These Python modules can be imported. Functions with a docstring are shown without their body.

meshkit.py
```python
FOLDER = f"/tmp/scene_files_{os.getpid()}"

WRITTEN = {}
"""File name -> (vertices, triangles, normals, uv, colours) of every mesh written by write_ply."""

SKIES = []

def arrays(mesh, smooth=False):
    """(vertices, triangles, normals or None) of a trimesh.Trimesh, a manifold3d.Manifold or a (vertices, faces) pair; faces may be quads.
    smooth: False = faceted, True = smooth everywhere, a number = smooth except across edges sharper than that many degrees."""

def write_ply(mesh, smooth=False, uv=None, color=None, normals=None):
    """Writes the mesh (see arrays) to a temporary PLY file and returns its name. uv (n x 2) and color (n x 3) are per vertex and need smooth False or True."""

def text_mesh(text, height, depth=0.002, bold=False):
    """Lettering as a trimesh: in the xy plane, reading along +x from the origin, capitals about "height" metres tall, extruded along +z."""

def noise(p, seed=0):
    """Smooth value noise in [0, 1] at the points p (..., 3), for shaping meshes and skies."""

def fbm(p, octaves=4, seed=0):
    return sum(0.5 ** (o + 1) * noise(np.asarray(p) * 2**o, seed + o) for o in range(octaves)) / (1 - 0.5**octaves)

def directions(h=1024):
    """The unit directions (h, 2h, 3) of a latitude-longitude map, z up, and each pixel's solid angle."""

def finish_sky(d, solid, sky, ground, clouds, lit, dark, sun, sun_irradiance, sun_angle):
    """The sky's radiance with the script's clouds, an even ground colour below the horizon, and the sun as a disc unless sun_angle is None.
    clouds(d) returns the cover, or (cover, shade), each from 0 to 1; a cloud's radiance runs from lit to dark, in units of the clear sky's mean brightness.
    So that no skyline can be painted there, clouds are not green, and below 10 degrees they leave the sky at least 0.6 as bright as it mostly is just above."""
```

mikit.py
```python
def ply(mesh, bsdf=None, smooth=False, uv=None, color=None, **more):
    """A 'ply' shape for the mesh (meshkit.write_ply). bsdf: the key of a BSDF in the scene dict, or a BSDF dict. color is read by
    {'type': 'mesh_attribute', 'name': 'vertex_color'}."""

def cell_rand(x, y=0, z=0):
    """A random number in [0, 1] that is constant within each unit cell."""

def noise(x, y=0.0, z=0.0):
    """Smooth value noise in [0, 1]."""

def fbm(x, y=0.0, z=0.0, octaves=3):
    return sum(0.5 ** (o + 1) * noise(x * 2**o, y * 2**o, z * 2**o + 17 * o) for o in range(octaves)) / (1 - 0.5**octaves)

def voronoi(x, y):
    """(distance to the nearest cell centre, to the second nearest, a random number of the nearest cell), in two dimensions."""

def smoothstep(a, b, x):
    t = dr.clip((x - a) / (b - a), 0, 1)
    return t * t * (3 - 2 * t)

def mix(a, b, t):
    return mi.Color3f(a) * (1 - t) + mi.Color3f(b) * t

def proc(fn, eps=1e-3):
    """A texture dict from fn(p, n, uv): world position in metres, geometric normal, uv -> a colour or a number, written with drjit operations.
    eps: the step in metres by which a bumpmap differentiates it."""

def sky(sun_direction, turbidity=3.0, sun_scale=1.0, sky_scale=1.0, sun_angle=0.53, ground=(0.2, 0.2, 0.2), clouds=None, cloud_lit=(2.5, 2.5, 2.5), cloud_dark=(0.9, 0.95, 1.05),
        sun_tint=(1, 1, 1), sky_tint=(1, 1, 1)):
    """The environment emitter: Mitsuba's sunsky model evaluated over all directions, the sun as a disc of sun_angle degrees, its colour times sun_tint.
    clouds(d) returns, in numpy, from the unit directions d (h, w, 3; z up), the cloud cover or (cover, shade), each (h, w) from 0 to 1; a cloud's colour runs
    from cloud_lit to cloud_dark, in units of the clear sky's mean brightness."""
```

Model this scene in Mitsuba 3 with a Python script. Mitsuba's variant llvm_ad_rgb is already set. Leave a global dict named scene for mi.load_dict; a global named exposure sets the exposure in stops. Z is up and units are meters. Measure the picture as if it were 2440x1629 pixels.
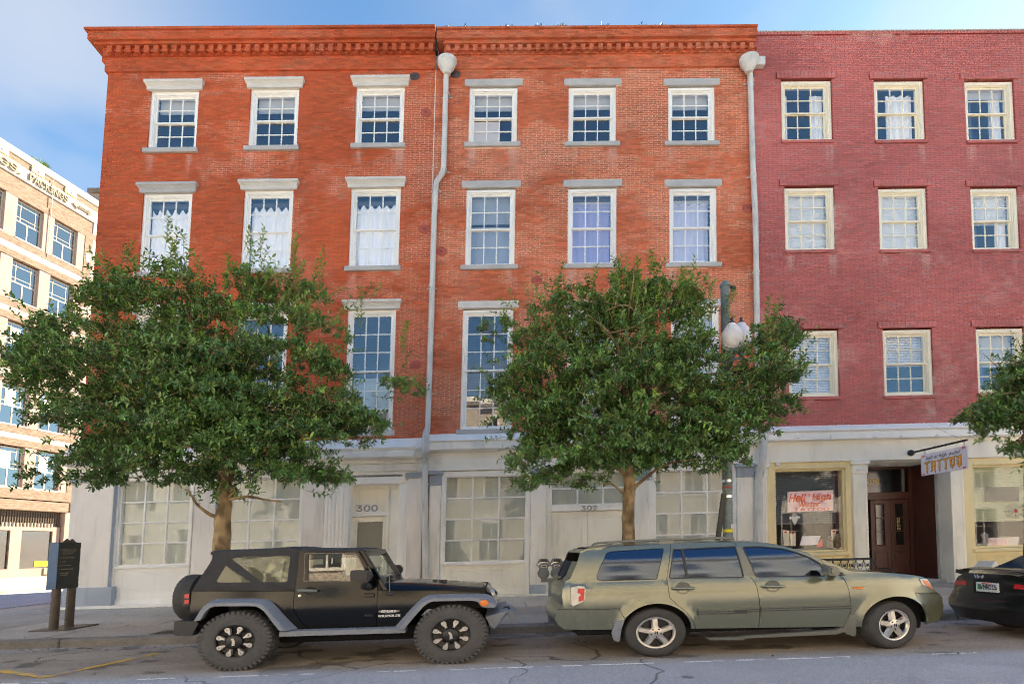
import math, random
import numpy as np
import trimesh, shapely
from shapely.geometry import Polygon, box as sbox, LineString
import drjit as dr
import mitsuba as mi
import mikit, meshkit
from mikit import noise, fbm, cell_rand, smoothstep, mix, proc

# ------------------------------------------------------------------ camera, sky, exposure
# Photograph pixels (2440 x 1629) are used as a measuring tape: at(px, py, Y) is the point of the plane y = Y seen there.
# The street climbs slightly to the right: every mesh is sheared by z += K * x when it is written.
K, F0, CX, CY = 0.0441, 1240.0, 1220.0, 1221.5
EYE = np.array([0.0, -16.5, 1.502])
PITCH, ROLL, YAW = 0.0682, 0.0167, 0.0170
fw = np.array([math.sin(YAW) * math.cos(PITCH), math.cos(YAW) * math.cos(PITCH), math.sin(PITCH)])
r0 = np.array([math.cos(YAW), -math.sin(YAW), 0.0])
u0 = np.cross(r0, fw)
RT = math.cos(ROLL) * r0 + math.sin(ROLL) * u0
UP = -math.sin(ROLL) * r0 + math.cos(ROLL) * u0
T4 = mi.ScalarTransform4f
scene, labels = {}, {}
scene['camera'] = {'type': 'perspective', 'fov': math.degrees(2 * math.atan(1220.0 / F0)), 'fov_axis': 'x', 'near_clip': 0.05, 'far_clip': 2000.0,
                   'principal_point_offset_y': -0.2499, 'to_world': T4().look_at(origin=EYE.tolist(), target=(EYE + fw).tolist(), up=UP.tolist())}

def ray(px, py):
    return (px - CX) / F0 * RT - (py - CY) / F0 * UP + fw

def cloud_cover(d):
    p = d / np.maximum(d[..., 2:], 0.08) * 0.9
    q = np.stack([p[..., 0] * 1.1, p[..., 1] * 1.1, p[..., 0] * 0 + 3.7], -1)
    f = meshkit.fbm(q + 0.35 * meshkit.fbm(q * 2.1 + 9, 3, 5)[..., None], 6, 11)
    c = np.clip((f - 0.50) / 0.22, 0, 1)
    c = c * c * (3 - 2 * c) * 0.40
    wisp = meshkit.fbm(np.stack([p[..., 0] * 2.2, p[..., 1] * 2.2, p[..., 0] * 0 + 8.1], -1), 6, 17)
    for px, py, w, a in ((90, 45, 0.13, .62), (1330, 25, 0.10, .45), (1950, 30, 0.16, .55), (2390, 50, 0.07, .5)):   # banks of cloud seen above the roofs
        q = ray(px, py); q = q / np.linalg.norm(q)
        c = np.maximum(c, a * np.exp(-np.arccos(np.clip(d @ q, -1, 1)) ** 2 / (2 * w * w)) * np.clip((wisp - 0.33) / 0.22, 0, 1))
    return c, np.clip(meshkit.fbm(q * 1.7 + 4, 4, 3) - 0.25, 0, 0.6)

SUN = np.array([0.62, 0.48, 0.60])
scene['daylight'] = mikit.sky(SUN.tolist(), turbidity=2.3, sun_scale=1.0, sky_scale=0.53, sun_angle=0.6, ground=(0.2, 0.2, 0.2), clouds=cloud_cover, cloud_lit=(1.75, 1.8, 1.85), cloud_dark=(1.0, 1.05, 1.15), sky_tint=(0.90, 1.07, 1.08),
                              sun_tint=(0.98, 1.0, 1.02))
exposure = 3.8

# ------------------------------------------------------------------ measuring and mesh helpers
def at(px, py, Y=0.0):
    d = ray(px, py); t = (Y - EYE[1]) / d[1]
    return np.array([t * d[0], EYE[2] + t * d[2] - K * t * d[0]])

def atx(px, py, X):
    d = ray(px, py); t = X / d[0]
    return np.array([EYE[1] + t * d[1], EYE[2] + t * d[2] - K * X])

def atz(px, py, z=0.0):
    d = ray(px, py); t = (z - EYE[2]) / (d[2] - K * d[0])
    return np.array([t * d[0], EYE[1] + t * d[1]])

def ax(px, py, Y=0.0): return float(at(px, py, Y)[0])
def az(px, py, Y=0.0): return float(at(px, py, Y)[1])
def path(pts, Y=0.0): return [tuple(at(x, y, Y)) for x, y in pts]

SHEAR = np.eye(4); SHEAR[2, 0] = K

class M:
    """A growing mesh."""
    def __init__(s): s.v, s.f, s.n = [], [], 0
    def add(s, v, f):
        v = np.asarray(v, float); f = np.asarray(f, int)
        if f.shape[1] == 4: f = np.vstack([f[:, [0, 1, 2]], f[:, [0, 2, 3]]])
        s.v.append(v); s.f.append(f + s.n); s.n += len(v); return s
    def tm(s, t, m=None):
        v = np.asarray(t.vertices)
        if m is not None: v = v @ np.asarray(m)[:3, :3].T + np.asarray(m)[:3, 3]
        f = np.asarray(t.faces)
        if m is not None and np.linalg.det(np.asarray(m)[:3, :3]) < 0: f = f[:, ::-1]
        return s.add(v, f)
    def box(s, x0, x1, y0, y1, z0, z1, c=0.0):
        x0, x1 = min(x0, x1), max(x0, x1); y0, y1 = min(y0, y1), max(y0, y1); z0, z1 = min(z0, z1), max(z0, z1)
        if c <= 0:
            v = [[x, y, z] for x in (x0, x1) for y in (y0, y1) for z in (z0, z1)]
            return s.add(v, [[0, 1, 3, 2], [4, 6, 7, 5], [0, 4, 5, 1], [2, 3, 7, 6], [0, 2, 6, 4], [1, 5, 7, 3]])
        c = min(c, (x1 - x0) * .45, (y1 - y0) * .45, (z1 - z0) * .45)
        p = []
        for X, a in ((x0, 1), (x1, -1)):
            for Y, b in ((y0, 1), (y1, -1)):
                for Z, d in ((z0, 1), (z1, -1)):
                    p += [[X, Y + b * c, Z + d * c], [X + a * c, Y, Z + d * c], [X + a * c, Y + b * c, Z]]
        return s.hull(p)
    def hull(s, p):
        h = trimesh.convex.convex_hull(np.asarray(p, float)); return s.tm(h)
    def obox(s, c, ex, ey, ez, hx, hy, hz, ch=0.0):
        """Oriented box: centre, unit axes, half sizes."""
        t = M().box(-hx, hx, -hy, hy, -hz, hz, ch); v, f = t.arr()
        return s.add(np.asarray(c, float) + v[:, :1] * np.asarray(ex, float) + v[:, 1:2] * np.asarray(ey, float) + v[:, 2:] * np.asarray(ez, float), f)
    def prism(s, poly, y0, y1):
        """Polygon in (x, z), extruded from y0 to y1."""
        for g in getattr(poly, 'geoms', [poly]):
            if g.is_empty or g.area < 1e-9: continue
            t = trimesh.creation.extrude_polygon(g, abs(y1 - y0), engine='earcut')
            v = np.asarray(t.vertices); s.add(np.stack([v[:, 0], min(y0, y1) + v[:, 2], v[:, 1]], 1), np.asarray(t.faces)[:, ::-1])
        return s
    def prismx(s, poly, x0, x1):
        """Polygon in (y, z), extruded along x."""
        t = trimesh.creation.extrude_polygon(poly, abs(x1 - x0), engine='earcut'); v = np.asarray(t.vertices)
        return s.add(np.stack([min(x0, x1) + v[:, 2], v[:, 0], v[:, 1]], 1), np.asarray(t.faces))
    def prismz(s, poly, z0, z1):
        t = trimesh.creation.extrude_polygon(poly, abs(z1 - z0), engine='earcut'); v = np.asarray(t.vertices)
        return s.add(np.stack([v[:, 0], v[:, 1], min(z0, z1) + v[:, 2]], 1), np.asarray(t.faces))
    def tube(s, pts, r, sides=8, cap=True):
        p = np.asarray(pts, float); n = len(p); r = np.broadcast_to(np.asarray(r, float), (n,))
        t = np.gradient(p, axis=0); t /= np.linalg.norm(t, axis=1, keepdims=True) + 1e-12
        a = np.cross(t[0], [0.3, 0.2, 0.9]); a /= np.linalg.norm(a); A = []
        for k in range(n):
            a = a - t[k] * (a @ t[k]); a /= np.linalg.norm(a) + 1e-12; A.append(a)
        A = np.array(A); B = np.cross(t, A); g = np.arange(sides) * 2 * np.pi / sides
        v = p[:, None] + r[:, None, None] * (np.cos(g)[None, :, None] * A[:, None] + np.sin(g)[None, :, None] * B[:, None])
        i, j = np.meshgrid(np.arange(n - 1), np.arange(sides), indexing='ij')
        q = np.stack([i * sides + j, i * sides + (j + 1) % sides, (i + 1) * sides + (j + 1) % sides, (i + 1) * sides + j], -1).reshape(-1, 4)
        v = v.reshape(-1, 3); f = np.vstack([q[:, [0, 1, 2]], q[:, [0, 2, 3]]])
        if cap:
            k = len(v); v = np.vstack([v, p[:1], p[-1:]]); j = np.arange(sides); jn = (j + 1) % sides; o = (n - 1) * sides
            f = np.vstack([f, np.stack([jn, j, 0 * j + k], 1), np.stack([o + j, o + jn, 0 * j + k + 1], 1)])
        return s.add(v, f)
    def lathe(s, prof, c=(0, 0, 0), axis='z', n=24, sx=1.0):
        """prof: (radius, height) list, closed by its own ends; axis z or y (then height runs along y); sx stretches x."""
        p = np.asarray(prof, float); g = np.arange(n) * 2 * np.pi / n
        R, H = p[:, 0][:, None], p[:, 1][:, None] + 0 * g[None]
        X, Q = R * np.cos(g)[None] * sx, R * np.sin(g)[None]
        v = np.stack([X, Q, H], -1) if axis == 'z' else (np.stack([X, H, Q], -1) if axis == 'y' else np.stack([H, X, Q], -1))
        i, j = np.meshgrid(np.arange(len(p) - 1), np.arange(n), indexing='ij')
        q = np.stack([i * n + j, i * n + (j + 1) % n, (i + 1) * n + (j + 1) % n, (i + 1) * n + j], -1).reshape(-1, 4)
        if axis == 'y': q = q[:, ::-1]
        return s.add(v.reshape(-1, 3) + np.asarray(c, float), q)
    def quad(s, a, b, c, d): return s.add([a, b, c, d], [[0, 1, 2, 3]])
    def strip(s, A, B):
        """Ruled surface between two equally long polylines."""
        A, B = np.asarray(A, float), np.asarray(B, float); n = len(A); i = np.arange(n - 1)
        return s.add(np.vstack([A, B]), np.stack([i, i + 1, n + i + 1, n + i], 1))
    def arr(s): return np.vstack(s.v), np.vstack(s.f)

COUNT = {}
def key(base):
    n = COUNT.get(base, 0); COUNT[base] = n + 1
    return base if n == 0 else f'{base}_{n:03d}'

def put(k, m, bsdf, smooth=False, color=None):
    """Writes a mesh as the entry k (a free key)."""
    v, f = m.arr() if isinstance(m, M) else m
    v = v.copy(); v[:, 2] += K * v[:, 0]
    if smooth is not False and color is None:
        t = trimesh.Trimesh(v, f, process=False); t.merge_vertices(); v, f = np.array(t.vertices), np.array(t.faces)
    scene[k] = mikit.ply((v, f), bsdf, smooth=smooth, color=color)
    return k

def part(parent, name, m, bsdf, smooth=False, label=None, kind=None):
    k = key(f'{parent}__{name}'); put(k, m, bsdf, smooth)
    if label or kind: labels[k] = {a: b for a, b in (('label', label), ('kind', kind)) if b}
    return k

def thing(name, label, cat, group=None):
    k = key(name); labels[k] = {'label': label, 'category': cat}
    if group: labels[k]['group'] = group
    return k

def struct(name, m, bsdf, smooth=False):
    k = key(name); labels[k] = {'kind': 'structure'}
    if m is not None: put(k, m, bsdf, smooth)
    return k

def placed(k, proto, mat):
    scene[k] = {**proto, 'to_world': T4((SHEAR @ mat).tolist())}

def mat_box(x0, y0, z0, sx, sy, sz):
    m = np.eye(4); m[0, 0], m[1, 1], m[2, 2] = sx, sy, sz; m[:3, 3] = (x0, y0, z0); return m

def unit(mesh, bsdf, smooth=False):
    v, f = mesh.arr() if isinstance(mesh, M) else mesh
    return mikit.ply((v, f), bsdf, smooth=smooth)

def rounded(pts, r=0.02, k=4):
    """Polygon with its convex and concave corners rounded."""
    return Polygon(pts).buffer(-r, quad_segs=k).buffer(2 * r, quad_segs=k).buffer(-r, quad_segs=k)

def smooth_line(pts, n=24, closed=False):
    """Catmull-Rom through the points."""
    p = np.asarray(pts, float)
    q = np.vstack([p[-1:], p, p[:2]]) if closed else np.vstack([2 * p[0] - p[1], p, 2 * p[-1] - p[-2]])
    out = []
    m = len(q) - 3
    for i in range(m):
        a, b, c, d = q[i:i + 4]
        for t in np.linspace(0, 1, max(2, n // m), endpoint=False):
            out.append(0.5 * (2 * b + (c - a) * t + (2 * a - 5 * b + 4 * c - d) * t * t + (3 * b - a - 3 * c + d) * t ** 3))
    if not closed: out.append(p[-1])
    return np.array(out)

def resample(p, n):
    p = np.asarray(p, float); d = np.r_[0, np.cumsum(np.linalg.norm(np.diff(p, axis=0), axis=1))]
    t = np.linspace(0, d[-1], n); return np.stack([np.interp(t, d, p[:, k]) for k in range(p.shape[1])], 1)

def sheet(poly, fy, cell=0.09, rim=0.025, axis='y'):
    """A polygon in (x, z) cut into cells and bent to y = fy(x, z), with its edges turned inwards by rim. axis 'x': polygon in (y, z), x = fy(y, z)."""
    m = M()
    sgn = -1.0 if axis == 'y' else 1.0
    for g in getattr(poly, 'geoms', [poly]):
        if g.is_empty or g.geom_type != 'Polygon': continue
        x0, z0, x1, z1 = g.bounds
        nx, nz = max(1, int((x1 - x0) / cell)), max(1, int((z1 - z0) / cell))
        V, Fc = [], []
        pg = shapely.prepared.prep(g)
        for i in range(nx):
            for j in range(nz):
                c = sbox(x0 + (x1 - x0) * i / nx, z0 + (z1 - z0) * j / nz, x0 + (x1 - x0) * (i + 1) / nx, z0 + (z1 - z0) * (j + 1) / nz)
                if not pg.intersects(c): continue
                for h in ([c] if pg.contains(c) else getattr(g.intersection(c), 'geoms', [g.intersection(c)])):
                    if h.geom_type != 'Polygon' or h.area < 1e-8: continue
                    vv, ff = trimesh.creation.triangulate_polygon(h, engine='earcut')
                    Fc.append(np.asarray(ff) + sum(map(len, V))); V.append(np.asarray(vv))
        if not V: continue
        V, Fc = np.vstack(V), np.vstack(Fc)
        y = fy(V[:, 0], V[:, 1])
        a = V[Fc[:, 1]] - V[Fc[:, 0]]; b = V[Fc[:, 2]] - V[Fc[:, 0]]
        ccw = a[:, 0] * b[:, 1] - a[:, 1] * b[:, 0] > 0
        Fc = np.where(ccw[:, None], Fc, Fc[:, ::-1])
        P3 = np.stack([V[:, 0], y, V[:, 1]], 1) if axis == 'y' else np.stack([y, V[:, 0], V[:, 1]], 1)
        m.add(P3, Fc if axis == 'y' else Fc[:, ::-1])
        if rim:
            for ring in [g.exterior, *g.interiors]:
                R = np.asarray(ring.segmentize(cell).coords); yy = fy(R[:, 0], R[:, 1])
                if axis == 'y': m.strip(np.stack([R[:, 0], yy, R[:, 1]], 1), np.stack([R[:, 0], yy + rim, R[:, 1]], 1))
                else: m.strip(np.stack([yy, R[:, 0], R[:, 1]], 1), np.stack([yy + rim, R[:, 0], R[:, 1]], 1))
    return m

def mirrored(m, yc):
    v, f = m.arr(); v = v.copy(); v[:, 1] = 2 * yc - v[:, 1]; o = M(); o.add(v, f[:, ::-1]); return o
# ------------------------------------------------------------------ materials
def rgb(*c): return {'type': 'rgb', 'value': list(c)}
def mat(k, b): scene[k] = b; return k
def pr(k, col, rough=0.6, metallic=0.0, two=True, **more):
    b = {'type': 'principled', 'base_color': col if isinstance(col, dict) else rgb(*col), 'roughness': rough, 'metallic': metallic, **more}
    return mat(k, {'type': 'twosided', 'bsdf': b} if two else b)
def bump(k, col, h, scale=1.0, rough=0.8, eps=2e-3, spec=0.3):
    return mat(k, {'type': 'twosided', 'bsdf': {'type': 'bumpmap', 'texture': proc(h, eps), 'scale': scale,
               'bsdf': {'type': 'principled', 'base_color': col, 'roughness': rough, 'specular': spec}}})

COURSE, PITCHX = 0.0655, 0.300
def bidx(p):
    zz = p.z - K * p.x
    c = dr.floor(zz / COURSE)
    b = dr.floor((p.x + 0.5 * PITCHX * (c - 2 * dr.floor(c / 2))) / PITCHX)
    return zz, c, b

STAINS = []   # (x, z, half width, length): lime runs below sills
def brick_col(base, var, dusty):
    base = [float(q) for q in base]
    def fn(p, n, uv):
        zz, c, b = bidx(p)
        r1, r2 = cell_rand(c, b, 3), cell_rand(c, b, 7)
        big = fbm(p.x * 0.35, zz * 0.45, 2.0, octaves=4)
        tone = 0.80 + var * (r1 - 0.5) + 0.55 * (big - 0.30) + 0.22 * (fbm(p.x * 6, zz * 20, p.y, octaves=3) - 0.5)
        col = mi.Color3f(*base) * tone
        col = mix(col, mi.Color3f(base[0] * 0.85, base[1] * 1.5, base[2] * 1.6) * tone, smoothstep(0.80, 0.98, r2) * 0.5)
        d = dusty * smoothstep(0.52, 0.72, fbm(p.x * 0.8 + 31, zz * 1.1, 5.0, octaves=4))
        for sx, sz, hw, ln in STAINS:
            inx = smoothstep(1.0, 0.3, dr.abs(p.x - sx) / hw)
            inz = smoothstep(0.0, 0.05, sz - zz) * smoothstep(1.0, 0.1, (sz - zz) / ln)
            d = d + 0.42 * inx * inz * smoothstep(0.42, 0.75, fbm(p.x * 5, zz * 1.3, 8.0, octaves=3) + 0.1)
        return mix(col, mi.Color3f(0.62, 0.44, 0.38), dr.clip(d, 0, 0.5))
    return fn

def mortar_col(base, pale, lo, xa, xb, za, zb):
    base = np.array(base)
    def fn(p, n, uv):
        zz = p.z - K * p.x
        amt = smoothstep(xa, xb, p.x) * 0.6 + smoothstep(za, zb, zz) * 0.5
        f = fbm(p.x * 0.55 + 3, zz * 0.8, 7.0, octaves=4) + 0.35 * (fbm(p.x * 4.0, zz * 7.0, 1.0, octaves=2) - 0.5)
        w = smoothstep(lo - 0.06, lo + 0.22, f + 0.30 * amt)
        return mix(mi.Color3f(*(base * 0.86).tolist()), mi.Color3f(*pale), w * 0.85)
    return fn

RED_A, RED_B, RED_C = (0.50, 0.108, 0.046), (0.54, 0.145, 0.072), (0.50, 0.152, 0.138)

def plaster(base, dirt=0.25, sc=1.0):
    base = np.array(base)
    def fn(p, n, uv):
        zz = p.z - K * p.x
        a = fbm(p.x * 1.3 * sc, p.y * 1.3 * sc, zz * 0.7 * sc, octaves=4)
        s = fbm(p.x * 9 * sc, p.y * 9 * sc, zz * 0.8 * sc, octaves=3)
        low = smoothstep(0.9, 0.0, zz) * fbm(p.x * 3, zz * 2, 4.0, octaves=3)
        t = 1.0 - dirt * (0.55 * smoothstep(0.40, 0.75, a) + 0.35 * smoothstep(0.5, 0.8, s) + 0.35 * low)
        return mi.Color3f(*base.tolist()) * t
    return proc(fn)

def speck(base, var, f1, f2=40.0):
    base = np.array(base)
    def fn(p, n, uv):
        a = fbm(p.x * f1, p.y * f1, p.z * f1, octaves=4); b = noise(p.x * f2, p.y * f2, p.z * f2)
        return mi.Color3f(*base.tolist()) * (1 + var * (a - 0.5) + 0.5 * var * (b - 0.5))
    return proc(fn)

def asphalt(p, n, uv):
    a = fbm(p.x * 0.7, p.y * 0.9, 0.0, octaves=4)
    g = noise(p.x * 70, p.y * 70, 0.0); g2 = noise(p.x * 170, p.y * 170, 3.0)
    st = fbm(p.x * 0.5, p.y * 4.0, 1.0, octaves=4)
    base = mix(mi.Color3f(0.31, 0.315, 0.34), mi.Color3f(0.39, 0.395, 0.42), a)
    lane = smoothstep(-9.35, -8.75, p.y + 0.5 * (a - 0.5)) * smoothstep(-5.0, -7.2, p.y)
    base = mix(base, mi.Color3f(0.27, 0.225, 0.175) * (0.75 + 0.6 * st), lane * 0.85)
    wx, wy = p.x * 0.45 + 0.5 * fbm(p.x * 1.2, p.y * 1.2, 3.0, octaves=3), p.y * 0.6 + 0.5 * fbm(p.x * 1.2, p.y * 1.2, 9.0, octaves=3)
    v1, v2, v3 = mikit.voronoi(wx, wy)
    crack = smoothstep(0.022, 0.006, v2 - v1) * smoothstep(0.35, 0.6, fbm(p.x * 0.6, p.y * 0.6, 21.0, octaves=2))
    base = base * (1 - 0.55 * crack) * (0.93 + 0.14 * v3)
    oil = smoothstep(0.60, 0.74, fbm(p.x * 1.6 + 7, p.y * 2.4, 5.0, octaves=3)) * lane
    return base * (0.72 + 0.38 * g + 0.22 * g2) * (1 - 0.5 * oil)

def concrete(p, n, uv):
    c = cell_rand(dr.floor(p.x / 1.85), dr.floor(p.y / 1.55), 2.0)
    v1, v2, v3 = mikit.voronoi(p.x * 0.5 + 0.4 * fbm(p.x * 1.5, p.y * 1.5, 3.0, octaves=3), p.y * 0.5 + 0.4 * fbm(p.x * 1.5, p.y * 1.5, 8.0, octaves=3))
    crack = smoothstep(0.016, 0.004, v2 - v1)
    a = fbm(p.x * 0.9, p.y * 0.9, 2.0, octaves=5) - 0.5 * crack; g = noise(p.x * 45, p.y * 45, 1.0)
    return mix(mi.Color3f(0.33, 0.295, 0.25), mi.Color3f(0.46, 0.43, 0.385), a) * (0.78 + 0.3 * c) * (0.86 + 0.28 * g)

mat('brick_red', {'type': 'twosided', 'bsdf': {'type': 'principled', 'base_color': proc(brick_col(RED_A, 0.28, 0.06)), 'roughness': 0.85, 'specular': 0.2}})
mat('brick_orange', {'type': 'twosided', 'bsdf': {'type': 'principled', 'base_color': proc(brick_col(RED_B, 0.34, 0.08)), 'roughness': 0.85, 'specular': 0.2}})
mat('brick_maroon', {'type': 'twosided', 'bsdf': {'type': 'principled', 'base_color': proc(brick_col(RED_C, 0.20, 0.06)), 'roughness': 0.75, 'specular': 0.3}})
mat('mortar_red', {'type': 'twosided', 'bsdf': {'type': 'diffuse', 'reflectance': proc(mortar_col(RED_A, (0.74, 0.50, 0.38), 0.60, -6.5, -2.8, 9.0, 5.0))}})
mat('mortar_orange', {'type': 'twosided', 'bsdf': {'type': 'diffuse', 'reflectance': proc(mortar_col(RED_B, (0.84, 0.58, 0.43), 0.54, -1, 6, 10.0, 6.0))}})
mat('mortar_maroon', {'type': 'twosided', 'bsdf': {'type': 'diffuse', 'reflectance': proc(mortar_col((0.34, 0.088, 0.080), (0.66, 0.46, 0.40), 0.66, 9.2, 8.0, 9.0, 6.0))}})
pr('stone', speck((0.44, 0.43, 0.42), 0.35, 3.0), 0.85, specular=0.2)
pr('stone_pale', speck((0.58, 0.56, 0.52), 0.3, 3.0), 0.85, specular=0.2)
pr('white_paint', plaster((0.85, 0.84, 0.80), 0.16, 0.6), 0.55)
pr('cream_paint', plaster((0.85, 0.78, 0.61), 0.16, 0.6), 0.55)
pr('yellow_paint', plaster((0.80, 0.68, 0.38), 0.15, 2.0), 0.6)
pr('front_paint', plaster((0.84, 0.82, 0.75), 0.26), 0.7)
pr('pink_paint', plaster((0.80, 0.755, 0.70), 0.26), 0.75)
pr('grey_paint', plaster((0.34, 0.38, 0.42), 0.3), 0.7)
pr('slate_paint', plaster((0.40, 0.455, 0.53), 0.25), 0.7)
pr('cream_front', plaster((0.86, 0.83, 0.72), 0.22), 0.7)
pr('pipe_paint', plaster((0.60, 0.60, 0.57), 0.3, 3.0), 0.5)
pr('letter_grey', (0.28, 0.28, 0.27), 0.7)
mat('window_glass', {'type': 'thindielectric', 'int_ior': 1.95})
mat('shop_glass', {'type': 'thindielectric', 'int_ior': 1.42})
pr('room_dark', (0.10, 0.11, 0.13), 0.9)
pr('shade_cloth', (0.55, 0.55, 0.52), 0.9)
pr('frosted_back', plaster((0.52, 0.55, 0.49), 0.25), 0.9)
pr('curtain_white', (0.90, 0.90, 0.90), 0.9)
pr('curtain_lavender', (0.40, 0.42, 0.66), 0.9)
pr('curtain_pale', (0.60, 0.62, 0.76), 0.9)
pr('blind_white', (0.88, 0.88, 0.86), 0.6)
pr('board_beige', (0.62, 0.57, 0.52), 0.9)
pr('anchor_red', speck((0.36, 0.085, 0.06), 0.5, 6.0), 0.7)
pr('anchor_dark', speck((0.07, 0.05, 0.05), 0.5, 6.0), 0.6)
pr('door_brown', plaster((0.095, 0.034, 0.024), 0.3), 0.4)
pr('dark_wood', (0.035, 0.018, 0.014), 0.5)
pr('gold_paint', (0.60, 0.42, 0.12), 0.4)
pr('black_iron', speck((0.022, 0.024, 0.026), 0.5, 12.0), 0.5)
mat('asphalt', {'type': 'twosided', 'bsdf': {'type': 'bumpmap', 'texture': proc(lambda p, n, uv: noise(p.x * 60, p.y * 60, 0.0), 4e-3), 'scale': 0.006,
    'bsdf': {'type': 'principled', 'base_color': proc(asphalt), 'roughness': 0.85, 'specular': 0.3}}})
mat('concrete', {'type': 'twosided', 'bsdf': {'type': 'bumpmap', 'texture': proc(lambda p, n, uv: fbm(p.x * 14, p.y * 14, 1.0, octaves=3), 5e-3), 'scale': 0.008,
    'bsdf': {'type': 'principled', 'base_color': proc(concrete), 'roughness': 0.85, 'specular': 0.25}}})
pr('kerb_stone', speck((0.185, 0.17, 0.15), 0.8, 2.5, 30.0), 0.85)
def worn(col, under, thr):
    def fn(p, n, uv):
        f = fbm(p.x * 5, p.y * 9, 2.0, octaves=4)
        return mix(mi.Color3f(*under), mi.Color3f(*col), smoothstep(thr, thr + 0.12, f))
    return proc(fn)
pr('line_white', worn((0.78, 0.78, 0.77), (0.35, 0.355, 0.375), 0.42), 0.8)
pr('line_yellow', worn((0.62, 0.36, 0.06), (0.30, 0.265, 0.22), 0.38), 0.8)
def bark_col(p, n, uv):
    a = fbm(p.x * 7, p.y * 7, p.z * 3.2, octaves=4); b = noise(p.x * 3, p.y * 3, p.z * 9)
    return mix(mi.Color3f(0.12, 0.085, 0.05), mi.Color3f(0.34, 0.25, 0.14), smoothstep(0.3, 0.65, a)) * (0.75 + 0.5 * b)
bump('bark', proc(bark_col), lambda p, n, uv: fbm(p.x * 18, p.y * 18, p.z * 7, octaves=3), 0.03, 0.85)
mat('leaf', {'type': 'twosided', 'bsdf': {'type': 'principled', 'base_color': {'type': 'mesh_attribute', 'name': 'vertex_color'}, 'roughness': 0.42, 'specular': 0.5}})
pr('rubber', speck((0.050, 0.050, 0.050), 0.6, 5.0, 60.0), 0.75)
pr('rubber_dusty', speck((0.075, 0.076, 0.076), 0.5, 4.0, 50.0), 0.8)
def paint(k, col, a=0.04, ior=1.6): mat(k, {'type': 'twosided', 'bsdf': {'type': 'roughplastic', 'diffuse_reflectance': rgb(*col), 'alpha': a, 'int_ior': ior, 'nonlinear': True}})
paint('jeep_paint', (0.005, 0.006, 0.007), 0.02, 1.5)
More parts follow.
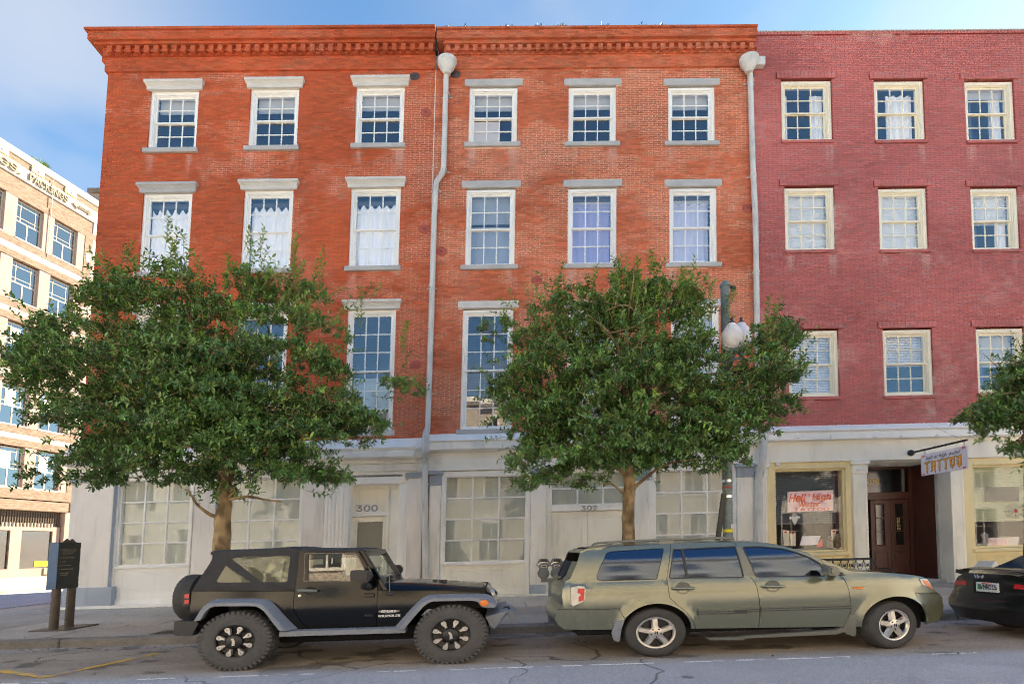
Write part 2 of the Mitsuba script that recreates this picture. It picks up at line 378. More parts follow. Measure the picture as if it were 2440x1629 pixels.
def cloth_col(p, n, uv):
    return mi.Color3f(0.030, 0.032, 0.036) * (0.8 + 0.5 * fbm(p.x * 5, p.y * 5, p.z * 5, octaves=3)) * (0.9 + 0.2 * noise(p.x * 150, p.y * 150, p.z * 150))
pr('soft_top', proc(cloth_col), 0.8, sheen=0.6)
pr('grey_plastic', speck((0.20, 0.225, 0.265), 0.3, 3.0), 0.5, specular=0.5)
pr('dark_plastic', (0.035, 0.036, 0.038), 0.55)
pr('under_black', (0.012, 0.012, 0.012), 0.9)
pr('rim_black', (0.018, 0.018, 0.018), 0.4)
pr('alloy', (0.62, 0.60, 0.56), 0.32, metallic=0.75)
pr('chrome', (0.75, 0.76, 0.78), 0.14, metallic=1.0)
def vin(k, t, ior): mat(k, {'type': 'thindielectric', 'int_ior': ior, 'specular_transmittance': rgb(*t)})
mat('vinyl_window', {'type': 'blendbsdf', 'weight': 0.24, 'a': {'type': 'thindielectric', 'int_ior': 1.6, 'specular_transmittance': rgb(0.8, 0.8, 0.62)}, 'b': {'type': 'twosided', 'bsdf': {'type': 'diffuse', 'reflectance': rgb(0.36, 0.38, 0.28)}}})
vin('car_glass', (0.80, 0.88, 0.82), 1.8)
mat('privacy_glass', {'type': 'twosided', 'bsdf': {'type': 'roughconductor', 'alpha': 0.012, 'specular_reflectance': rgb(0.10, 0.125, 0.17)}})
pr('seat_cloth', (0.05, 0.055, 0.06), 0.8)
mat('suv_paint', {'type': 'blendbsdf', 'weight': 0.40, 'a': {'type': 'twosided', 'bsdf': {'type': 'roughplastic', 'diffuse_reflectance': rgb(0.165, 0.175, 0.11), 'alpha': 0.04, 'int_ior': 1.7}}, 'b': {'type': 'twosided', 'bsdf': {'type': 'roughconductor', 'alpha': 0.06, 'specular_reflectance': rgb(0.36, 0.38, 0.33)}}})
pr('suv_trim', (0.19, 0.195, 0.17), 0.4, metallic=0.3)
pr('red_lens', (0.55, 0.015, 0.015), 0.2, clearcoat=1.0)
pr('clear_lens', (0.45, 0.45, 0.44), 0.15, metallic=0.4, clearcoat=1.0)
pr('amber_lens', (0.75, 0.19, 0.015), 0.25, clearcoat=1.0)
paint('sedan_paint', (0.028, 0.030, 0.032))
pr('plate_white', (0.72, 0.74, 0.70), 0.4)
pr('print_dark', (0.05, 0.05, 0.06), 0.6)
pr('print_green', (0.05, 0.28, 0.16), 0.6)
pr('pole_metal', speck((0.16, 0.20, 0.20), 0.7, 2.2, 14.0), 0.6, metallic=0.15)
pr('globe_white', (0.80, 0.79, 0.80), 0.25)
pr('meter_grey', speck((0.15, 0.165, 0.16), 0.3, 8.0), 0.5)
pr('galvanised', speck((0.22, 0.22, 0.215), 0.5, 5.0), 0.5, metallic=0.35)
pr('board_dark', speck((0.028, 0.034, 0.032), 0.5, 5.0), 0.5)
pr('board_blue', speck((0.035, 0.10, 0.22), 0.4, 4.0), 0.35)
pr('bronze', speck((0.085, 0.065, 0.045), 0.5, 6.0), 0.5)
pr('text_tan', (0.24, 0.21, 0.15), 0.7)
pr('sign_white', (0.76, 0.73, 0.80), 0.5)
pr('text_orange', (0.85, 0.36, 0.02), 0.5)
pr('text_teal', (0.03, 0.13, 0.13), 0.5)
pr('poster_pink', (0.85, 0.62, 0.60), 0.5)
pr('text_red', (0.72, 0.035, 0.015), 0.5)
pr('yellow_strap', (0.75, 0.65, 0.02), 0.5)
def tan_brick(p, n, uv):
    zz = p.z - K * p.x
    s = p.x * 0.55 + p.y * 0.83
    c = dr.floor(zz / 0.085); b = dr.floor((s + 0.5 * 0.3 * (c - 2 * dr.floor(c / 2))) / 0.3)
    fz = zz / 0.085 - c; r = cell_rand(c, b, 5)
    col = mix(mi.Color3f(0.17, 0.118, 0.085), mi.Color3f(0.27, 0.21, 0.16), r)
    return mix(col, mi.Color3f(0.36, 0.31, 0.26), smoothstep(0.16, 0.08, fz))
pr('tan_brick', proc(tan_brick), 0.85, specular=0.2)
pr('peach_stucco', plaster((0.36, 0.275, 0.235), 0.2, 0.6), 0.8)
pr('cream_stucco', plaster((0.50, 0.455, 0.39), 0.15, 0.5), 0.8)
pr('far_stucco', plaster((0.82, 0.79, 0.72), 0.12, 0.4), 0.8)
mat('far_glass', {'type': 'twosided', 'bsdf': {'type': 'roughconductor', 'alpha': 0.02, 'specular_reflectance': rgb(0.30, 0.30, 0.30)}})
pr('tile_yellow', (0.72, 0.58, 0.20), 0.5)
pr('tile_grey', (0.30, 0.33, 0.30), 0.5)
pr('tile_pink', (0.60, 0.16, 0.22), 0.5)
pr('board_plum', (0.085, 0.045, 0.065), 0.7)
pr('blind_green', (0.52, 0.55, 0.36), 0.7)
mat('transom_dark', {'type': 'twosided', 'bsdf': {'type': 'roughconductor', 'alpha': 0.02, 'specular_reflectance': rgb(0.09, 0.09, 0.10)}})
# ------------------------------------------------------------------ ground
rng = np.random.default_rng(5)
KY, ROADZ, SX0 = -6.32, -0.15, -16.3
g = M().add([[-300, -300, -.19], [300, -300, -.19], [300, 300, -.19], [-300, 300, -.19]], [[0, 1, 2, 3]])
struct('ground', g, 'concrete')
g = M().add([[-120, -19.5, ROADZ], [120, -19.5, ROADZ], [120, KY + .02, ROADZ], [-120, KY + .02, ROADZ]], [[0, 1, 2, 3]])
road = struct('road', g, 'asphalt')
g = M().add([[-36, KY + .02, ROADZ], [SX0 + .02, KY + .02, ROADZ], [SX0 + .02, 90, ROADZ], [-24, 90, ROADZ]], [[0, 1, 2, 3]])
struct('side_street', g, 'asphalt')
def strip_line(pts, w, z, name, matk, parent):
    m = M(); p = np.asarray(pts, float)
    for a, b in zip(p[:-1], p[1:]):
        t = (b - a) / np.linalg.norm(b - a); n = np.array([-t[1], t[0]]) * w / 2
        k = max(2, int(np.linalg.norm(b - a) / .25)); e = rng.uniform(.8, 1.1, (k, 2))
        c = a + (b - a) * np.linspace(0, 1, k)[:, None]
        A = np.c_[c + n * e[:, :1], np.full(k, z)]; B = np.c_[c - n * e[:, 1:], np.full(k, z)]
        m.strip(B, A)
    return part(parent, name, m, matk)
WY = -9.17
for x0, x1 in ((-7.6, -5.95), (-4.95, -2.55), (-1.9, .45), (.6, 2.35), (2.55, 4.9), (5.7, 6.7)):
    strip_line([(x0, WY), (x1, WY)], .055, ROADZ + .004, 'lane_line', 'line_white', road)
strip_line([atz(-60, 1592, ROADZ), atz(110, 1613, ROADZ), atz(380, 1556, ROADZ)], .13, ROADZ + .008, 'kerb_marking', 'line_yellow', road)

# pavement: kerb stones and flags, each a piece of its own on a bed
walk = struct('sidewalk', M().box(SX0 + .2, 60, KY + .25, .3, -.3, -.022), 'kerb_stone')
x = SX0 + .35
while x < 20:
    L = float(rng.uniform(1.9, 3.0))
    m = M().box(x + .006, min(x + L, 60) - .006, KY, KY + .30, -.22, rng.uniform(-.006, .004), .025)
    part(walk, 'kerb_stone', m, 'kerb_stone'); x += L
ye = [KY + .31, -4.75, -3.2, -1.65, -.55, .28]
for j in range(5):
    x = SX0 + .32 - (.9 if j % 2 else 0)
    while x < 19:
        L = float(rng.uniform(1.55, 2.15)) * (1.6 if j == 4 else 1)
        h = rng.uniform(-.008, .008)
        m = M().box(max(x, SX0 + .31) + .008, x + L - .008, ye[j] + .006, ye[j + 1] - .006, -.12, h, .012)
        part(walk, 'flag', m, 'concrete'); x += L
m = M(); y = KY
while y < 60: m.box(SX0, SX0 + .3, y + .01, y + 2.9, -.22, .0, .02); y += 2.92
part(walk, 'side_kerb', m, 'kerb_stone')
m = M().box(SX0 + .3, -13.5, .3, 60, -.2, -.004); part(walk, 'side_flags', m, 'concrete')
# pavement beyond the side street
D0, DD = np.array([-45.6, 34.0]), np.array([0.240, 0.971]); DN = np.array([0.971, -0.240])
e0 = atz(0, 1408, 0.0); off = float((e0 - D0) @ DN)
far = [D0 + DN * (off + .0) + DD * s for s in (-80, 60)] + [D0 - DN * 3 + DD * s for s in (60, -80)]
struct('far_sidewalk', M().prismz(Polygon(far), -.2, 0.0), 'concrete')

# ------------------------------------------------------------------ brick buildings
Wd = {'A00': (359, 475, 350, 465.4, 217, 355), 'A01': (341, 457, 328.6, 449, 460.5, 650), 'A10': (598, 713.6, 589, 706.4, 212, 350), 'A11': (582, 697.5, 571.4, 693, 453.5, 641.5),
      'A20': (849, 965, 843.6, 960, 207.5, 344.3), 'A21': (836.8, 954.6, 828.6, 950, 448, 635.5), 'A22': (828, 943.6, 818, 935, 737.9, 1027),
      'B00': (1119, 1233, 1115, 1232, 208, 341.5), 'B01': (1111.8, 1228.6, 1107, 1226, 450, 633), 'B02': (1102.9, 1223, 1095.7, 1219.6, 736.8, 1023.3),
      'B10': (1355.4, 1467.9, 1354, 1468.6, 206.7, 340.4), 'B11': (1353.6, 1469.6, 1352.5, 1470, 447.8, 630), 'B12': (1352, 1471, 1351, 1472, 735, 1018),
      'B20': (1590.4, 1702.9, 1594, 1704.6, 206.4, 339), 'B21': (1595, 1707, 1595, 1710.7, 447, 627.5), 'B22': (1598, 1713, 1600, 1717, 733, 1013),
      'C00': (1860.7, 1981, 1864, 1985.7, 191, 335), 'C01': (1868.6, 1988, 1872, 1991.8, 446, 596.4), 'C02': (1876.8, 1998, 1881, 2000.7, 787, 945.5),
      'C10': (2081, 2200.7, 2087.5, 2207, 191.8, 335), 'C11': (2091.8, 2207.9, 2097.9, 2213.9, 447.8, 595.5), 'C12': (2103, 2222, 2107.9, 2225.7, 784.5, 942.5),
      'C20': (2297, 2415, 2305, 2422, 192.9, 335.3), 'C21': (2312, 2425, 2318.6, 2433, 447.5, 595), 'C22': (2326.8, 2441, 2330, 2446, 782, 936)}
def opening(k):
    a, b, c, d, t, u = Wd[k]
    return ((ax(a, t) + ax(c, u)) / 2, (ax(b, t) + ax(d, u)) / 2, (az(a, u) + az(b, u)) / 2, (az(a, t) + az(b, t)) / 2)
OP = {k: opening(k) for k in Wd}
for r in range(3):   # the two left windows behind the tree
    pass
z2 = OP['A22'][2:]
for c in '01':
    x0 = (OP[f'A{c}0'][0] + OP[f'A{c}1'][0]) / 2; x1 = (OP[f'A{c}0'][1] + OP[f'A{c}1'][1]) / 2
    OP[f'A{c}2'] = (x0, x1, z2[0] - .03, z2[1] - .03)
for k, (x0, x1, z0, z1) in OP.items():
    STAINS.append((x0 + .12, z0 - .15, .22, .9)); STAINS.append((x1 - .12, z0 - .15, .24, 1.1))
XA, XAB, XBC, XC = -13.38, -2.53, 8.22, 20.0
ZB = {'A': az(980, 1040), 'B': az(1250, 1030), 'C': az(1829, 1019)}

BR = M()   # a brick: front face at y = 0, edges eased, unit length and height
def brick_unit(sx, sz, e=.006, d=.016):
    m = M(); a, b = e, e
    P = [[0, d, 0], [sx, d, 0], [sx, d, sz], [0, d, sz], [0, e * .7, 0], [sx, e * .7, 0], [sx, e * .7, sz], [0, e * .7, sz], [a, 0, b], [sx - a, 0, b], [sx - a, 0, sz - b], [a, 0, sz - b]]
    Fq = []
    for i in range(4):
        j = (i + 1) % 4; Fq += [[i, j, 4 + j, 4 + i], [4 + i, 4 + j, 8 + j, 8 + i]]
    Fq.append([8, 9, 10, 11]); return m.add(P, Fq)

def lay(x0, x1, z0, z1, holes, y=0.0, joint=.013):
    """Rectangles (x0, z0, w, h) of a running bond between the holes (x0, x1, z0, z1)."""
    out = []
    for c in range(int(z0 / COURSE), int(z1 / COURSE) + 1):
        a, b = max(c * COURSE + joint / 2, z0), min((c + 1) * COURSE - joint / 2, z1)
        if b - a < .02: continue
        sp = [(x0, x1)]
        for h0, h1, g0, g1 in holes:
            if g0 < b - .01 and g1 > a + .01:
                sp = [q for s, e in sp for q in ((s, min(e, h0)), (max(s, h1), e)) if q[1] - q[0] > .03]
        for s, e in sp:
            k = math.floor((s + .5 * PITCHX * (c % 2)) / PITCHX)
            while True:
                p0 = k * PITCHX - .5 * PITCHX * (c % 2)
                if p0 >= e: break
                q0, q1 = max(p0 + joint / 2, s), min(p0 + PITCHX - joint / 2, e)
                if q1 - q0 > .025: out.append((q0, a, q1 - q0, b - a))
                k += 1
    return out

FULL = brick_unit(PITCHX - .013, COURSE - .013)
def brickwork(parent, rects, matk, y, prefer, n=300):
    """The n preferred full bricks as parts, the rest as one part."""
    full = [i for i, r in enumerate(rects) if abs(r[2] - (PITCHX - .013)) < 1e-4 and abs(r[3] - (COURSE - .013)) < 1e-4]
    full.sort(key=lambda i: prefer(rects[i])); chosen = set(full[:n])
    proto = unit(FULL, matk)
    m = M(); jr = np.random.default_rng(len(rects))
    ju = jr.uniform(-.0035, .0015, len(rects))
    for i, (bx, bz, w, h) in enumerate(rects):
        if i in chosen: placed(key(f'{parent}__brick'), proto, mat_box(bx, y + ju[i], bz, 1, 1, 1))
        else:
            v, f = brick_unit(w, h).arr(); m.add(v + [bx, y + ju[i], bz], f)
    if m.v: part(parent, 'brickwork', m, matk, kind='stuff')

def bezel(m, x0, x1, z0, z1, w, y0, y1, wb=None):
    wb = w if wb is None else wb
    m.box(x0, x0 + w, y0, y1, z0, z1, .006); m.box(x1 - w, x1, y0, y1, z0, z1, .006)
    m.box(x0 + w, x1 - w, y0 + .001, y1, z1 - w, z1, .006); m.box(x0 + w, x1 - w, y0 + .001, y1, z0, z0 + wb, .006)

PANES = {}
def pane_proto(matk, i):
    k = (matk, i % 7)
    if k not in PANES:
        r = np.random.default_rng(40 + i % 7); t = r.uniform(-1, 1, 4) * .006
        PANES[k] = unit(M().add([[0, t[0], 0], [1, t[1], 0], [1, t[2], 1], [0, t[0] + t[2] - t[1], 1]], [[0, 1, 2, 3]]), matk)
    return PANES[k]

def sash(win, x0, x1, z0, z1, y, cols, rows, st, frame, glass, mun=.034, seed=0):
    """A sash with its glazing bars and its panes."""
    m = M(); bezel(m, x0, x1, z0, z1, st, y - .02, y + .02)
    gx = np.linspace(x0 + st, x1 - st, cols + 1); gz = np.linspace(z0 + st, z1 - st, rows + 1)
    for gxx in gx[1:-1]: m.box(gxx - mun / 2, gxx + mun / 2, y - .016, y + .016, z0 + st, z1 - st, .005)
    for gzz in gz[1:-1]: m.box(x0 + st, x1 - st, y - .0145, y + .0145, gzz - mun / 2, gzz + mun / 2, .005)
    part(win, 'sash', m, frame)
    for i in range(cols):
        for j in range(rows):
            h = int(rng.integers(0, 7))
            placed(key(f'{win}__pane'), pane_proto(glass, h), mat_box(gx[i], y + .002, gz[j], gx[i + 1] - gx[i], 1, gz[j + 1] - gz[j]))
    return gx, gz

def fabric(x0, x1, z0, z1, y, waves, amp=.05, scallop=0.0, seed=0, top_gap=0.0):
    """A hanging curtain with folds; its top edge may sag between rings."""
    n = 60; r = np.random.default_rng(seed); xx = np.linspace(x0, x1, n); ph = r.uniform(0, 6)
    u = (xx - x0) / (x1 - x0); rows = 10; V = []
    for j in range(rows + 1):
        t = j / rows
        yy = y + amp * np.sin(u * waves * 2 * np.pi + ph + .5 * np.sin(t * 2 + u * 7)) * (.6 + .4 * t) + .3 * amp * np.sin(u * waves * 4.7 + 2 * t)
        top = z1 - scallop * np.abs(np.sin(u * waves * np.pi * .9 + ph)) ** 1.5
        V.append(np.stack([xx, yy, top + (z0 - top) * t], 1))
    V = np.vstack(V); i, j = np.meshgrid(np.arange(rows), np.arange(n - 1), indexing='ij')
    return M().add(V, np.stack([i * n + j, (i + 1) * n + j, (i + 1) * n + j + 1, i * n + j + 1], -1).reshape(-1, 4))

def blind(x0, x1, z0, z1, y, pitch=.05):
    m = M(); z = z1
    while z > z0:
        m.add([[x0, y - .016, z - .026], [x1, y - .016, z - .026], [x1, y + .012, z + .022], [x0, y + .012, z + .022]], [[0, 1, 2, 3]]); z -= pitch
    m.box(x0, x1, y - .022, y + .022, z0 - .03, z0); m.box(x0, x1, y - .025, y + .025, z1, z1 + .05); return m

ORD = ['leftmost', 'second from left', 'third from left']
def sash_window(b, code, frame, rows, casing=.10, ydepth=.055):
    x0, x1, z0, z1 = OP[code]
    m = M(); bezel(m, x0, x1, z0, z1, casing, ydepth, .30, casing * .75)
    w = key(f'{b}__window'); put(w, m, frame)
    bx0, bx1, bz0, bz1 = x0 + casing, x1 - casing, z0 + casing * .75, z1 - casing
    m = M(); bezel(m, bx0, bx1, bz0, bz1, .03, ydepth + .03, .28); part(w, 'blind_stop', m, frame)
    bx0, bx1, bz1 = bx0 + .03, bx1 - .03, bz1 - .03; bz0 += .03
    zm = (bz0 + bz1) / 2
    sash(w, bx0, bx1, zm - .02, bz1, .145, 3, rows, .055, frame, 'window_glass')
    sash(w, bx0, bx1, bz0, zm + .03, .195, 3, rows, .055, frame, 'window_glass')
    return w, bx0, bx1, bz0, bz1, zm

def wall_backing(b, rect, holes, matk, name='wall'):
    poly = sbox(rect[0], rect[2], rect[1], rect[3])
    for h in holes: poly = poly.difference(sbox(h[0], h[2], h[1], h[3]))
    k = key(f'{b}__{name}'); put(k, M().prism(poly, .0055, .32), matk); return k

def shell(b, x0, x1, ztop, depth, wallmat):
    """Side and rear walls, roof, dark rooms with floors."""
    m = M(); m.box(x0 + .01, x0 + .31, .33, depth, -.2, ztop); m.box(x1 - .31, x1 - .01, .33, depth, -.2, ztop); m.box(x0 + .31, x1 - .31, depth - .3, depth, -.2, ztop)
    part(b, 'rear_wall', m, wallmat)
    m = M().box(x0 + .31, x1 - .31, .33, depth - .3, ztop - .8, ztop - .6); part(b, 'roof', m, 'stone')
    return m

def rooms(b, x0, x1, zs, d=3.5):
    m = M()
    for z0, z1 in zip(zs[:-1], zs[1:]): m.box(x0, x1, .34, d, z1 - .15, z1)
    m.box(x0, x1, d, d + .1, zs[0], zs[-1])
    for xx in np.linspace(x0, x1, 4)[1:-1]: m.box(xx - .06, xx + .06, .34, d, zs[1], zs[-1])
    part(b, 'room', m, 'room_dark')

Ba = thing('brick_building', 'orange red corner brick building with moulded stone lintels and house number 300', 'building')
Bb = thing('brick_building', 'orange brick building with flat grey stone lintels between the two downpipes', 'building')
Bc = thing('brick_building', 'maroon painted brick building with cream windows above the tattoo shop', 'building')

# --- stone lintels and sills first: they are holes in the brickwork too
def moulded_lintel(x0, x1, z0, z1, lean=.07):
    prof = [(0.30, 0), (-.06, 0), (-.06, .30), (-.075, .42), (-.12, .62), (-.155, .70), (-.155, .94), (-.15, 1.0), (.30, 1.0)]
    h = z1 - z0; m = M()
    # returns at both ends: the profile swept round three sides
    P = [(-y, z0 + t * h) for y, t in prof]
    L, Rr = [], []
    for p, zz in P:
        e = max(p, 0) - .06 if p > 0 else -.06
        L.append([x0 + .06 - (.06 + .6 * (p - .06)) if p > .06 else x0, -p, zz]); Rr.append([x1 - .06 + (.06 + .6 * (p - .06)) if p > .06 else x1, -p, zz])
    m.strip(L, Rr)
    for E, sg in ((L, 1), (Rr, -1)):
        E = np.array(E); B = E.copy(); B[:, 1] = .30; m.strip(E, B) if sg > 0 else m.strip(B, E)
    return m
HOLE = {'A': [], 'B': [], 'C': []}
for k in sorted(OP):
    x0, x1, z0, z1 = OP[k]; b = k[0]
    HOLE[b].append((x0, x1, z0, z1))
    if b == 'A':
        lt = (x0 - .10, x1 + .12, z1, z1 + .285); sl = (x0 - .10, x1 + .08, z0 - .155, z0)
        part(Ba, 'lintel', moulded_lintel(*lt), 'stone' if k[2] == '1' and k[1] == '0' else 'stone_pale')
        part(Ba, 'sill', M().box(sl[0], sl[1], -.085, .33, sl[2], sl[3], .012), 'stone' if k[2] != '2' else 'stone_pale')
    elif b == 'B':
        lt = (x0 - .16, x1 + .17, z1 + .035, z1 + .275); sl = (x0 - .13, x1 + .12, z0 - .15, z0)
        part(Bb, 'lintel', M().box(lt[0], lt[1], -.03, .33, lt[2], lt[3], .012), 'stone' if k[2] != '2' else 'stone_pale')
        part(Bb, 'sill', M().box(sl[0], sl[1], -.08, .33, sl[2], sl[3], .012), 'stone')
        HOLE[b].append((x0, x1, z1, z1 + .04))
    else:
        lt = (x0 - .16, x1 + .13, z1 + .05, z1 + .265); sl = (x0 - .02, x1 + .03, z0 - .10, z0)
        lk = key(f'{Bc}__lintel'); put(lk, M().box(lt[0] + .004, lt[1] - .004, -.028, .30, lt[2] + .004, lt[3] - .004), 'mortar_maroon')
        n = 15; w = (lt[1] - lt[0]) / n; proto = unit(brick_unit(w - .009, lt[3] - lt[2], .005, .03), 'brick_maroon')
        for i in range(n): placed(key(f'{lk}__brick'), proto, mat_box(lt[0] + i * w + .0045, -.038 + rng.uniform(-.003, .003), lt[2], 1, 1, 1))
        sk = key(f'{Bc}__sill'); put(sk, M().box(sl[0] + .004, sl[1] - .004, -.03, .30, sl[2] + .004, sl[3] - .004), 'mortar_maroon')
        n = 10; w = (sl[1] - sl[0]) / n; proto = unit(brick_unit(w - .008, sl[3] - sl[2], .005, .03), 'brick_maroon')
        for i in range(n): placed(key(f'{sk}__brick'), proto, mat_box(sl[0] + i * w + .004, -.042 + rng.uniform(-.003, .003), sl[2], 1, 1, 1))
        HOLE[b].append((x0, x1, z1, z1 + .05))
    HOLE[b] += [lt, sl]

# --- cornice heights (from the photograph, on the plane of each moulding)
def zl(pts, Y): return float(np.mean([az(x, y, Y) for x, y in pts]))
zA = dict(fr0=zl([(840, 167.5), (1000, 163)], -.05), fr1=zl([(840, 133.5), (1000, 131)], -.05), md0=zl([(840, 133), (1000, 130)], -.12), md1=zl([(840, 125), (1000, 123)], -.12),
          de0=zl([(840, 120.5), (1000, 118)], -.225), de1=zl([(840, 104), (1000, 102)], -.225), cr0=zl([(840, 89), (1000, 87.5)], -.335), cr1=zl([(840, 69.5), (1000, 68)], -.335), top=zl([(840, 59), (1000, 58)], -.40))
zBb = dict(fr0=zl([(1250, 161), (1600, 161)], -.05), fr1=zl([(1250, 131.5), (1600, 131)], -.05), md0=zl([(1250, 130), (1600, 130)], -.12), md1=zl([(1250, 124.5), (1600, 124)], -.12),
           de0=zl([(1250, 117), (1600, 118)], -.225), de1=zl([(1250, 103), (1600, 104)], -.225), cr0=zl([(1250, 88), (1600, 88)], -.335), cr1=zl([(1250, 69), (1600, 69.5)], -.335), top=zl([(1250, 59.5), (1600, 61)], -.40))
def cornice(b, x0, x1, z, matk, left_return):
    def band(y, za, zb, xa=None, xe=None, name='cornice'):
        m = M(); xs = (x0 if xa is None else xa)
        m.box(xs - (1.45 * y if left_return else 0), (x1 if xe is None else xe), -y, .30, za, zb, .01)
        if left_return: m.box(xs - 1.45 * y + .002, xs + .3, .302, 6, za + .002, zb - .002)
        return part(b, name, m, matk)
    band(.055, z['fr0'], z['fr1'], name='frieze')
    rects = lay(x0 - (.08 if left_return else 0), x1, z['fr0'], z['fr1'], [])
    fk = [k for k in scene if k.startswith(b + '__frieze')][0]
    brickwork(fk, rects, matk, -.063, lambda r: abs(r[0]), 0)
    inn = 0 if left_return else .22
    band(.12, z['fr1'] + .002, z['de0'] - .012, x0 + inn, name='bed_mould')
    band(.10, z['de0'] - .010, z['de1'] + .03, x0 + inn, name='dentil_band')
    band(.24, z['de1'] + .032, z['de1'] + .13, x0 + inn, name='dentil_course')
    band(.245, z['de1'] + .132, z['cr0'] + .05, x0 + inn * .6, name='soffit')
    ck = band(.335, z['cr0'], z['cr1'], name='corona')
    brickwork(ck, lay(x0 - (.485 if left_return else 0), x1, z['cr0'], z['cr1'], []), matk, -.343, lambda r: abs(r[0]), 0)
    band(.40, z['cr1'] + .002, z['top'], name='coping')
    n = int(round((x1 - x0 - inn) / .298)); w = (x1 - x0 - inn) / n
    hd = z['de1'] - z['de0']
    proto = unit(M().box(0, .158, -.228, -.05, 0, hd, .010), matk); low = unit(M().box(0, .145, -.12, -.01, 0, .07, .010), matk); mid = unit(M().box(0, w - .16, -.165, -.05, 0, .045, .006), matk)
    for i in range(n):
        xx = x0 + inn + i * w + .5 * (w - .158) + rng.uniform(-.006, .006)
        placed(key(f'{b}__dentil'), proto, mat_box(xx, rng.uniform(-.006, .006), z['de0'], 1, 1, 1))
        placed(key(f'{b}__tie_brick'), mid, mat_box(xx + .159, 0, z['de0'] + hd * .36, 1, 1, 1))
    if left_return:
        for i in range(12): placed(key(f'{b}__dentil'), unit(M().box(-.33, -.12, 0, .158, 0, hd, .012), matk), mat_box(x0, .1 + i * w, z['de0'], 1, 1, 1))
cornice(Ba, XA, XAB - .012, zA, 'brick_red', True)
cornice(Bb, XAB + .045, XBC + .02, zBb, 'brick_orange', False)

for b, nm, x0, x1, ztop, bm, mm in ((Ba, 'A', XA, XAB - .012, zA['fr0'] + .01, 'brick_red', 'mortar_red'), (Bb, 'B', XAB + .012, XBC - .006, zBb['fr0'] + .01, 'brick_orange', 'mortar_orange'),
                                    (Bc, 'C', XBC + .006, XC, az(2000, 84), 'brick_maroon', 'mortar_maroon')):
    z0 = ZB[nm] - (.3 if nm != 'C' else .25)
    wk = wall_backing(b, (x0, x1, z0, ztop), [h for h in HOLE[nm]], mm)
    if nm == 'A': pref = lambda r: abs(r[0] + 3.4) + abs(r[1] - 8.5) * .8
    elif nm == 'B': pref = lambda r: abs(r[0] - 3.9) * .55 + abs(r[1] - 10.2)
    else: pref = lambda r: abs(r[0] - 11.2) * .8 + abs(r[1] - 8.0)
    brickwork(wk, lay(x0, x1, z0, ztop, HOLE[nm]), bm, 0.0, pref)
    shell(b, x0, x1, ztop + .3 if nm == 'C' else ztop + 1.0, 20, bm)
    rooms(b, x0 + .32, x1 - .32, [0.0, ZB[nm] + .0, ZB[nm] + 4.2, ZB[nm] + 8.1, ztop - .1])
# maroon parapet: header course and metal flashing
zt = az(2000, 84)
pk = key(f'{Bc}__parapet'); put(pk, M().box(XBC + .03, XC, -.02, .31, zt + .002, zt + .10), 'mortar_maroon')
proto = unit(brick_unit(.108, .085, .006, .03), 'brick_maroon'); xx = XBC + .04
while xx < XC - .15: placed(key(f'{pk}__brick'), proto, mat_box(xx, -.034, zt + .008, 1, 1, 1)); xx += .118
part(Bc, 'flashing', M().box(XBC + .03, XC, -.05, .36, zt + .102, zt + .135, .01), 'stone')
# pale joint between the two orange buildings
part(Bb, 'party_joint', M().box(XAB - .012, XAB + .012, .004, .1, ZB['A'], zA['fr1'] - .01), 'stone_pale')

part(Bb, 'cornice_gap', M().box(XAB - .02, XAB + .05, -.20, .1, zA['fr1'], zA['top'] + .12), 'under_black')
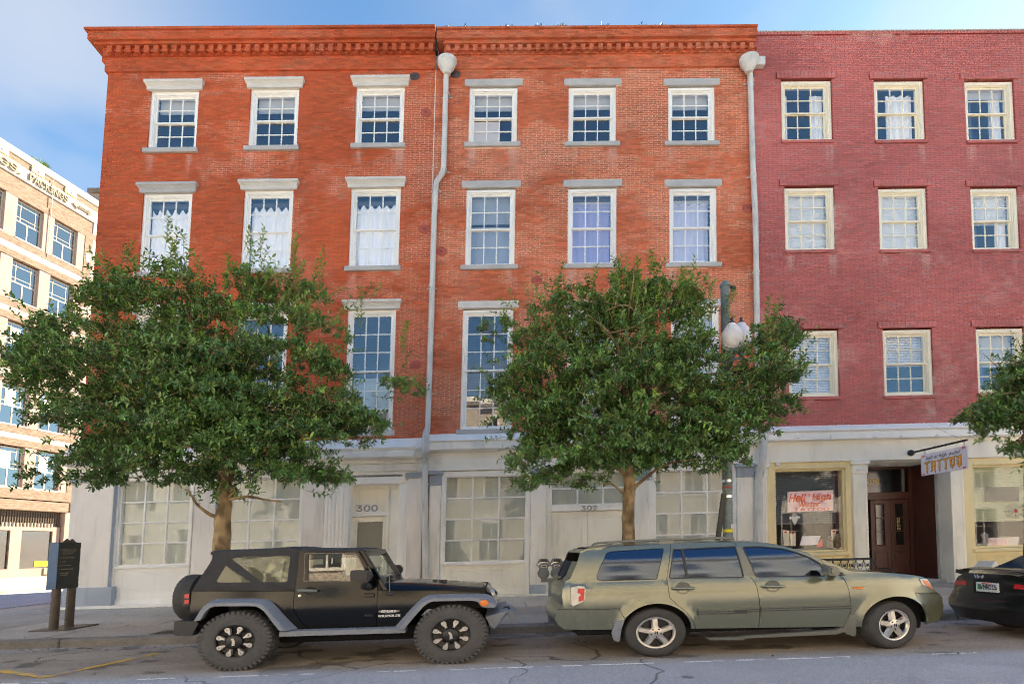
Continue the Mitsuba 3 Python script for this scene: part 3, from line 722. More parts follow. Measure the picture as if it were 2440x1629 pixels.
# --- windows, their blinds and curtains
def curtain(label, m, matk, group='curtains behind the upper windows'):
    k = thing('curtain', label, 'curtain', group); put(k, m, matk, smooth=True); return k
for k in sorted(OP):
    b, c, r = k; c, r = int(c), int(r)
    w, bx0, bx1, bz0, bz1, zm = sash_window({'A': Ba, 'B': Bb, 'C': Bc}[b], k, 'white_paint' if b != 'C' else 'cream_paint', 3 if r == 2 and b != 'C' else 2, casing=.095 if b != 'C' else .12)
    yb = .32
    where = {'A': 'corner building', 'B': 'middle building', 'C': 'maroon building'}[b]
    bay = {0: 'left', 1: 'middle', 2: 'right'}[c]; fl = {0: 'top', 1: 'second', 2: 'third'}[r]
    if b in 'AB' and r == 0:
        h = [.24, .26, .25, .26, .24, .25][c + 3 * (b == 'B')]
        part(w, 'shade', M().box(bx0 + .02, bx1 - .02, yb, yb + .02, bz1 - h * (bz1 - bz0), bz1 + .05), 'shade_cloth')
        if k == 'B00': part(w, 'cardboard', M().box(bx0 + .03, bx0 + .66 * (bx1 - bx0), .245, .26, bz0, zm - .03), 'board_beige')
    if b == 'A' and r == 1:
        curtain(f'white curtain with drooping top edge behind the {bay} window of the corner building second row', fabric(bx0 + .03, bx1, bz0, bz1 - .27, .285, 6, .035, .16, c + 1), 'curtain_white')
    if b == 'B' and r == 1 and c > 0:
        part(w, 'shade', M().box(bx0, bx1, yb + .06, yb + .08, bz1 - .22, bz1 + .05), 'shade_cloth')
        curtain('lavender blue curtain with wavy heading behind the middle second row window' if c == 1 else 'pale lavender curtain behind the second row window above the street lamp',
                fabric(bx0 + .03, bx1 - .05, bz0, bz1 - .20, .34, 4, .04, .06, 20 + c), 'curtain_lavender' if c == 1 else 'curtain_pale')
        part(w, 'curtain_rod', M().tube([(bx0, .31, bz1 - .36), (bx1, .31, bz1 - .36)], .012), 'stone_pale')
    if k == 'B21':
        m = M(); m.box(bx0 + .03, bx1 - .18, .262, .29, bz0 + .10, bz0 + .135, .004); m.box(bx0 + .03, bx1 - .18, .262, .29, bz0 + .02, bz0 + .04, .004)
        for t in np.linspace(0, 1, 7): m.box(bx0 + .05 + t * (bx1 - bx0 - .3), bx0 + .12 + t * (bx1 - bx0 - .3), .264, .288, bz0 + .03, bz0 + .11, .004)
        kk = thing('window_rack', 'low white slotted rack standing inside the pale lavender curtained window', 'rack'); put(kk, m, 'blind_white')
    if k == 'B01':
        part(w, 'shade', M().box(bx0, bx1, yb, yb + .02, zm + .3, bz1 + .05), 'grey_paint')
        part(w, 'screen', M().box(bx0, bx1, yb + .15, yb + .16, bz0, zm + .3), 'slate_paint')
    if b == 'A' and r == 2:
        part(w, 'shade', M().box(bx0, bx1, .5, .52, bz0, zm - .1), 'frosted_back')
    if b == 'B' and r == 2 and c: part(w, 'shade', M().box(bx0, bx1, yb, yb + .02, bz0, bz1), 'shade_cloth')
    if b == 'C' and r == 0:
        segs = {0: [(0, .16), (.70, 1)], 1: [(.34, .97)], 2: [(.70, .98)]}[c]
        for q, (s0, s1) in enumerate(segs):
            side = {(0, 0): 'narrow white drape at left edge of', (0, 1): 'gathered white drape at right edge of', (1, 0): 'wide white drape filling the middle of', (2, 0): 'white drape at right side of'}[(c, q)]
            curtain(f'{side} the {bay} top floor maroon building window', fabric(bx0 + s0 * (bx1 - bx0), bx0 + s1 * (bx1 - bx0), bz0, bz1 - .12, .34, 2 + 2 * c, .035, .03, 30 + 3 * c + q), 'curtain_white')
        if c == 2: part(w, 'shade', M().box(bx0, bx1, yb - .02, yb, bz1 - .28, bz1 + .05), 'shade_cloth')
    if b == 'C' and r == 1:
        part(w, 'blind', blind(bx0, bx1, bz0 + .04 if c < 2 else zm, bz1, .30), 'blind_white')
        part(w, 'shade', M().box(bx0, bx1, .34, .35, bz0 if c < 2 else zm, bz1), 'curtain_white')
        if c == 2: curtain('white drape under the half lowered blind in the right maroon building window', fabric(bx0 + .72 * (bx1 - bx0), bx1, bz0, zm, .34, 2, .03, 0, 44), 'curtain_white')
    if b == 'C' and r == 2:
        if c == 0: part(w, 'blind', blind(bx0, bx1, bz0 + .05, bz1, .30, .055), 'blind_white')
        if c == 1: part(w, 'blind', blind(bx0, bx1, zm, bz1, .30, .055), 'blind_white')
        if c == 2: part(w, 'shade', M().box(bx0, bx1, .34, .35, zm - .1, bz1), 'shade_cloth')

# --- iron anchor plates of the tie rods
for px, py, b, mk in ((1015, 269, Ba, 'anchor_red'), (1011, 547, Ba, 'anchor_red'), (990, 869, Ba, 'anchor_red'), (988, 183, Ba, 'anchor_dark'), (1085, 178, Bb, 'anchor_dark'), (1052, 600, Bb, 'anchor_red'),
                      (1279, 669, Bb, 'anchor_red'), (1510, 667, Bb, 'anchor_red'), (1781, 497, Bb, 'anchor_red')):
    X, Z = at(px, py); r = .145 if mk == 'anchor_red' else .135
    m = M().lathe([(0, -.012), (.03, -.050), (.055, -.048), (.07, -.030), (r * .93, -.024), (r, -.014), (r, .01), (0, .01)], (X, 0, Z), 'y', 28, 1.24)
    m.box(X - .035, X + .035, -.066, -.03, Z - .009, Z + .009, .003)
    part(b, 'anchor_plate', m, mk, smooth=40)
# ------------------------------------------------------------------ shop fronts
def PX(p0, p1, t, b, Y):
    """x0, x1, z0, z1 of a photograph rectangle on the plane y = Y."""
    return ax(p0, (t + b) / 2, Y), ax(p1, (t + b) / 2, Y), az((p0 + p1) / 2, b, Y), az((p0 + p1) / 2, t, Y)

def slab(b, name, r, y0, y1, matk, c=.012, label=None):
    return part(b, name, M().box(r[0], r[1], y0, y1, r[2], r[3], c), matk, label=label)

def shop_window(b, r, cols, rows, Y, frame, glass='shop_glass', back=None, backy=.25, st=.05, mun=.05, bar=None):
    x0, x1, z0, z1 = r
    m = M(); bezel(m, x0, x1, z0, z1, st, Y - .05, Y + .06)
    w = key(f'{b}__shop_window'); put(w, m, frame)
    gx = np.linspace(x0 + st, x1 - st, cols + 1); gz = np.linspace(z0 + st, z1 - st, rows + 1)
    m = M()
    for g in gx[1:-1]: m.box(g - mun / 2, g + mun / 2, Y - .03, Y + .03, z0 + st, z1 - st, .006)
    for g in gz[1:-1]: m.box(x0 + st, x1 - st, Y - .027, Y + .027, g - mun / 2, g + mun / 2, .006)
    if m.v: part(w, 'glazing_bar', m, frame)
    for i in range(cols):
        for j in range(rows):
            placed(key(f'{w}__pane'), pane_proto(glass, int(rng.integers(0, 7))), mat_box(gx[i], Y + .002, gz[j], gx[i + 1] - gx[i], 1, gz[j + 1] - gz[j]))
    if back: part(w, 'screen', M().box(x0, x1, Y + backy, Y + backy + .02, z0, z1), back)
    return w

def panel(b, r, Y, matk, inset=.012, w=.035):
    m = M(); bezel(m, *r, w, Y - inset, Y + .02); m.box(r[0] + w + .02, r[1] - w - .02, Y - inset * .8, Y + .02, r[2] + w + .02, r[3] - w - .02, .008)
    return part(b, 'raised_panel', m, matk)

def profile_run(b, name, x0, x1, prof, matk, endl=True):
    """Moulding: prof is a list of (y, z) from the bottom up, run along x with closed ends."""
    P = [(p, z) for p, z in prof] + [(.3, prof[-1][1]), (.3, prof[0][1])]
    return part(b, name, M().prismx(Polygon(P), x0, x1), matk)

def text_on(k, txt, cx, cz, Y, height, width, matk, depth=.012, bold=True, slant=0.0, up=0.0, mirror=1):
    """Lettering on a plane facing the street."""
    t = meshkit.text_mesh(txt, 1.0, .1, bold); v = np.asarray(t.vertices); x0, x1 = v[:, 0].min(), v[:, 0].max(); y0, y1 = v[:, 1].min(), v[:, 1].max()
    u = (v[:, 0] - (x0 + x1) / 2) / (x1 - x0) * width; w = (v[:, 1] - (y0 + y1) / 2) / (y1 - y0) * height
    d = v[:, 2] / .1 * depth
    P = np.stack([cx + u + slant * w, Y - d, cz + w + up * u], 1)
    put(k, M().add(P, np.asarray(t.faces)), matk); return k

def shield(m, X, Z, y, w=.20, h=.24, dome=False):
    """Small relief ornament: outline of a shield, or of a tuft when dome."""
    if dome: pts = [(-.5, -.4), (.5, -.4), (.42, -.1), (.25, .1), (.2, .4), (0, .5), (-.2, .4), (-.25, .1), (-.42, -.1)]
    else: pts = [(-.5, .5), (-.2, .38), (0, .45), (.2, .38), (.5, .5), (.42, .0), (.2, -.35), (0, -.5), (-.2, -.35), (-.42, .0)]
    p = Polygon([(X + a * w, Z + b * h) for a, b in pts]); q = p.buffer(-.018)
    m.prism(p.difference(q), y - .012, y + .01); m.prism(q.buffer(-.025), y - .008, y + .01)

# ---------------- building 300
PF = 'front_paint'
gA = lambda *a: PX(*a)
x_l = XA - .10
zs = az(300, 1441, -.12)
slab(Ba, 'base_step', (x_l - .06, XAB, -.05, zs), -.19, .3, 'white_paint')
r = PX(185, 262, 1146, 1441, -.10); zcap = az(225, 1141, -.1)
part(Ba, 'corner_pilaster', M().box(x_l, r[1], -.10, .34, zs, zcap, .012), 'pink_paint')
part(Ba, 'pilaster_return', M().box(r[1] + .001, r[1] + .012, -.085, .2, zs + .35, zcap - .01), 'slate_paint')
r2 = PX(180, 262, 1399, 1441, -.12); part(Ba, 'plinth', M().box(x_l - .03, r2[1] + .03, -.125, .32, zs, r2[3], .01), 'slate_paint')
r2 = PX(185, 264, 1139, 1150, -.13); part(Ba, 'capital', M().box(x_l - .04, r2[1] + .03, -.15, .32, r2[2], r2[3], .012), 'grey_paint')
ztop = az(500, 1139, -.04)
def pier(p0, p1, Y, matk, ret=None, base=None):
    r = PX(p0, p1, 1146, 1441, Y)
    part(Ba, 'pier', M().box(r[0], r[1], Y, .34, zs if base is None else base, ztop, .012), matk)
    if ret: part(Ba, 'pilaster_return', M().box(r[1] + .001, r[1] + .012, Y + .012, .2, zs + .3, ztop - .02), 'slate_paint')
pier(457, 508, -.06, 'pink_paint', True); pier(717, 768, -.06, 'pink_paint'); pier(968, 1004, -.06, 'pink_paint')
slab(Ba, 'capital', PX(966, 1004, 1125, 1139, -.08), -.10, .3, 'grey_paint')
for p0, p1, t, bt in ((286, 455, 1143, 1347), (530, 717, 1138, 1342)):
    r = PX(p0, p1, t, bt, .17)
    shop_window(Ba, r, 3, 4, .17, 'white_paint', back='frosted_back', backy=.16)
    x0, x1 = ax(p0 - 14, 1250, .1), ax(p1 + 4, 1250, .1)
    m = M(); m.box(x0, r[0], .05, .34, zs, ztop, .01); m.box(r[0], x1, .06, .34, r[3], ztop, .01); m.box(r[1], x1, .06, .34, zs, r[3] - .002, .01); part(Ba, 'window_surround', m, 'white_paint')
    part(Ba, 'shop_sill', M().box(r[0] - .03, x1, .015, .3, r[2] - .075, r[2], .012), 'white_paint')
    m = M(); m.box(r[0], x1, .09, .3, zs, r[2] - .077); part(Ba, 'stall_riser', m, 'white_paint')
    pr_ = (r[0] + .22, r[1] - .25, zs + .38, r[2] - .20); panel(Ba, pr_, .088, 'white_paint')
    part(Ba, 'riser_foot', M().box(r[0], x1, .05, .1, zs, zs + .16, .01), 'white_paint')
# broken pane patch
X, Z = at(437, 1313, .15)
m = M(); rr = np.random.default_rng(3)
for i in range(22):
    a = rr.uniform(0, 6.28); L = rr.uniform(.05, .16); p = np.array([X + .02 * math.cos(a), .155, Z + .02 * math.sin(a)]); q = p + np.array([L * 1.2 * math.cos(a), 0, L * math.sin(a)])
    m.tube([p, (p + q) / 2 + [rr.uniform(-.01, .01), 0, rr.uniform(-.01, .01)], q], [.006, .004, .002], 4)
m.tube([(X - .30, .155, Z - .10), (X - .12, .155, Z - .01)], .008, 5)
k = key([q for q in scene if q.startswith(Ba + '__shop_window')][0] + '__crack'); put(k, m, 'stone_pale'); labels[k] = {'label': 'star shaped crack with taped edges'}
# door with the number 300
doorp = PX(829, 924, 1153, 1440, .28)
sur = PX(768, 828, 1150, 1441, -.03)
m = M(); m.box(sur[0], sur[1], -.03, .34, zs, sur[3] + .1, .01)
for t in np.linspace(.12, .88, 6): m.box(sur[0] + t * (sur[1] - sur[0]) - .035, sur[0] + t * (sur[1] - sur[0]) + .035, -.052, -.025, zs + .25, sur[3] - .05, .016)
part(Ba, 'fluted_pilaster', m, 'white_paint')
sr = PX(946, 968, 1150, 1441, -.03); m = M(); m.box(sr[0], sr[1], -.03, .34, zs, sr[3] + .1, .01); m.box(sr[0] + .06, sr[1] - .06, -.045, -.02, zs + .25, sr[3] - .05, .01); part(Ba, 'fluted_pilaster', m, 'white_paint')
jl, jr_ = sur[1], sr[0]; hz = PX(820, 957, 1136, 1153, -.05)
slab(Ba, 'door_head', (ax(768, 1145, -.05), ax(958, 1145, -.05), hz[2], hz[3]), -.07, .34, 'white_paint')
m = M(); m.box(ax(958, 1150, -.06), ax(968, 1150, -.06), -.09, .2, az(962, 1151, -.06), az(962, 1128, -.06), .03); part(Ba, 'bracket', m, 'cream_paint')
m = M(); m.box(doorp[0] - .01, doorp[0] + .06, .22, .5, zs, hz[2], .01); m.box(doorp[1] - .06, doorp[1] + .02, .22, .5, zs, hz[2], .01); m.box(jl - .02, doorp[0] - .012, .30, .6, zs, hz[2]); m.box(doorp[1] + .022, jr_ + .02, .26, .6, zs, hz[2], .008)
part(Ba, 'door_frame', m, 'front_paint')
tr = PX(832, 924, 1165, 1220, .34); rail = PX(829, 924, 1220, 1230, .30)
slab(Ba, 'transom_panel', (doorp[0] + .05, doorp[1] - .05, rail[3], hz[2]), .40, .5, 'cream_front')
m = M(); bezel(m, doorp[0] + .06, doorp[1] - .06, rail[3], hz[2], .10, .33, .42, .03); part(Ba, 'transom_frame', m, 'cream_front')
slab(Ba, 'transom_rail', (doorp[0] + .06, doorp[1] - .06, rail[2], rail[3]), .26, .5, 'white_paint')
a = [at(843, 1219, .30), at(855, 1201, .30), at(898, 1201, .30), at(909, 1219, .30)]
nb = key(f'{Ba}__number_plaque'); put(nb, M().prism(Polygon([(p[0], max(p[1], rail[3])) for p in a]), .30, .36), 'white_paint')
t = at(874.5, 1210.5, .30); text_on(key(nb + '__numeral'), '300', t[0], t[1], .30, .21, .70, 'letter_grey')
dr_ = PX(831, 924, 1230, 1440, .36); dz1 = rail[2] - .01
dk = key(f'{Ba}__door'); gl = PX(850, 911, 1243, 1350, .36)
dp = sbox(doorp[0] + .065, zs + .01, doorp[1] - .065, dz1).difference(sbox(gl[0], zs + .9, gl[1], gl[3]))
put(dk, M().prism(dp, .36, .42), 'cream_front')
m = M(); bezel(m, gl[0] - .05, gl[1] + .05, zs + .85, gl[3] + .05, .05, .335, .37); part(dk, 'glazing_bead', m, 'cream_front')
pk = key(f'{dk}__pane'); put(pk, M().box(gl[0], gl[1], .385, .392, zs + .9, gl[3]), 'suv_trim')
# entablature
xe = ax(987, 1080, -.40)
z_l0, z_l1 = az(940, 1066, -.40), az(940, 1043, 0); zc0 = az(940, 1088, -.40); zc1 = az(940, 1076, -.40)
zb0, zb1 = az(900, 1105, -.16), az(900, 1090, -.16); zw0 = az(900, 1123, -.12)
def entab(x0, x1, s, tag):
    profile_run(Ba, 'cornice_ledge', x0, x1, [(-.41 * s, z_l0), (-.41 * s, z_l0 + .02), (-.02, z_l1 - .03)], 'white_paint')
    profile_run(Ba, 'shop_cornice', x0, x1, [(-.20 * s, zc0 - .04), (-.38 * s, zc0), (-.40 * s, zc0 + .01), (-.40 * s, zc1), (-.36 * s, zc1 + .03), (-.40 * s, z_l0 - .04), (-.41 * s, z_l0 - .003)], 'front_paint')
    profile_run(Ba, 'architrave', x0, x1, [(-.14 * s, zb0), (-.16 * s, zb0 + .02), (-.16 * s, zc0 - .045)], 'front_paint')
    profile_run(Ba, 'fascia_board', x0, x1, [(-.10 * s, zw0), (-.12 * s, zw0 + .02), (-.12 * s, zb0 - .003)], 'front_paint')
    profile_run(Ba, 'frieze_board', x0, x1, [(-.06 * s, ztop - .02), (-.06 * s, zw0 - .003)], 'front_paint')
entab(XA - .22, xe, 1.0, 'a'); entab(xe + .002, XAB - .01, .55, 'b')

# ---------------- building 302
zsB = az(1180, 1412, -.10)
def bpil(p0, p1, capt, capb, Y=-.10, zt=None):
    r = PX(p0, p1, capb, 1420, Y); cx = (r[0] + r[1]) / 2
    z1 = az((p0 + p1) / 2, capb, Y); zp = .33
    m = M(); m.box(r[0], r[1], Y, .34, zp + .002, z1 + .01, .01)
    w = r[1] - r[0]; H = z1 - zp
    m.box(r[0] + .05, r[0] + .08, Y - .012, Y + .01, zp + .15, z1 - .12, .005); m.box(r[1] - .08, r[1] - .05, Y - .012, Y + .01, zp + .15, z1 - .12, .005)
    k = key(f'{Bb}__iron_pilaster'); put(k, m, 'front_paint')
    for f, dome in ((.93, False), (.50, True), (.40, False), (.10, True)):
        mm = M(); shield(mm, cx, zp + f * H, Y, w * .52, .21, dome); part(k, 'relief', mm, 'front_paint')
    part(k, 'plinth', M().box(r[0] - .01, r[1] + .01, Y - .015, .33, .02, zp, .01), 'slate_paint')
    zc = az((p0 + p1) / 2, capt, Y)
    m = M(); m.box(r[0] - .01, r[1] + .01, Y - .03, .33, z1 + .012, z1 + (zc - z1) * .70, .012); m.box(r[0] - .06, r[1] + .07, Y - .09, .33, z1 + (zc - z1) * .70 + .002, zc, .03)
    m.box(cx - .07, cx + .07, Y - .05, Y, z1 + (zc - z1) * .30, z1 + (zc - z1) * .42, .012)
    part(k, 'capital', m, 'grey_paint')
    return r
bp = [bpil(1020, 1047, 1122, 1157), bpil(1264, 1301, 1118, 1150), bpil(1514, 1548, 1110, 1145), bpil(1759, 1799, 1104, 1137)]
zfB = az(1200, 1118, -.06)
profile_run(Bb, 'cornice_ledge', XAB + .01, XBC, [(-.36, az(1200, 1047, -.36)), (-.36, az(1200, 1046, -.36) + .02), (-.02, az(1200, 1031, 0))], 'white_paint')
zq0, zq1 = az(1200, 1068, -.34), az(1200, 1052, -.34)
profile_run(Bb, 'shop_cornice', XAB + .01, XBC, [(-.16, zq0 - .05), (-.31, zq0), (-.34, zq0 + .015), (-.34, zq1), (-.30, zq1 + .02), (-.36, az(1200, 1047, -.36) - .003)], 'front_paint')
profile_run(Bb, 'frieze_board', XAB + .01, XBC, [(-.08, zfB), (-.08, zq0 - .052)], 'front_paint')
X, Z = at(1048, 1097, -.08); part(Bb, 'anchor_plate', M().lathe([(0, -.06), (.02, -.055), (.03, -.02), (.12, -.015), (.135, 0), (0, 0.01)], (X, -.08, Z), 'y', 24, 1.2), 'front_paint', smooth=40)
slab(Bb, 'base_step', (XAB + .02, XBC, -.06, .05), -.16, .3, 'cream_front')
for i, (p0, p1, t, bt) in enumerate(((1060, 1253, 1134, 1338), (1560, 1748, 1119, 1326))):
    r = PX(p0, p1, t, bt, .06); pl, pr2 = (bp[0][1], bp[1][0]) if i == 0 else (bp[2][1], bp[3][0])
    shop_window(Bb, r, 3, 4, .06, 'white_paint', back='frosted_back', backy=.35, st=.03)
    zt_ = zfB - .02
    m = M(); m.box(pl + .01, r[0], -.02, .34, .06, zt_, .01); m.box(r[1], pr2 - .01, -.02, .34, .06, zt_, .01); m.box(r[0], r[1], -.021, .34, r[3], zt_, .01); part(Bb, 'window_surround', m, 'white_paint')
    part(Bb, 'shop_sill', M().box(r[0] - .05, r[1] + .05, -.06, .3, r[2] - .09, r[2], .015), 'white_paint')
    part(Bb, 'stall_riser', M().box(r[0], r[1], .01, .3, .06, r[2] - .092), 'cream_front')
    panel(Bb, (r[0] + .17, r[1] - .15, .32, r[2] - .24), .008, 'cream_front')
    part(Bb, 'riser_foot', M().box(r[0], r[1], -.03, .02, .06, .2, .01), 'cream_front')
# double door 302
dl, dr2 = bp[1][1], bp[2][0]
Yd = .10
zt0 = az(1400, 1202, Yd); zt1 = az(1400, 1124, Yd); zh0 = az(1400, 1217, Yd)
fx0, fx1 = ax(1312, 1250, Yd), ax(1500, 1250, Yd)
m = M(); m.box(dl + .01, fx0, .02, .4, .05, zfB - .02, .01); m.box(fx1, dr2 - .01, .02, .4, .05, zfB - .02, .01); m.box(fx0, fx1, .021, .4, zt1, zfB - .02, .01); part(Bb, 'door_frame', m, 'cream_front')
shop_window(Bb, (fx0, fx1, zt0, zt1), 3, 2, Yd, 'white_paint', back='frosted_back', backy=.3, st=.03)
hk = key(f'{Bb}__transom_rail'); put(hk, M().box(fx0, fx1, .03, .4, zh0, zt0 - .002, .012), 'white_paint')
t = at(1404, 1210, .03); text_on(key(hk + '__numeral'), '302', t[0], t[1], .03, .16, .52, 'letter_grey')
xm = ax(1401, 1280, Yd)
for a, bb in ((fx0, xm - .006), (xm + .006, fx1)):
    k = key(f'{Bb}__door'); put(k, M().box(a, bb, Yd + .02, Yd + .08, .09, zh0 - .01, .006), 'cream_front')
    for zz0, zz1 in ((1.15, zh0 - .2), (.75, 1.05), (.2, .65)):
        m = M(); bezel(m, a + .2, bb - .17, zz0, zz1, .03, Yd + .005, Yd + .03); m.box(a + .26, bb - .23, Yd + .012, Yd + .03, zz0 + .06, zz1 - .06, .006); part(k, 'raised_panel', m, 'cream_front')
part(Bb, 'threshold', M().box(fx0, fx1, -.1, .3, .052, .088, .01), 'stone')

# ---------------- tattoo shop
YP = 'yellow_paint'; CF = 'cream_front'
z_fc = az(2000, 1098, -.05)
profile_run(Bc, 'cornice_ledge', XBC + .01, XC, [(-.30, az(2000, 1025, -.30)), (-.30, az(2000, 1024, -.30) + .02), (-.02, az(2000, 1013, 0))], 'white_paint')
q0, q1 = az(2000, 1045, -.26), az(2000, 1031, -.26)
profile_run(Bc, 'shop_cornice', XBC + .01, XC, [(-.12, q0 - .02), (-.26, q0), (-.26, q1), (-.22, q1 + .02), (-.30, az(2000, 1025, -.30) - .003)], 'white_paint')
profile_run(Bc, 'frieze_board', XBC + .01, XC, [(-.06, z_fc), (-.06, q0 - .022)], CF)
for px in (1900, 1981, 2085, 2148, 2233, 2330): X, Z = at(px, 1040 - .01 * (px - 2000), -.26); part(Bc, 'rosette', M().lathe([(0, -.05), (.03, -.045), (.05, -.012), (.06, 0), (0, .01)], (X, -.26, Z), 'y', 16, 1.2), 'white_paint', smooth=40)
def cpil(p0, p1, capt=1095, capb=1128, base=1385):
    Y = -.06; r = PX(p0, p1, capb, base, Y); cx = (r[0] + r[1]) / 2; w = r[1] - r[0]
    z1 = az((p0 + p1) / 2, capb, Y); zc = az((p0 + p1) / 2, capt, Y)
    m = M(); m.box(r[0], r[1], Y, .45, 0, z1, .01); bezel(m, r[0] + .07, r[1] - .07, .35, z1 - .1, .015, Y - .012, Y + .01)
    k = key(f'{Bc}__iron_pilaster'); put(k, m, CF)
    for f, dome in ((.90, False), (.52, True), (.42, False)):
        mm = M(); shield(mm, cx, f * z1, Y, w * .5, .22, dome); part(k, 'relief', mm, CF)
    m = M(); m.box(r[0] - .02, r[1] + .02, Y - .03, .45, z1 + .002, z1 + (zc - z1) * .62, .012); m.box(r[0] - .06, r[1] + .08, Y - .08, .45, z1 + (zc - z1) * .62 + .002, zc + .01, .03); m.tube([(cx - .1, Y - .04, z1 + .12), (cx + .1, Y - .04, z1 + .12)], .022, 8); part(k, 'capital', m, CF)
    return r
cp = [cpil(1802, 1830, 1104, 1137, 1395), cpil(2036, 2070), cpil(2270, 2301, 1088, 1120, 1380)]
for i, (p0, p1, t, bt, l, rr_) in enumerate(((1843, 2011, 1118, 1315, cp[0][1], cp[1][0]), (2313, 2500, 1107, 1303, cp[2][1], ax(2520, 1200)))):
    r = PX(p0, p1, t, bt, .15); w = shop_window(Bc, r, 1, 1, .15, YP, st=.06)
    m = M(); m.box(l + .005, r[0], .02, .45, .05, z_fc, .012); m.box(r[1], rr_ - .005, .02, .45, .05, z_fc, .012); m.box(r[0], r[1], .021, .45, r[3], z_fc, .012); part(Bc, 'window_surround', m, YP)
    part(Bc, 'shop_sill', M().box(r[0] - .1, r[1] + .1, -.03, .3, r[2] - .13, r[2] - .01, .02), YP)
    part(Bc, 'stall_riser', M().box(r[0], r[1], .05, .3, 0, r[2] - .132), YP)
    m = M()
    for q in range(4): m.box(r[0] + .02, r[1] - .02, .02, .06, r[2] - .24 - q * .06, r[2] - .21 - q * .06, .012)
    part(Bc, 'moulding', m, YP); panel(Bc, (r[0] + .1, r[1] - .1, .15, r[2] - .52), .048, YP)
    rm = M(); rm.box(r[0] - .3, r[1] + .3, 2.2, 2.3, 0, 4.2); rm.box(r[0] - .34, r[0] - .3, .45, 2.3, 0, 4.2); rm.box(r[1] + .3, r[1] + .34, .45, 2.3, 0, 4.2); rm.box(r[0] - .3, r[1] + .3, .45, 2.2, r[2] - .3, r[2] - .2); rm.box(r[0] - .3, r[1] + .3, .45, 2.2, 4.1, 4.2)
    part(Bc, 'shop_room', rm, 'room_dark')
    if i == 0: W1, R1 = w, r
    else: W2, R2 = w, r
part(W1, 'blind', blind(R1[0] + .05, ax(1990, 1200, .3), az(1930, 1245, .3), R1[3] - .08, .30, .066), 'meter_grey')
part(W1, 'wall_panel', M().box(ax(1988, 1200, .42), R1[1] + .05, .42, .46, R1[2], R1[3]), 'board_plum')
part(W2, 'blind', blind(R2[0], R2[1], az(2360, 1240, .28), R2[3] - .08, .28, .05), 'blind_green')
# recessed entrance
rl, rr3 = cp[1][1], cp[2][0]; dY = 1.5
zt_ = z_fc - .01
m = M(); m.box(rl, rr3, .36, dY + .2, zt_, zt_ + .1); part(Bc, 'porch_ceiling', m, 'cream_front')
part(Bc, 'porch_floor', M().box(rl, rr3, .25, dY + .2, -.1, .10), 'stone')
part(Bc, 'porch_jamb', M().box(rr3 - .02, rr3 + .1, .45, .56, .1, zt_), 'pipe_paint'); part(Bc, 'porch_jamb', M().box(rl - .1, rl + .02, .45, .56, .1, zt_), 'pipe_paint')
m = M(); m.box(rr3 - .03, rr3 + .08, .562, dY, .1, zt_); part(Bc, 'porch_wall', m, 'door_brown')
m = M()
for za, zb in ((.3, 2.0), (2.15, 3.1)):
    for q in ((.65, .70), (dY - .15, dY - .1)): m.box(rr3 - .045, rr3 - .02, q[0], q[1], za, zb)
    m.box(rr3 - .045, rr3 - .02, .65, dY - .1, za, za + .05); m.box(rr3 - .045, rr3 - .02, .65, dY - .1, zb - .05, zb)
part(Bc, 'porch_panelling', m, 'door_brown')
part(Bc, 'porch_wall', M().box(rl - .08, rl + .03, .562, dY, .1, zt_), 'door_brown')
zd1 = az(2120, 1190, dY); zx0 = az(2120, 1172, dY); zx1 = az(2120, 1118, dY)
x0, x1 = rl + .03, rr3 - .03
dpx = lambda p: ax(p, 1250, dY)
frx = dpx(2168)
m = M(); m.box(x0, x1, dY, dY + .1, zx1, zt_); m.box(frx, x1, dY - .001, dY + .1, .1, zx1); m.box(x0, frx, dY - .03, dY + .1, zd1, zx0, .015); part(Bc, 'door_frame', m, 'door_brown')
tk = key(f'{Bc}__transom'); put(tk, M().box(x0, dpx(2152), dY + .02, dY + .03, zx0, zx1), 'transom_dark')
part(tk, 'mullion', M().box(dpx(2152), dpx(2158), dY - .02, dY + .06, zx0, zx1), 'galvanised')
t = at(2077, 1146.5, dY + .01); text_on(key(tk + '__numeral'), '308', t[0], t[1], dY + .018, .20, .56, 'gold_paint', .006)
xc = dpx(2123)
for i, (a, bb, g0, g1) in enumerate(((dpx(2076), xc - .006, dpx(2088), dpx(2108)), (xc + .006, frx - .02, dpx(2134), dpx(2154)))):
    gz0, gz1 = az(2110, 1298, dY), az(2110, 1201, dY)
    k = key(f'{Bc}__door'); put(k, M().prism(sbox(a, .12, bb, zd1 - .01).difference(sbox(g0, gz0, g1, gz1)), dY + .01, dY + .07), 'door_brown')
    hh = (gz1 - gz0) / 3
    for q in range(3): part(k, 'pane', M().box(g0, g1, dY + .035, dY + .04, gz0 + q * hh + .015, gz0 + (q + 1) * hh - .015), 'transom_dark')
    m = M()
    for q in (1, 2): m.box(g0, g1, dY + .005, dY + .07, gz0 + q * hh - .015, gz0 + q * hh + .015)
    bezel(m, g0 - .03, g1 + .03, gz0 - .03, gz1 + .03, .03, dY - .01, dY + .02); part(k, 'glazing_bead', m, 'door_brown')
    m = M(); bezel(m, a + .1, bb - .1, .3, gz0 - .22, .04, dY - .012, dY + .015); part(k, 'raised_panel', m, 'door_brown')
    if i == 1:
        ok = thing('open_sign', 'vertical OPEN lettering in gold on the right leaf of the brown shop door', 'sign')
        for q, ch in enumerate('OPEN'):
            cxx, czz = (g0 + g1) / 2 - .02, gz0 + 2 * hh - .06 - .11 * q
            text_on(key(ok + '__letter'), ch, cxx, czz, dY + .03, .085, .12, 'gold_paint', .004)
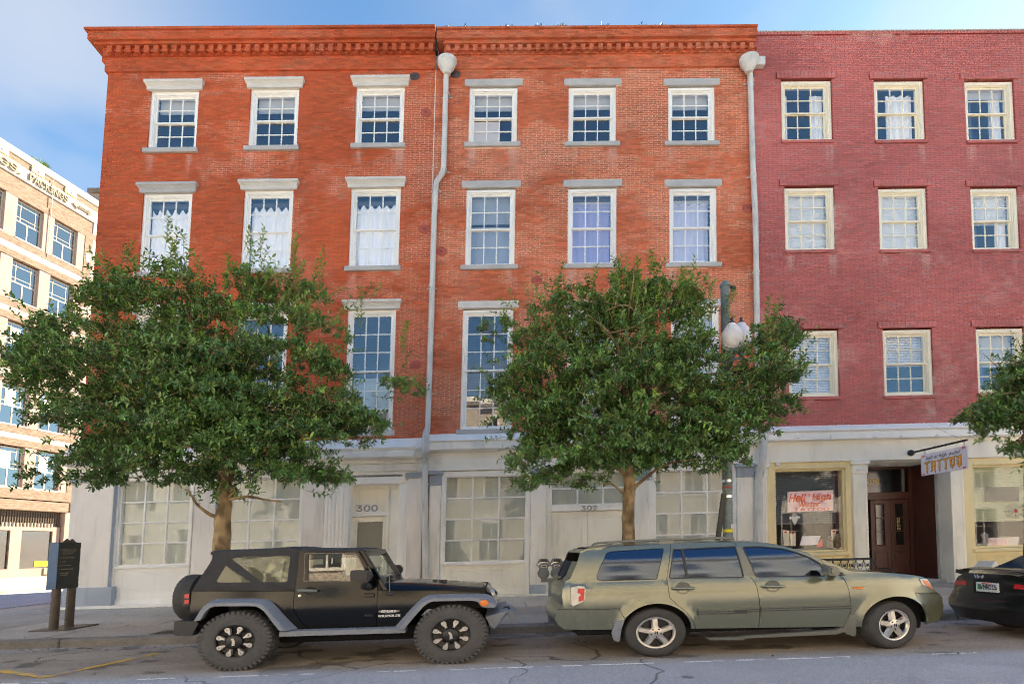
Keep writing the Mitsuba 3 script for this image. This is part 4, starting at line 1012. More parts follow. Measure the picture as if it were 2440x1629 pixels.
for px in (2105, 2150):
    X, Z = at(px, 1105, 1.0); part(Bc, 'ceiling_lamp', M().box(X - .16, X + .16, .95, 1.05, zt_ - .03, zt_ - .005, .008), 'globe_white')
# small white box above the first shop window
X, Z = at(1854, 1106, -.02); k = thing('alarm_box', 'small white box on the yellow frame above the tattoo shop window', 'box'); put(k, M().box(X - .075, X + .075, -.06, .02, Z - .04, Z + .04, .012), 'white_paint')

# ---------------- downpipes
def downpipe(label, hop, p1, r1, p2, hr, brackets):
    d = thing('downpipe', label, 'downpipe', 'rain downpipes on the brick fronts')
    hx, hz = at(*hop, -.2)
    m = M().lathe([(0, .10), (hr * .96, .10), (hr, .16), (hr * 1.04, .16), (hr * 1.04, .06), (hr * .98, .045), (hr * .94, -.02), (hr * .80, -.12), (hr * .58, -.21), (.105, -.28), (.10, -.34), (.0, -.34)], (hx, -.22, hz - .06), 'z', 32, 1.22)
    part(d, 'hopper', m, 'pipe_paint', smooth=35)
    P = [(*at(x, y, Y), Y) for x, y, Y in p1]; P = [(a, c, b) for a, b, c in P]
    part(d, 'pipe', M().tube(smooth_line(P, 40) if len(P) < 4 else np.array(P), r1, 14), 'pipe_paint', smooth=50)
    P = [(*at(x, y, Y), Y) for x, y, Y, *_ in p2]; P = [(a, c, b) for a, b, c in P]
    part(d, 'lower_pipe', M().tube(np.array(P), [q[3] for q in p2], 16), 'pipe_paint', smooth=50)
    for x, y in brackets:
        X, Z = at(x, y, -.13); m = M().lathe([(r1 + .004, -.03), (r1 + .018, -.02), (r1 + .018, .02), (r1 + .004, .03)], (X, -.13, Z), 'z', 18)
        m.box(X - r1 - .09, X + r1 + .09, -.012, .01, Z - .02, Z + .02, .004); m.box(X - r1 - .02, X - r1 + .01, -.13, 0, Z - .015, Z + .015); m.box(X + r1 - .01, X + r1 + .02, -.13, 0, Z - .015, Z + .015)
        part(d, 'bracket', m, 'pipe_paint')
    return d
downpipe('pale grey downpipe with bowl hopper and dog leg bend between the two orange buildings', (1065.5, 152),
         [(1063.5, 168, -.22), (1063.2, 180, -.15), (1062.5, 200, -.13), (1060, 300, -.13), (1057, 400, -.13), (1056, 408, -.13), (1053, 416, -.13), (1043, 430, -.13), (1039.5, 437, -.13), (1038.5, 446, -.13), (1034.6, 520, -.13), (1028, 760, -.13), (1019.5, 1010, -.13), (1018, 1030, -.14)], .088,
         [(1017, 1026, -.14, .10), (1014, 1036, -.3, .11), (1014, 1046, -.42, .11), (1014, 1076, -.42, .115), (1014, 1077, -.42, .10), (1013.5, 1083, -.36, .10), (1013, 1092, -.2, .095), (1013, 1110, -.2, .095), (1013, 1250, -.2, .10), (1014, 1400, -.2, .10), (1014, 1420, -.2, .10)], .25,
         [(1064, 226), (1057, 404), (1038, 450), (1029, 684), (1019, 935), (1013.5, 1153)])
downpipe('cream downpipe with bowl hopper between the orange and maroon walls', (1784, 148),
         [(1786, 160, -.2), (1787.5, 180, -.13), (1791, 300, -.13), (1794.6, 411, -.13), (1800, 520, -.13), (1803.6, 752, -.13), (1807, 966, -.13), (1807.5, 1005, -.13), (1808, 1016, -.13)], .088,
         [(1806, 1008, -.13, .10), (1808, 1016, -.25, .12), (1813, 1019, -.42, .12), (1820, 1026, -.46, .12), (1821, 1040, -.46, .115), (1819, 1080, -.44, .11), (1816, 1108, -.40, .11), (1811, 1128, -.26, .115), (1808, 1145, -.2, .13), (1808, 1250, -.2, .13), (1808, 1420, -.2, .13)], .25,
         [(1789, 194), (1795, 417), (1802, 648), (1808, 1147)])
b2 = [k for k in scene if k.startswith('downpipe_001__hopper')][0]
X, Z = at(1809, 150, -.1); part('downpipe_001', 'overflow_box', M().box(X - .17, X + .17, -.2, .0, Z - .15, Z + .16, .02), 'pipe_paint')
# ------------------------------------------------------------------ tall corner building beyond the side street
LOC = np.eye(4); LOC[:2, 0] = DD; LOC[:2, 1] = -DN; LOC[:2, 3] = D0   # local x along the front, y into it
def toD(m):
    v, f = m.arr(); return M().add(v @ LOC[:3, :3].T + LOC[:3, 3], f)
Bd = thing('corner_building', 'tall tan brick and peach building on the left with raised lettering along its parapet', 'building')
def dpart(n, m, mk, parent=Bd, **k): return part(parent, n, toD(m), mk, **k)
SL, SR, DEP = -17.0, 4.75, 16.0
cols = [-1.615 + 3.22 * i for i in range(-5, 2)]
rows_z = [(32.0, 35.72), (26.08, 29.82), (20.2, 23.95), (14.35, 18.1), (8.5, 12.25)]
m = M(); m.box(SL, SR, .9, DEP, 0, 39.0); dpart('core', m, 'peach_stucco')
m = M(); m.box(SL, SR, 0, DEP, 39.62, 40.35, .05); dpart('coping', m, 'cream_stucco')
m = M(); m.box(SL, SR, .10, .9, 38.95, 39.615); dpart('parapet', m, 'tan_brick')
m = M(); m.box(SL, SR, .0, .9, 37.67, 38.945, .02); fb = dpart('name_band', m, 'cream_stucco')
m = M(); m.box(SL, SR, .12, .9, 36.42, 37.665); m.box(SL, SR, .02, .9, 35.78, 36.415); dpart('brick_band', m, 'tan_brick')
pier_m = M()
for z0, z1 in rows_z:
    for c in cols + [cols[-1] + 3.22]:
        x1 = c - 1.115; x0 = x1 - .99
        if c > cols[-1]: x0, x1 = c - 2.105, 3.46
        m = M().box(max(x0, SL), x1, .05, .9, z0 - .15, z1 + .1, .02); dpart('pier', m, 'peach_stucco')
m = M(); m.box(3.47, 4.25, .0, .9, 7.3, 35.77); dpart('corner_pier', m, 'tan_brick')
for z in np.arange(9.5, 35, 2.95): dpart('pier_tile', M().box(3.62, 4.1, -.03, .02, z, z + .9, .02), 'cream_stucco')
m = M(); m.box(4.252, SR, .04, .9, 0, 37.66); dpart('corner_strip', m, 'cream_stucco')
for i, (z0, z1) in enumerate(rows_z):
    top = rows_z[i - 1][0] if i else 0
    if i < 4:
        zb = rows_z[i + 1][1]
        m = M(); m.box(SL, 3.465, .0, .9, z0 - .80, z0 - .16, .02); m.box(SL, 3.465, .0, .9, zb + .12, zb + .80, .02); dpart('brick_band', m, 'tan_brick')
        dpart('stucco_band', M().box(SL, 3.465, .03, .9, zb + .805, z0 - .805), 'cream_stucco')
m = M(); m.box(SL, 4.25, -.10, .9, 7.42, 8.34, .02); m.box(SL, 3.55, -.35, .9, 6.36, 7.30, .02); dpart('brick_band', m, 'tan_brick')
qp = {}
def dpane(w, x0, x1, z0, z1, y=.42):
    placed(key(f'{w}__pane'), pane_proto('far_glass', int(rng.integers(0, 7))), LOC @ mat_box(x0, y, z0, x1 - x0, 1, z1 - z0))
for z0, z1 in rows_z:
    for c in cols:
        x0, x1 = c - 1.115, c + 1.115
        m = M(); bezel(m, x0, x1, z0, z1, .09, .34, .6); zm = z0 + .47 * (z1 - z0); m.box(x0 + .09, x1 - .09, .36, .5, zm - .06, zm + .06); m.box(c - .05, c + .05, .37, .5, z0 + .09, zm - .06)
        for xx in (x0 + .09 + .40, x1 - .09 - .40): m.box(xx - .025, xx + .025, .38, .46, zm + .06, z1 - .09)
        for zz in (zm + .42, z1 - .42): m.box(x0 + .09, x1 - .09, .385, .455, zz - .025, zz + .025)
        w = key(f'{Bd}__window'); put(w, toD(m), 'cream_stucco')
        for a, b in ((x0 + .09, c - .05), (c + .05, x1 - .09)): dpane(w, a, b, z0 + .09, zm - .06)
        gx = [x0 + .09, x0 + .49, x1 - .49, x1 - .09]; gz = [zm + .06, zm + .42, z1 - .42, z1 - .09]
        if c < -6: dpane(w, gx[0], gx[3], gz[0], gz[3])
        else:
            for a in range(3):
                for b in range(3): dpane(w, gx[a], gx[a + 1], gz[b], gz[b + 1])
        part(w, 'sill', toD(M().box(x0 - .05, x1 + .05, -.02, .5, z0 - .15, z0, .02)), 'cream_stucco')
        if c > -6 and (z0 < 26): part(w, 'blind', toD(M().box(x0 + .5, c + .2, .40, .415, zm + .1, z1 - .5)), 'blind_white')
# raised lettering, two words and an arrow
def dtext(txt, s0, s1, z0, z1, y, mk, dep):
    t = meshkit.text_mesh(txt, 1.0, .1, True); v = np.asarray(t.vertices); a, b = v[:, 0].min(), v[:, 0].max(); e, g = v[:, 1].min(), v[:, 1].max()
    q = M().add(np.stack([s0 + (v[:, 0] - a) / (b - a) * (s1 - s0), y - v[:, 2] / .1 * dep, z0 + (v[:, 1] - e) / (g - e) * (z1 - z0)], 1), np.asarray(t.faces)); return q
put(key(fb + '__lettering'), toD(dtext('GS.', -4.55, -2.75, 37.98, 38.68, 0, 'x', .14)), 'text_tan')
put(key(fb + '__lettering'), toD(dtext('PACKINGS', -2.05, 1.45, 37.98, 38.68, 0, 'x', .14)), 'text_tan')
ar = Polygon([(1.9, 38.35), (2.35, 38.7), (2.3, 38.45), (3.5, 38.45), (3.45, 38.62), (3.95, 38.34), (3.45, 38.06), (3.5, 38.22), (2.3, 38.22), (2.35, 37.98)]).difference(sbox(2.45, 38.29, 3.6, 38.38))
put(key(fb + '__arrow'), toD(M().prism(ar, -.14, .0)), 'text_tan')
for s in (-10.5, -7.4, -4.35, -1.33, 1.72):
    k = key(f'{Bd}__parapet_tile'); put(k, toD(M().box(s - .55, s + .55, -.04, .3, 39.02, 39.60, .015)), 'tile_yellow')
    part(k, 'inset', toD(M().box(s - .43, s + .43, -.055, -.03, 39.09, 39.53)), 'cream_stucco')
    m = M()
    for q in range(4):
        for sg in (-1, 1): m.box(s + sg * .12, s + sg * .40, -.07, -.05, 39.13 + q * .1, 39.17 + q * .1)
    part(k, 'bars', toD(m), 'tile_grey'); part(k, 'boss', toD(M().lathe([(0, -.11), (.07, -.09), (.09, -.05), (0, -.05)], (s, 0, 39.31), 'y', 10, .9)), 'tile_pink')
dpart('drainpipe', M().tube([(-.0, -.08, 39.5), (.02, -.08, 36.5), (.0, -.06, 31.5)], .035, 6), 'stone')
# ground floor: grille, awning rack and show windows
m = M(); m.box(SL, 3.1, .30, .9, 4.86, 6.36); dpart('clerestory', m, 'bronze')
m = M()
for s in np.arange(-6, 3.1, .22): m.box(s - .04, s + .04, .22, .3, 4.95, 6.35)
dpart('slats', m, 'bronze', kind='stuff')
m = M()
for s in np.arange(-6, 2.5, .30): m.box(s - .035, s + .035, .02, .3, 4.86, 5.18)
dpart('pickets', m, 'cream_stucco', kind='stuff')
wall = sbox(SL, 0, 3.2, 4.855)
shw = [(-.16, 2.55, .82, 4.45), (-4.2, -1.1, .82, 4.45), (-8.2, -5.1, .82, 4.45)]
for a, b, c, d in shw: wall = wall.difference(sbox(a, c, b, d))
dpart('shopfront', M().prism(wall, .12, .5), 'peach_stucco')
for a, b, c, d in shw:
    w = key(f'{Bd}__show_window'); m = M(); bezel(m, a, b, c, d, .06, .15, .4); put(w, toD(m), 'bronze')
    placed(key(w + '__pane'), pane_proto('far_glass', 1), LOC @ mat_box(a + .06, .3, c + .06, b - a - .12, 1, d - c - .12))
m = M(); m.box(3.3, 4.25, -.25, .9, 0, 6.35, .05); dpart('corner_pier', m, 'peach_stucco')
m = M(); m.box(1.9, 2.9, .0, .119, .15, .82, .03); dpart('plinth_block', m, 'peach_stucco')
k = thing('notice', 'yellow notice strip inside the far show window', 'notice'); put(k, toD(M().box(1.2, 2.5, .25, .28, .95, 1.5)), 'yellow_strap')
# a second block behind it, only its top corner shows
k = thing('building', 'small pink stucco building top far behind the corner building', 'building')
X0, Z0 = at(214, 470, 95); X1, Z1 = at(250, 448, 95)
part(k, 'wall', M().box(X0, X0 + 22, 95, 115, 0, Z1 - 1.2), 'peach_stucco'); part(k, 'parapet', M().box(X0 - .4, X0 + 22, 94.6, 115, Z1 - 1.19, Z1 - .2, .05), 'tan_brick'); part(k, 'roof_shed', M().box(X0 + 1.2, X0 + 8, 97, 104, Z1 - .19, Z1 + 1.0), 'peach_stucco')

# ------------------------------------------------------------------ sunlit fronts across the street, behind the camera: they light this side and show in the glass
def opposite(label, x0, x1, ztop, floors, mk, bay, wdt):
    b = thing('building', label, 'building'); y = -22.5
    holes = []
    n = int((x1 - x0) / bay)
    for z0, z1 in floors:
        for i in range(n):
            c = x0 + (i + .5) * (x1 - x0) / n; holes.append((c - wdt / 2, c + wdt / 2, z0, z1))
    poly = sbox(x0, -.5, x1, ztop)
    for h in holes: poly = poly.difference(sbox(h[0], h[2], h[1], h[3]))
    part(b, 'wall', M().prism(poly, y - .4, y), mk)
    fr = M(); pn = M()
    for h in holes:
        fr.box(h[0] - .14, h[1] + .14, y - .1, y + .06, h[3], h[3] + .28); fr.box(h[0] - .14, h[1] + .14, y - .1, y + .08, h[2] - .12, h[2])
        fr.box(h[0] - .12, h[0], y - .1, y + .03, h[2], h[3]); fr.box(h[1], h[1] + .12, y - .1, y + .03, h[2], h[3])
        fr.box((h[0] + h[1]) / 2 - .03, (h[0] + h[1]) / 2 + .03, y - .25, y - .2, h[2], h[3]); fr.box(h[0], h[1], y - .25, y - .2, (h[2] + h[3]) / 2 - .03, (h[2] + h[3]) / 2 + .03)
        pn.box(h[0], h[1], y - .30, y - .27, h[2], h[3])
    part(b, 'trim', fr, 'white_paint'); part(b, 'glazing', pn, 'far_glass')
    part(b, 'cornice', M().box(x0, x1, y - .4, y + .55, ztop, ztop + .5, .1), 'white_paint')
    part(b, 'body', M().box(x0, x1, y - 12, y - .45, -.5, ztop - .2), mk)
opposite('cream stucco building across the street, seen only in the window reflections on the left', -60, -9, 11.8, [(0.9, 3.6), (5.2, 7.6), (8.8, 10.9)], 'far_stucco', 3.4, 1.5)
opposite('pale building with tall windows across the street, reflected in the middle windows', -8.9, 16, 12.8, [(0.9, 3.8), (5.4, 8.0), (9.2, 11.6)], 'cream_stucco', 3.1, 1.4)
opposite('cream building across the street, reflected in the tattoo shop side windows', 16.1, 62, 11.2, [(0.9, 3.6), (5.2, 7.8), (8.8, 10.4)], 'far_stucco', 3.6, 1.6)
b = thing('building', 'plain brick building that continues the row beyond the right edge', 'building')
m = M(); wl = sbox(XC + .03, 0, 62, 17.4)
hl = [(x, x + 1.5, z, z + h) for x in np.arange(22.5, 60, 3.6) for z, h in ((.9, 2.8), (5.6, 2.4), (9.6, 2.2), (13.6, 1.9))]
for q in hl: wl = wl.difference(sbox(q[0], q[2], q[1], q[3]))
part(b, 'wall', m.prism(wl, 0.0, .4), 'brick_maroon'); part(b, 'glazing', M().prism(sbox(XC + .2, .5, 61.8, 17), .2, .22), 'far_glass'); part(b, 'body', M().box(XC + .03, 62, .45, 20, 0, 17.3), 'brick_maroon'); part(b, 'cornice', M().box(XC + .03, 62, -.3, .4, 17.41, 17.9, .05), 'white_paint')
struct('far_pavement', M().box(-120, 120, -22.4, -19.5, -.3, 0.0, .03), 'concrete')
# ------------------------------------------------------------------ street furniture
# parking meter with two heads
pm = thing('parking_meter', 'grey twin headed parking meter on one post between the two parked cars', 'parking meter')
MX, MY = atz(1311, 1484)
zb = az(1311, 1380.5, MY); zh = az(1311, 1388, MY); zt = az(1311, 1330, MY)
part(pm, 'post', M().lathe([(0, 0), (.12, 0), (.12, .02), (.05, .03), (.045, zb), (0, zb)], (MX, MY, 0), 'z', 16), 'galvanised', smooth=40)
part(pm, 'yoke', M().hull([[MX + sx, MY + sy, z] for sx in (-.19, .19) for sy in (-.04, .04) for z in (zb - .045, zb + .03)]), 'galvanised')
for s, hx in ((0, ax(1295, 1355, MY)), (1, ax(1326, 1355, MY))):
    hk = key(f'{pm}__head'); H = zt - zb - .03; zz = zb + .03
    out = smooth_line([(-.055, 0), (-.10, .10 * H), (-.118, .24 * H), (-.105, .36 * H), (-.085, .47 * H), (-.088, .56 * H), (-.13, .66 * H), (-.135, .74 * H), (-.105, .86 * H), (-.085, .97 * H), (-.04, H)], 30)
    pts = [(hx + a, zz + b) for a, b in out] + [(hx - a, zz + b) for a, b in out[::-1]]
    m = M(); p = Polygon(pts).buffer(0)
    m.prism(p, MY - .055, MY + .055); m.prism(p.buffer(-.018), MY - .075, MY + .075); put(hk, m, 'meter_grey')
    m = M(); m.box(hx - .06, hx + .06, MY - .10, MY - .06, zz + .83 * H, zz + .97 * H, .012); part(hk, 'display_hood', m, 'dark_plastic')
    m = M(); m.tube([(hx - .115, MY - .07, zz + .70 * H), (hx - .07, MY - .085, zz + .795 * H), (hx, MY - .09, zz + .81 * H), (hx + .07, MY - .085, zz + .795 * H), (hx + .115, MY - .07, zz + .70 * H)], .014, 8); part(hk, 'rim', m, 'chrome')
    part(hk, 'instruction_label', M().box(hx - .06, hx + .06, MY - .082, MY - .07, zz + .565 * H, zz + .66 * H, .004), 'plate_white')
    part(hk, 'coin_slot', M().box(hx - .045, hx + .045, MY - .086, MY - .08, zz + .59 * H, zz + .64 * H), 'dark_plastic')
    part(hk, 'coin_door', M().lathe([(0, -.015), (.085, -.012), (.09, 0), (0, 0)], (hx, MY - .075, zz + .24 * H), 'y', 18), 'meter_grey', smooth=40)

# steel pole with two acorn globes
PY = -4.55; px_ = ax(1734, 1250, PY); ptop = az(1730, 679, PY)
sp = thing('street_lamp', 'tall grey green steel pole with white acorn globes rising through the right tree', 'street lamp')
part(sp, 'pole', M().lathe([(0, 0), (.17, 0), (.17, .12), (.125, .2), (.108, 1.4), (.104, 3.3), (.103, ptop), (0, ptop)], (px_, PY, 0), 'z', 20), 'pole_metal', smooth=40)
part(sp, 'cap', M().lathe([(0, .10), (.05, .09), (.115, .02), (.125, -.02), (.125, -.05), (0, -.05)], (px_, PY, ptop), 'z', 20), 'pole_metal', smooth=40)
m = M(); m.tube([(px_, PY, ptop - .08), (px_ + .16, PY - .02, ptop - .05), (px_ + .20, PY - .02, ptop - .10)], .025, 8); m.lathe([(0, .05), (.06, .03), (.065, -.05), (0, -.07)], (px_ + .19, PY - .02, ptop - .09), 'z', 12); part(sp, 'photocell', m, 'dark_plastic')
for gx_, gy_, gp in ((1744, 800, -4.9), (1766, 797, -4.15)):
    X, Z = at(gx_, gy_, gp)
    g = key(f'{sp}__globe'); R = .20
    put(g, M().lathe([(0, .30), (.07, .29), (.10, .24), (.115, .20), (.15, .16), (.20, .06), (.215, -.06), (.20, -.16), (.15, -.28), (.11, -.34), (0, -.34)], (X, gp, Z), 'z', 28, 1.2), 'globe_white', smooth=60)
    part(g, 'finial', M().lathe([(0, .15), (.015, .14), (.03, .10), (.02, .07), (.045, .03), (.07, 0), (0, 0)], (X, gp, Z + .30), 'z', 12, 1.2), 'dark_plastic', smooth=40)
    m = M(); m.lathe([(0, 0), (.13, 0), (.14, -.06), (.06, -.14), (.05, -.2), (0, -.2)], (X, gp, Z - .34), 'z', 18); m.tube([(X, gp, Z - .52), (X, gp, Z - .6), ((X + px_) / 2, (gp + PY) / 2, Z - .68), (px_, PY, Z - .62)], .035, 8); part(sp, 'globe_arm', m, 'pole_metal')
for py, mk, h in ((1146, 'chrome', .03), (1161, 'anchor_red', .02), (1183, 'chrome', .03), (1264, 'yellow_strap', .035)):
    part(sp, 'band', M().lathe([(.105, -h), (.114, -h), (.114, h), (.105, h)], (px_, PY, az(1734, py, PY)), 'z', 20), mk)
part(sp, 'sticker', M().box(px_ + .03, px_ + .065, PY - .113, PY - .10, az(1740, 1259, PY), az(1740, 1248, PY)), 'plate_white')
a, b = at(1709, 1292, PY - .1), at(1724, 1176, PY - .1); A3, B3 = np.array([a[0], PY - .12, a[1]]), np.array([b[0], PY - .12, b[1]])
low = A3 + (A3 - B3) * .9; low = A3 + (A3 - B3) * max(0, A3[2] / (B3[2] - A3[2]))
k = thing('leaning_post', 'dark weathered post leaning against the street lamp pole under a yellow strap', 'post'); t = (B3 - low); t /= np.linalg.norm(t); e = np.cross(t, [0, 1, 0]); e /= np.linalg.norm(e)
put(k, M().obox((low + B3) / 2, e, [0, 1, 0], t, .055, .03, np.linalg.norm(B3 - low) / 2, .008), 'board_dark')

# information board on two round posts
ib = thing('information_board', 'dark information board with blue edge on two round posts at the street corner', 'sign')
bx1, bx0 = -9.60, -9.80
yn, yf = atx(137, 1350, bx1)[0], atx(190, 1350, bx1)[0]
zbt, ztp = atx(160, 1401, bx1)[1], atx(160, 1292, bx1)[1]
for q in (131, 167):
    y = atx(q, 1450, -9.70)[0]
    part(ib, 'post', M().lathe([(0, .03), (.085, .03), (.082, zbt + .1), (0, zbt + .1)], (-9.70, y, 0), 'z', 16), 'bronze', smooth=40)
ym = (yn + yf) / 2; y1, y2 = ym - .32, ym + .30
bk = key(f'{ib}__board'); put(bk, M().box(bx0, bx1, yn, yf, zbt, ztp, .008), 'board_dark')
part(bk, 'edge', M().box(bx0 - .003, bx1 + .003, yn - .012, yn, zbt - .004, ztp + .004, .003), 'board_blue')
L = yf - yn
m = M().prismx(Polygon([(yn + .18 * L, ztp), (yn + .36 * L, ztp + .085), (yn + .48 * L, ztp + .035), (yn + .60 * L, ztp + .085), (yn + .78 * L, ztp)]), bx1 - .03, bx1 - .005); part(bk, 'crest', m, 'bronze')
rr = np.random.default_rng(8); H = ztp - zbt
for i, (fz, a, b, bul) in enumerate([(.84, .16, .80, 1), (.80, .20, .72, 0), (.755, .18, .62, 0), (.67, .14, .70, 1), (.58, .18, .36, 1), (.50, .14, .56, 1), (.42, .14, .68, 1), (.335, .14, .50, 1), (.29, .14, .46, 0)]):
    m = M(); u = a
    while u < b:
        w = rr.uniform(.03, .09); z0 = zbt + fz * H
        m.box(bx1 - .001, bx1 + .004, yn + u * L, yn + min(u + w, b) * L, z0 - .008, z0 + .010); u += w + .018
    if bul: m.box(bx1 - .001, bx1 + .004, yn + .07 * L, yn + .10 * L, z0 - .008, z0 + .010)
    part(bk, 'text_line', m, 'text_tan')
part(ib, 'base', M().box(-10.05, -9.25, atx(131, 1450, -9.7)[0] - .22, atx(167, 1450, -9.7)[0] + .3, -.01, .03, .01), 'bronze')

# hanging shop sign
hs = thing('hanging_sign', 'white swinging sign with orange TATTOO lettering on a rod above the shop entrance', 'sign')
SX = float(at(2169, 1079, -.05)[0])
r0_, r1_ = np.array([SX, -.06, at(2169, 1079, -.06)[1]]), None
ye_, ze_ = atx(2304, 1048, SX); r1_ = np.array([SX, ye_, ze_])
part(hs, 'rod', M().tube([r0_, r1_], .032, 10), 'black_iron')
part(hs, 'wall_boss', M().lathe([(0, -.10), (.07, -.085), (.10, -.04), (.10, 0), (0, 0)], (SX, -.06, r0_[2]), 'y', 18, 1.1), 'black_iron', smooth=40)
ya, yb_ = atx(2196, 1110, SX)[0], atx(2306, 1090, SX)[0]
zt_ = np.mean([atx(2196, 1083, SX)[1], atx(2306, 1061, SX)[1]]); zb_ = np.mean([atx(2196, 1133, SX)[1], atx(2306, 1117, SX)[1]])
bk = key(f'{hs}__board'); put(bk, M().box(SX - .02, SX + .02, yb_, ya, zb_, zt_, .006), 'sign_white')
def sign_text(k, txt, u0, u1, w0, w1, mk, dep, slant=0.0, bold=True, spike=0.0):
    t = meshkit.text_mesh(txt, 1.0, .1, bold); v = np.asarray(t.vertices).copy(); a, b = v[:, 0].min(), v[:, 0].max(); e, g = v[:, 1].min(), v[:, 1].max()
    u = u0 + (v[:, 0] - a) / (b - a) * (u1 - u0); tt = (v[:, 1] - e) / (g - e); w = w0 + tt * (w1 - w0); u = u + slant * (tt - .5)
    Y = ya - u * (ya - yb_); Z = zb_ + w * (zt_ - zb_)
    put(k, M().add(np.stack([SX - .021 - v[:, 2] / .1 * dep, Y, Z], 1), np.asarray(t.faces)[:, ::-1]), mk)
sign_text(key(bk + '__lettering'), 'hell or high water', .13, .87, .66, .88, 'print_dark', .003, .03, False)
def gothic(ch):
    """Spiked capitals drawn on a 1 x 1.5 cell."""
    S = {'T': [[(-.02, 1.16), (.08, 1.02), (.34, 1.10), (.36, .25), (.30, .18), (.52, -.12), (.60, .2), (.60, 1.10), (.85, 1.06), (.98, 1.30), (.5, 1.22)]],
         'A': [[(.0, 1.20), (.14, 1.05), (.12, .12), (.05, .06), (.34, .10), (.36, .58), (.64, .58), (.66, .18), (.84, -.14), (.9, .2), (.9, 1.05), (.76, 1.24), (.4, 1.2)]],
         'O': [[(.02, 1.22), (.12, 1.1), (.12, .30), (.46, -.02), (.86, .30), (.86, 1.16), (.96, 1.3), (.5, 1.24)]]}
    p = Polygon(S[ch][0]).buffer(0)
    if ch == 'A': p = p.difference(sbox(.36, .76, .66, 1.02))
    if ch == 'O': p = p.difference(Polygon([(.38, .38), (.5, .26), (.62, .38), (.62, 1.04), (.38, 1.04)]))
    return p
from shapely import affinity
n = 6
for i, ch in enumerate('TATTOO'):
    p = affinity.scale(gothic(ch), 1.0, 1.0, origin=(0, 0))
    for grow, mk, dx in ((.05, 'text_teal', .022), (-.0, 'text_orange', .026)):
        q = p.buffer(grow).simplify(.01)
        m = M().prismx(affinity.affine_transform(q, [-(ya - yb_) * .128, 0, 0, (zt_ - zb_) * .40, ya - (ya - yb_) * (.085 + i * .139), zb_ + (zt_ - zb_) * (.12)]), SX - dx, SX - .02)
        part(bk, 'letter' if mk == 'text_orange' else 'letter_outline', m, mk)
for u, w in ((.06, .92), (.94, .92), (.06, .06), (.94, .06)):
    Y, Z = ya - u * (ya - yb_), zb_ + w * (zt_ - zb_); m = M()
    for q in range(3): m.box(SX - .024, SX - .02, Y - .05 + q * .035, Y - .03 + q * .035, Z - .03, Z + .03)
    part(bk, 'corner_mark', m, 'text_red')
for u in (.08, .93):
    Y = ya - u * (ya - yb_); zr = r0_[2] + (r1_[2] - r0_[2]) * (Y - r0_[1]) / (r1_[1] - r0_[1]); part(hs, 'hook', M().tube([(SX, Y, zr + .03), (SX + .02, Y, (zr + zt_) / 2), (SX, Y, zt_ - .03)], .009, 6), 'black_iron')
w0 = at(2210, 1010, -.02); part(hs, 'stay_wire', M().tube([(w0[0], -.02, w0[1]), (SX, r1_[1] + .12, r1_[2] + .02)], .005, 5), 'galvanised')

# iron bench in front of the tattoo shop
BY = -.75
bn = thing('bench', 'black wrought iron bench with scrolled back in front of the tattoo shop pilaster', 'bench')
x0, x1 = ax(1948, 1332, BY), ax(2076, 1332, BY); zt2, zb2 = az(2030, 1329, BY), az(2030, 1361, BY)
part(bn, 'top_rail', M().box(x0, x1, BY - .02, BY + .05, zt2 - .07, zt2, .015), 'black_iron')
part(bn, 'lower_rail', M().box(x0, x1, BY - .015, BY + .03, zb2 - .03, zb2 + .01, .008), 'black_iron')
m = M(); n = 7; hh = zt2 - .07 - zb2
for i in range(n):
    cx = x0 + (i + .5) * (x1 - x0) / n; w = (x1 - x0) / n
    for sg in (-1, 1):
        t = np.linspace(0, 1, 22); ang = t * 4.3 * np.pi / 2.2
        rad = (.42 - .30 * t) * min(w * .6, hh * .5)
        P = np.stack([cx + sg * (w * .24 - rad * np.cos(ang) * .9), 0 * t + BY, zb2 + hh * .52 + rad * np.sin(ang) * 1.1], 1); m.tube(P, .010, 5)
        m.tube([(cx, BY, zb2), (cx + sg * w * .3, BY, zb2 + hh * .35), (cx + sg * w * .48, BY, zb2 + hh), ], .011, 5)
    m.lathe([(0, -.02), (.035, -.012), (.045, 0), (.035, .012), (0, .02)], (cx, BY, zb2 + hh * .55), 'y', 10)
part(bn, 'scrollwork', m, 'black_iron')
for q in range(5): part(bn, 'seat_slat', M().box(x0, x1, BY - .10 - q * .10, BY - .02 - q * .10, .43, .46, .008), 'black_iron')
for xx, sg in ((x0, -1), (x1, 1)):
    P = smooth_line([(xx, BY + .03, zt2 - .02), (xx + sg * .06, BY, zt2 - .10), (xx + sg * .10, BY - .12, zb2 + .10), (xx + sg * .22, BY - .38, zb2 + .08), (xx + sg * .28, BY - .52, zb2 + .02), (xx + sg * .26, BY - .56, zb2 - .06)], 24)
    part(bn, 'arm', M().tube(P, .022, 8), 'black_iron')
    part(bn, 'leg', M().tube([(xx, BY + .02, zt2 - .05), (xx, BY + .02, .45), (xx, BY + .10, 0)], .022, 8), 'black_iron'); part(bn, 'leg', M().tube([(xx + sg * .02, BY - .50, zb2 - .03), (xx, BY - .5, .45), (xx, BY - .54, 0)], .022, 8), 'black_iron')

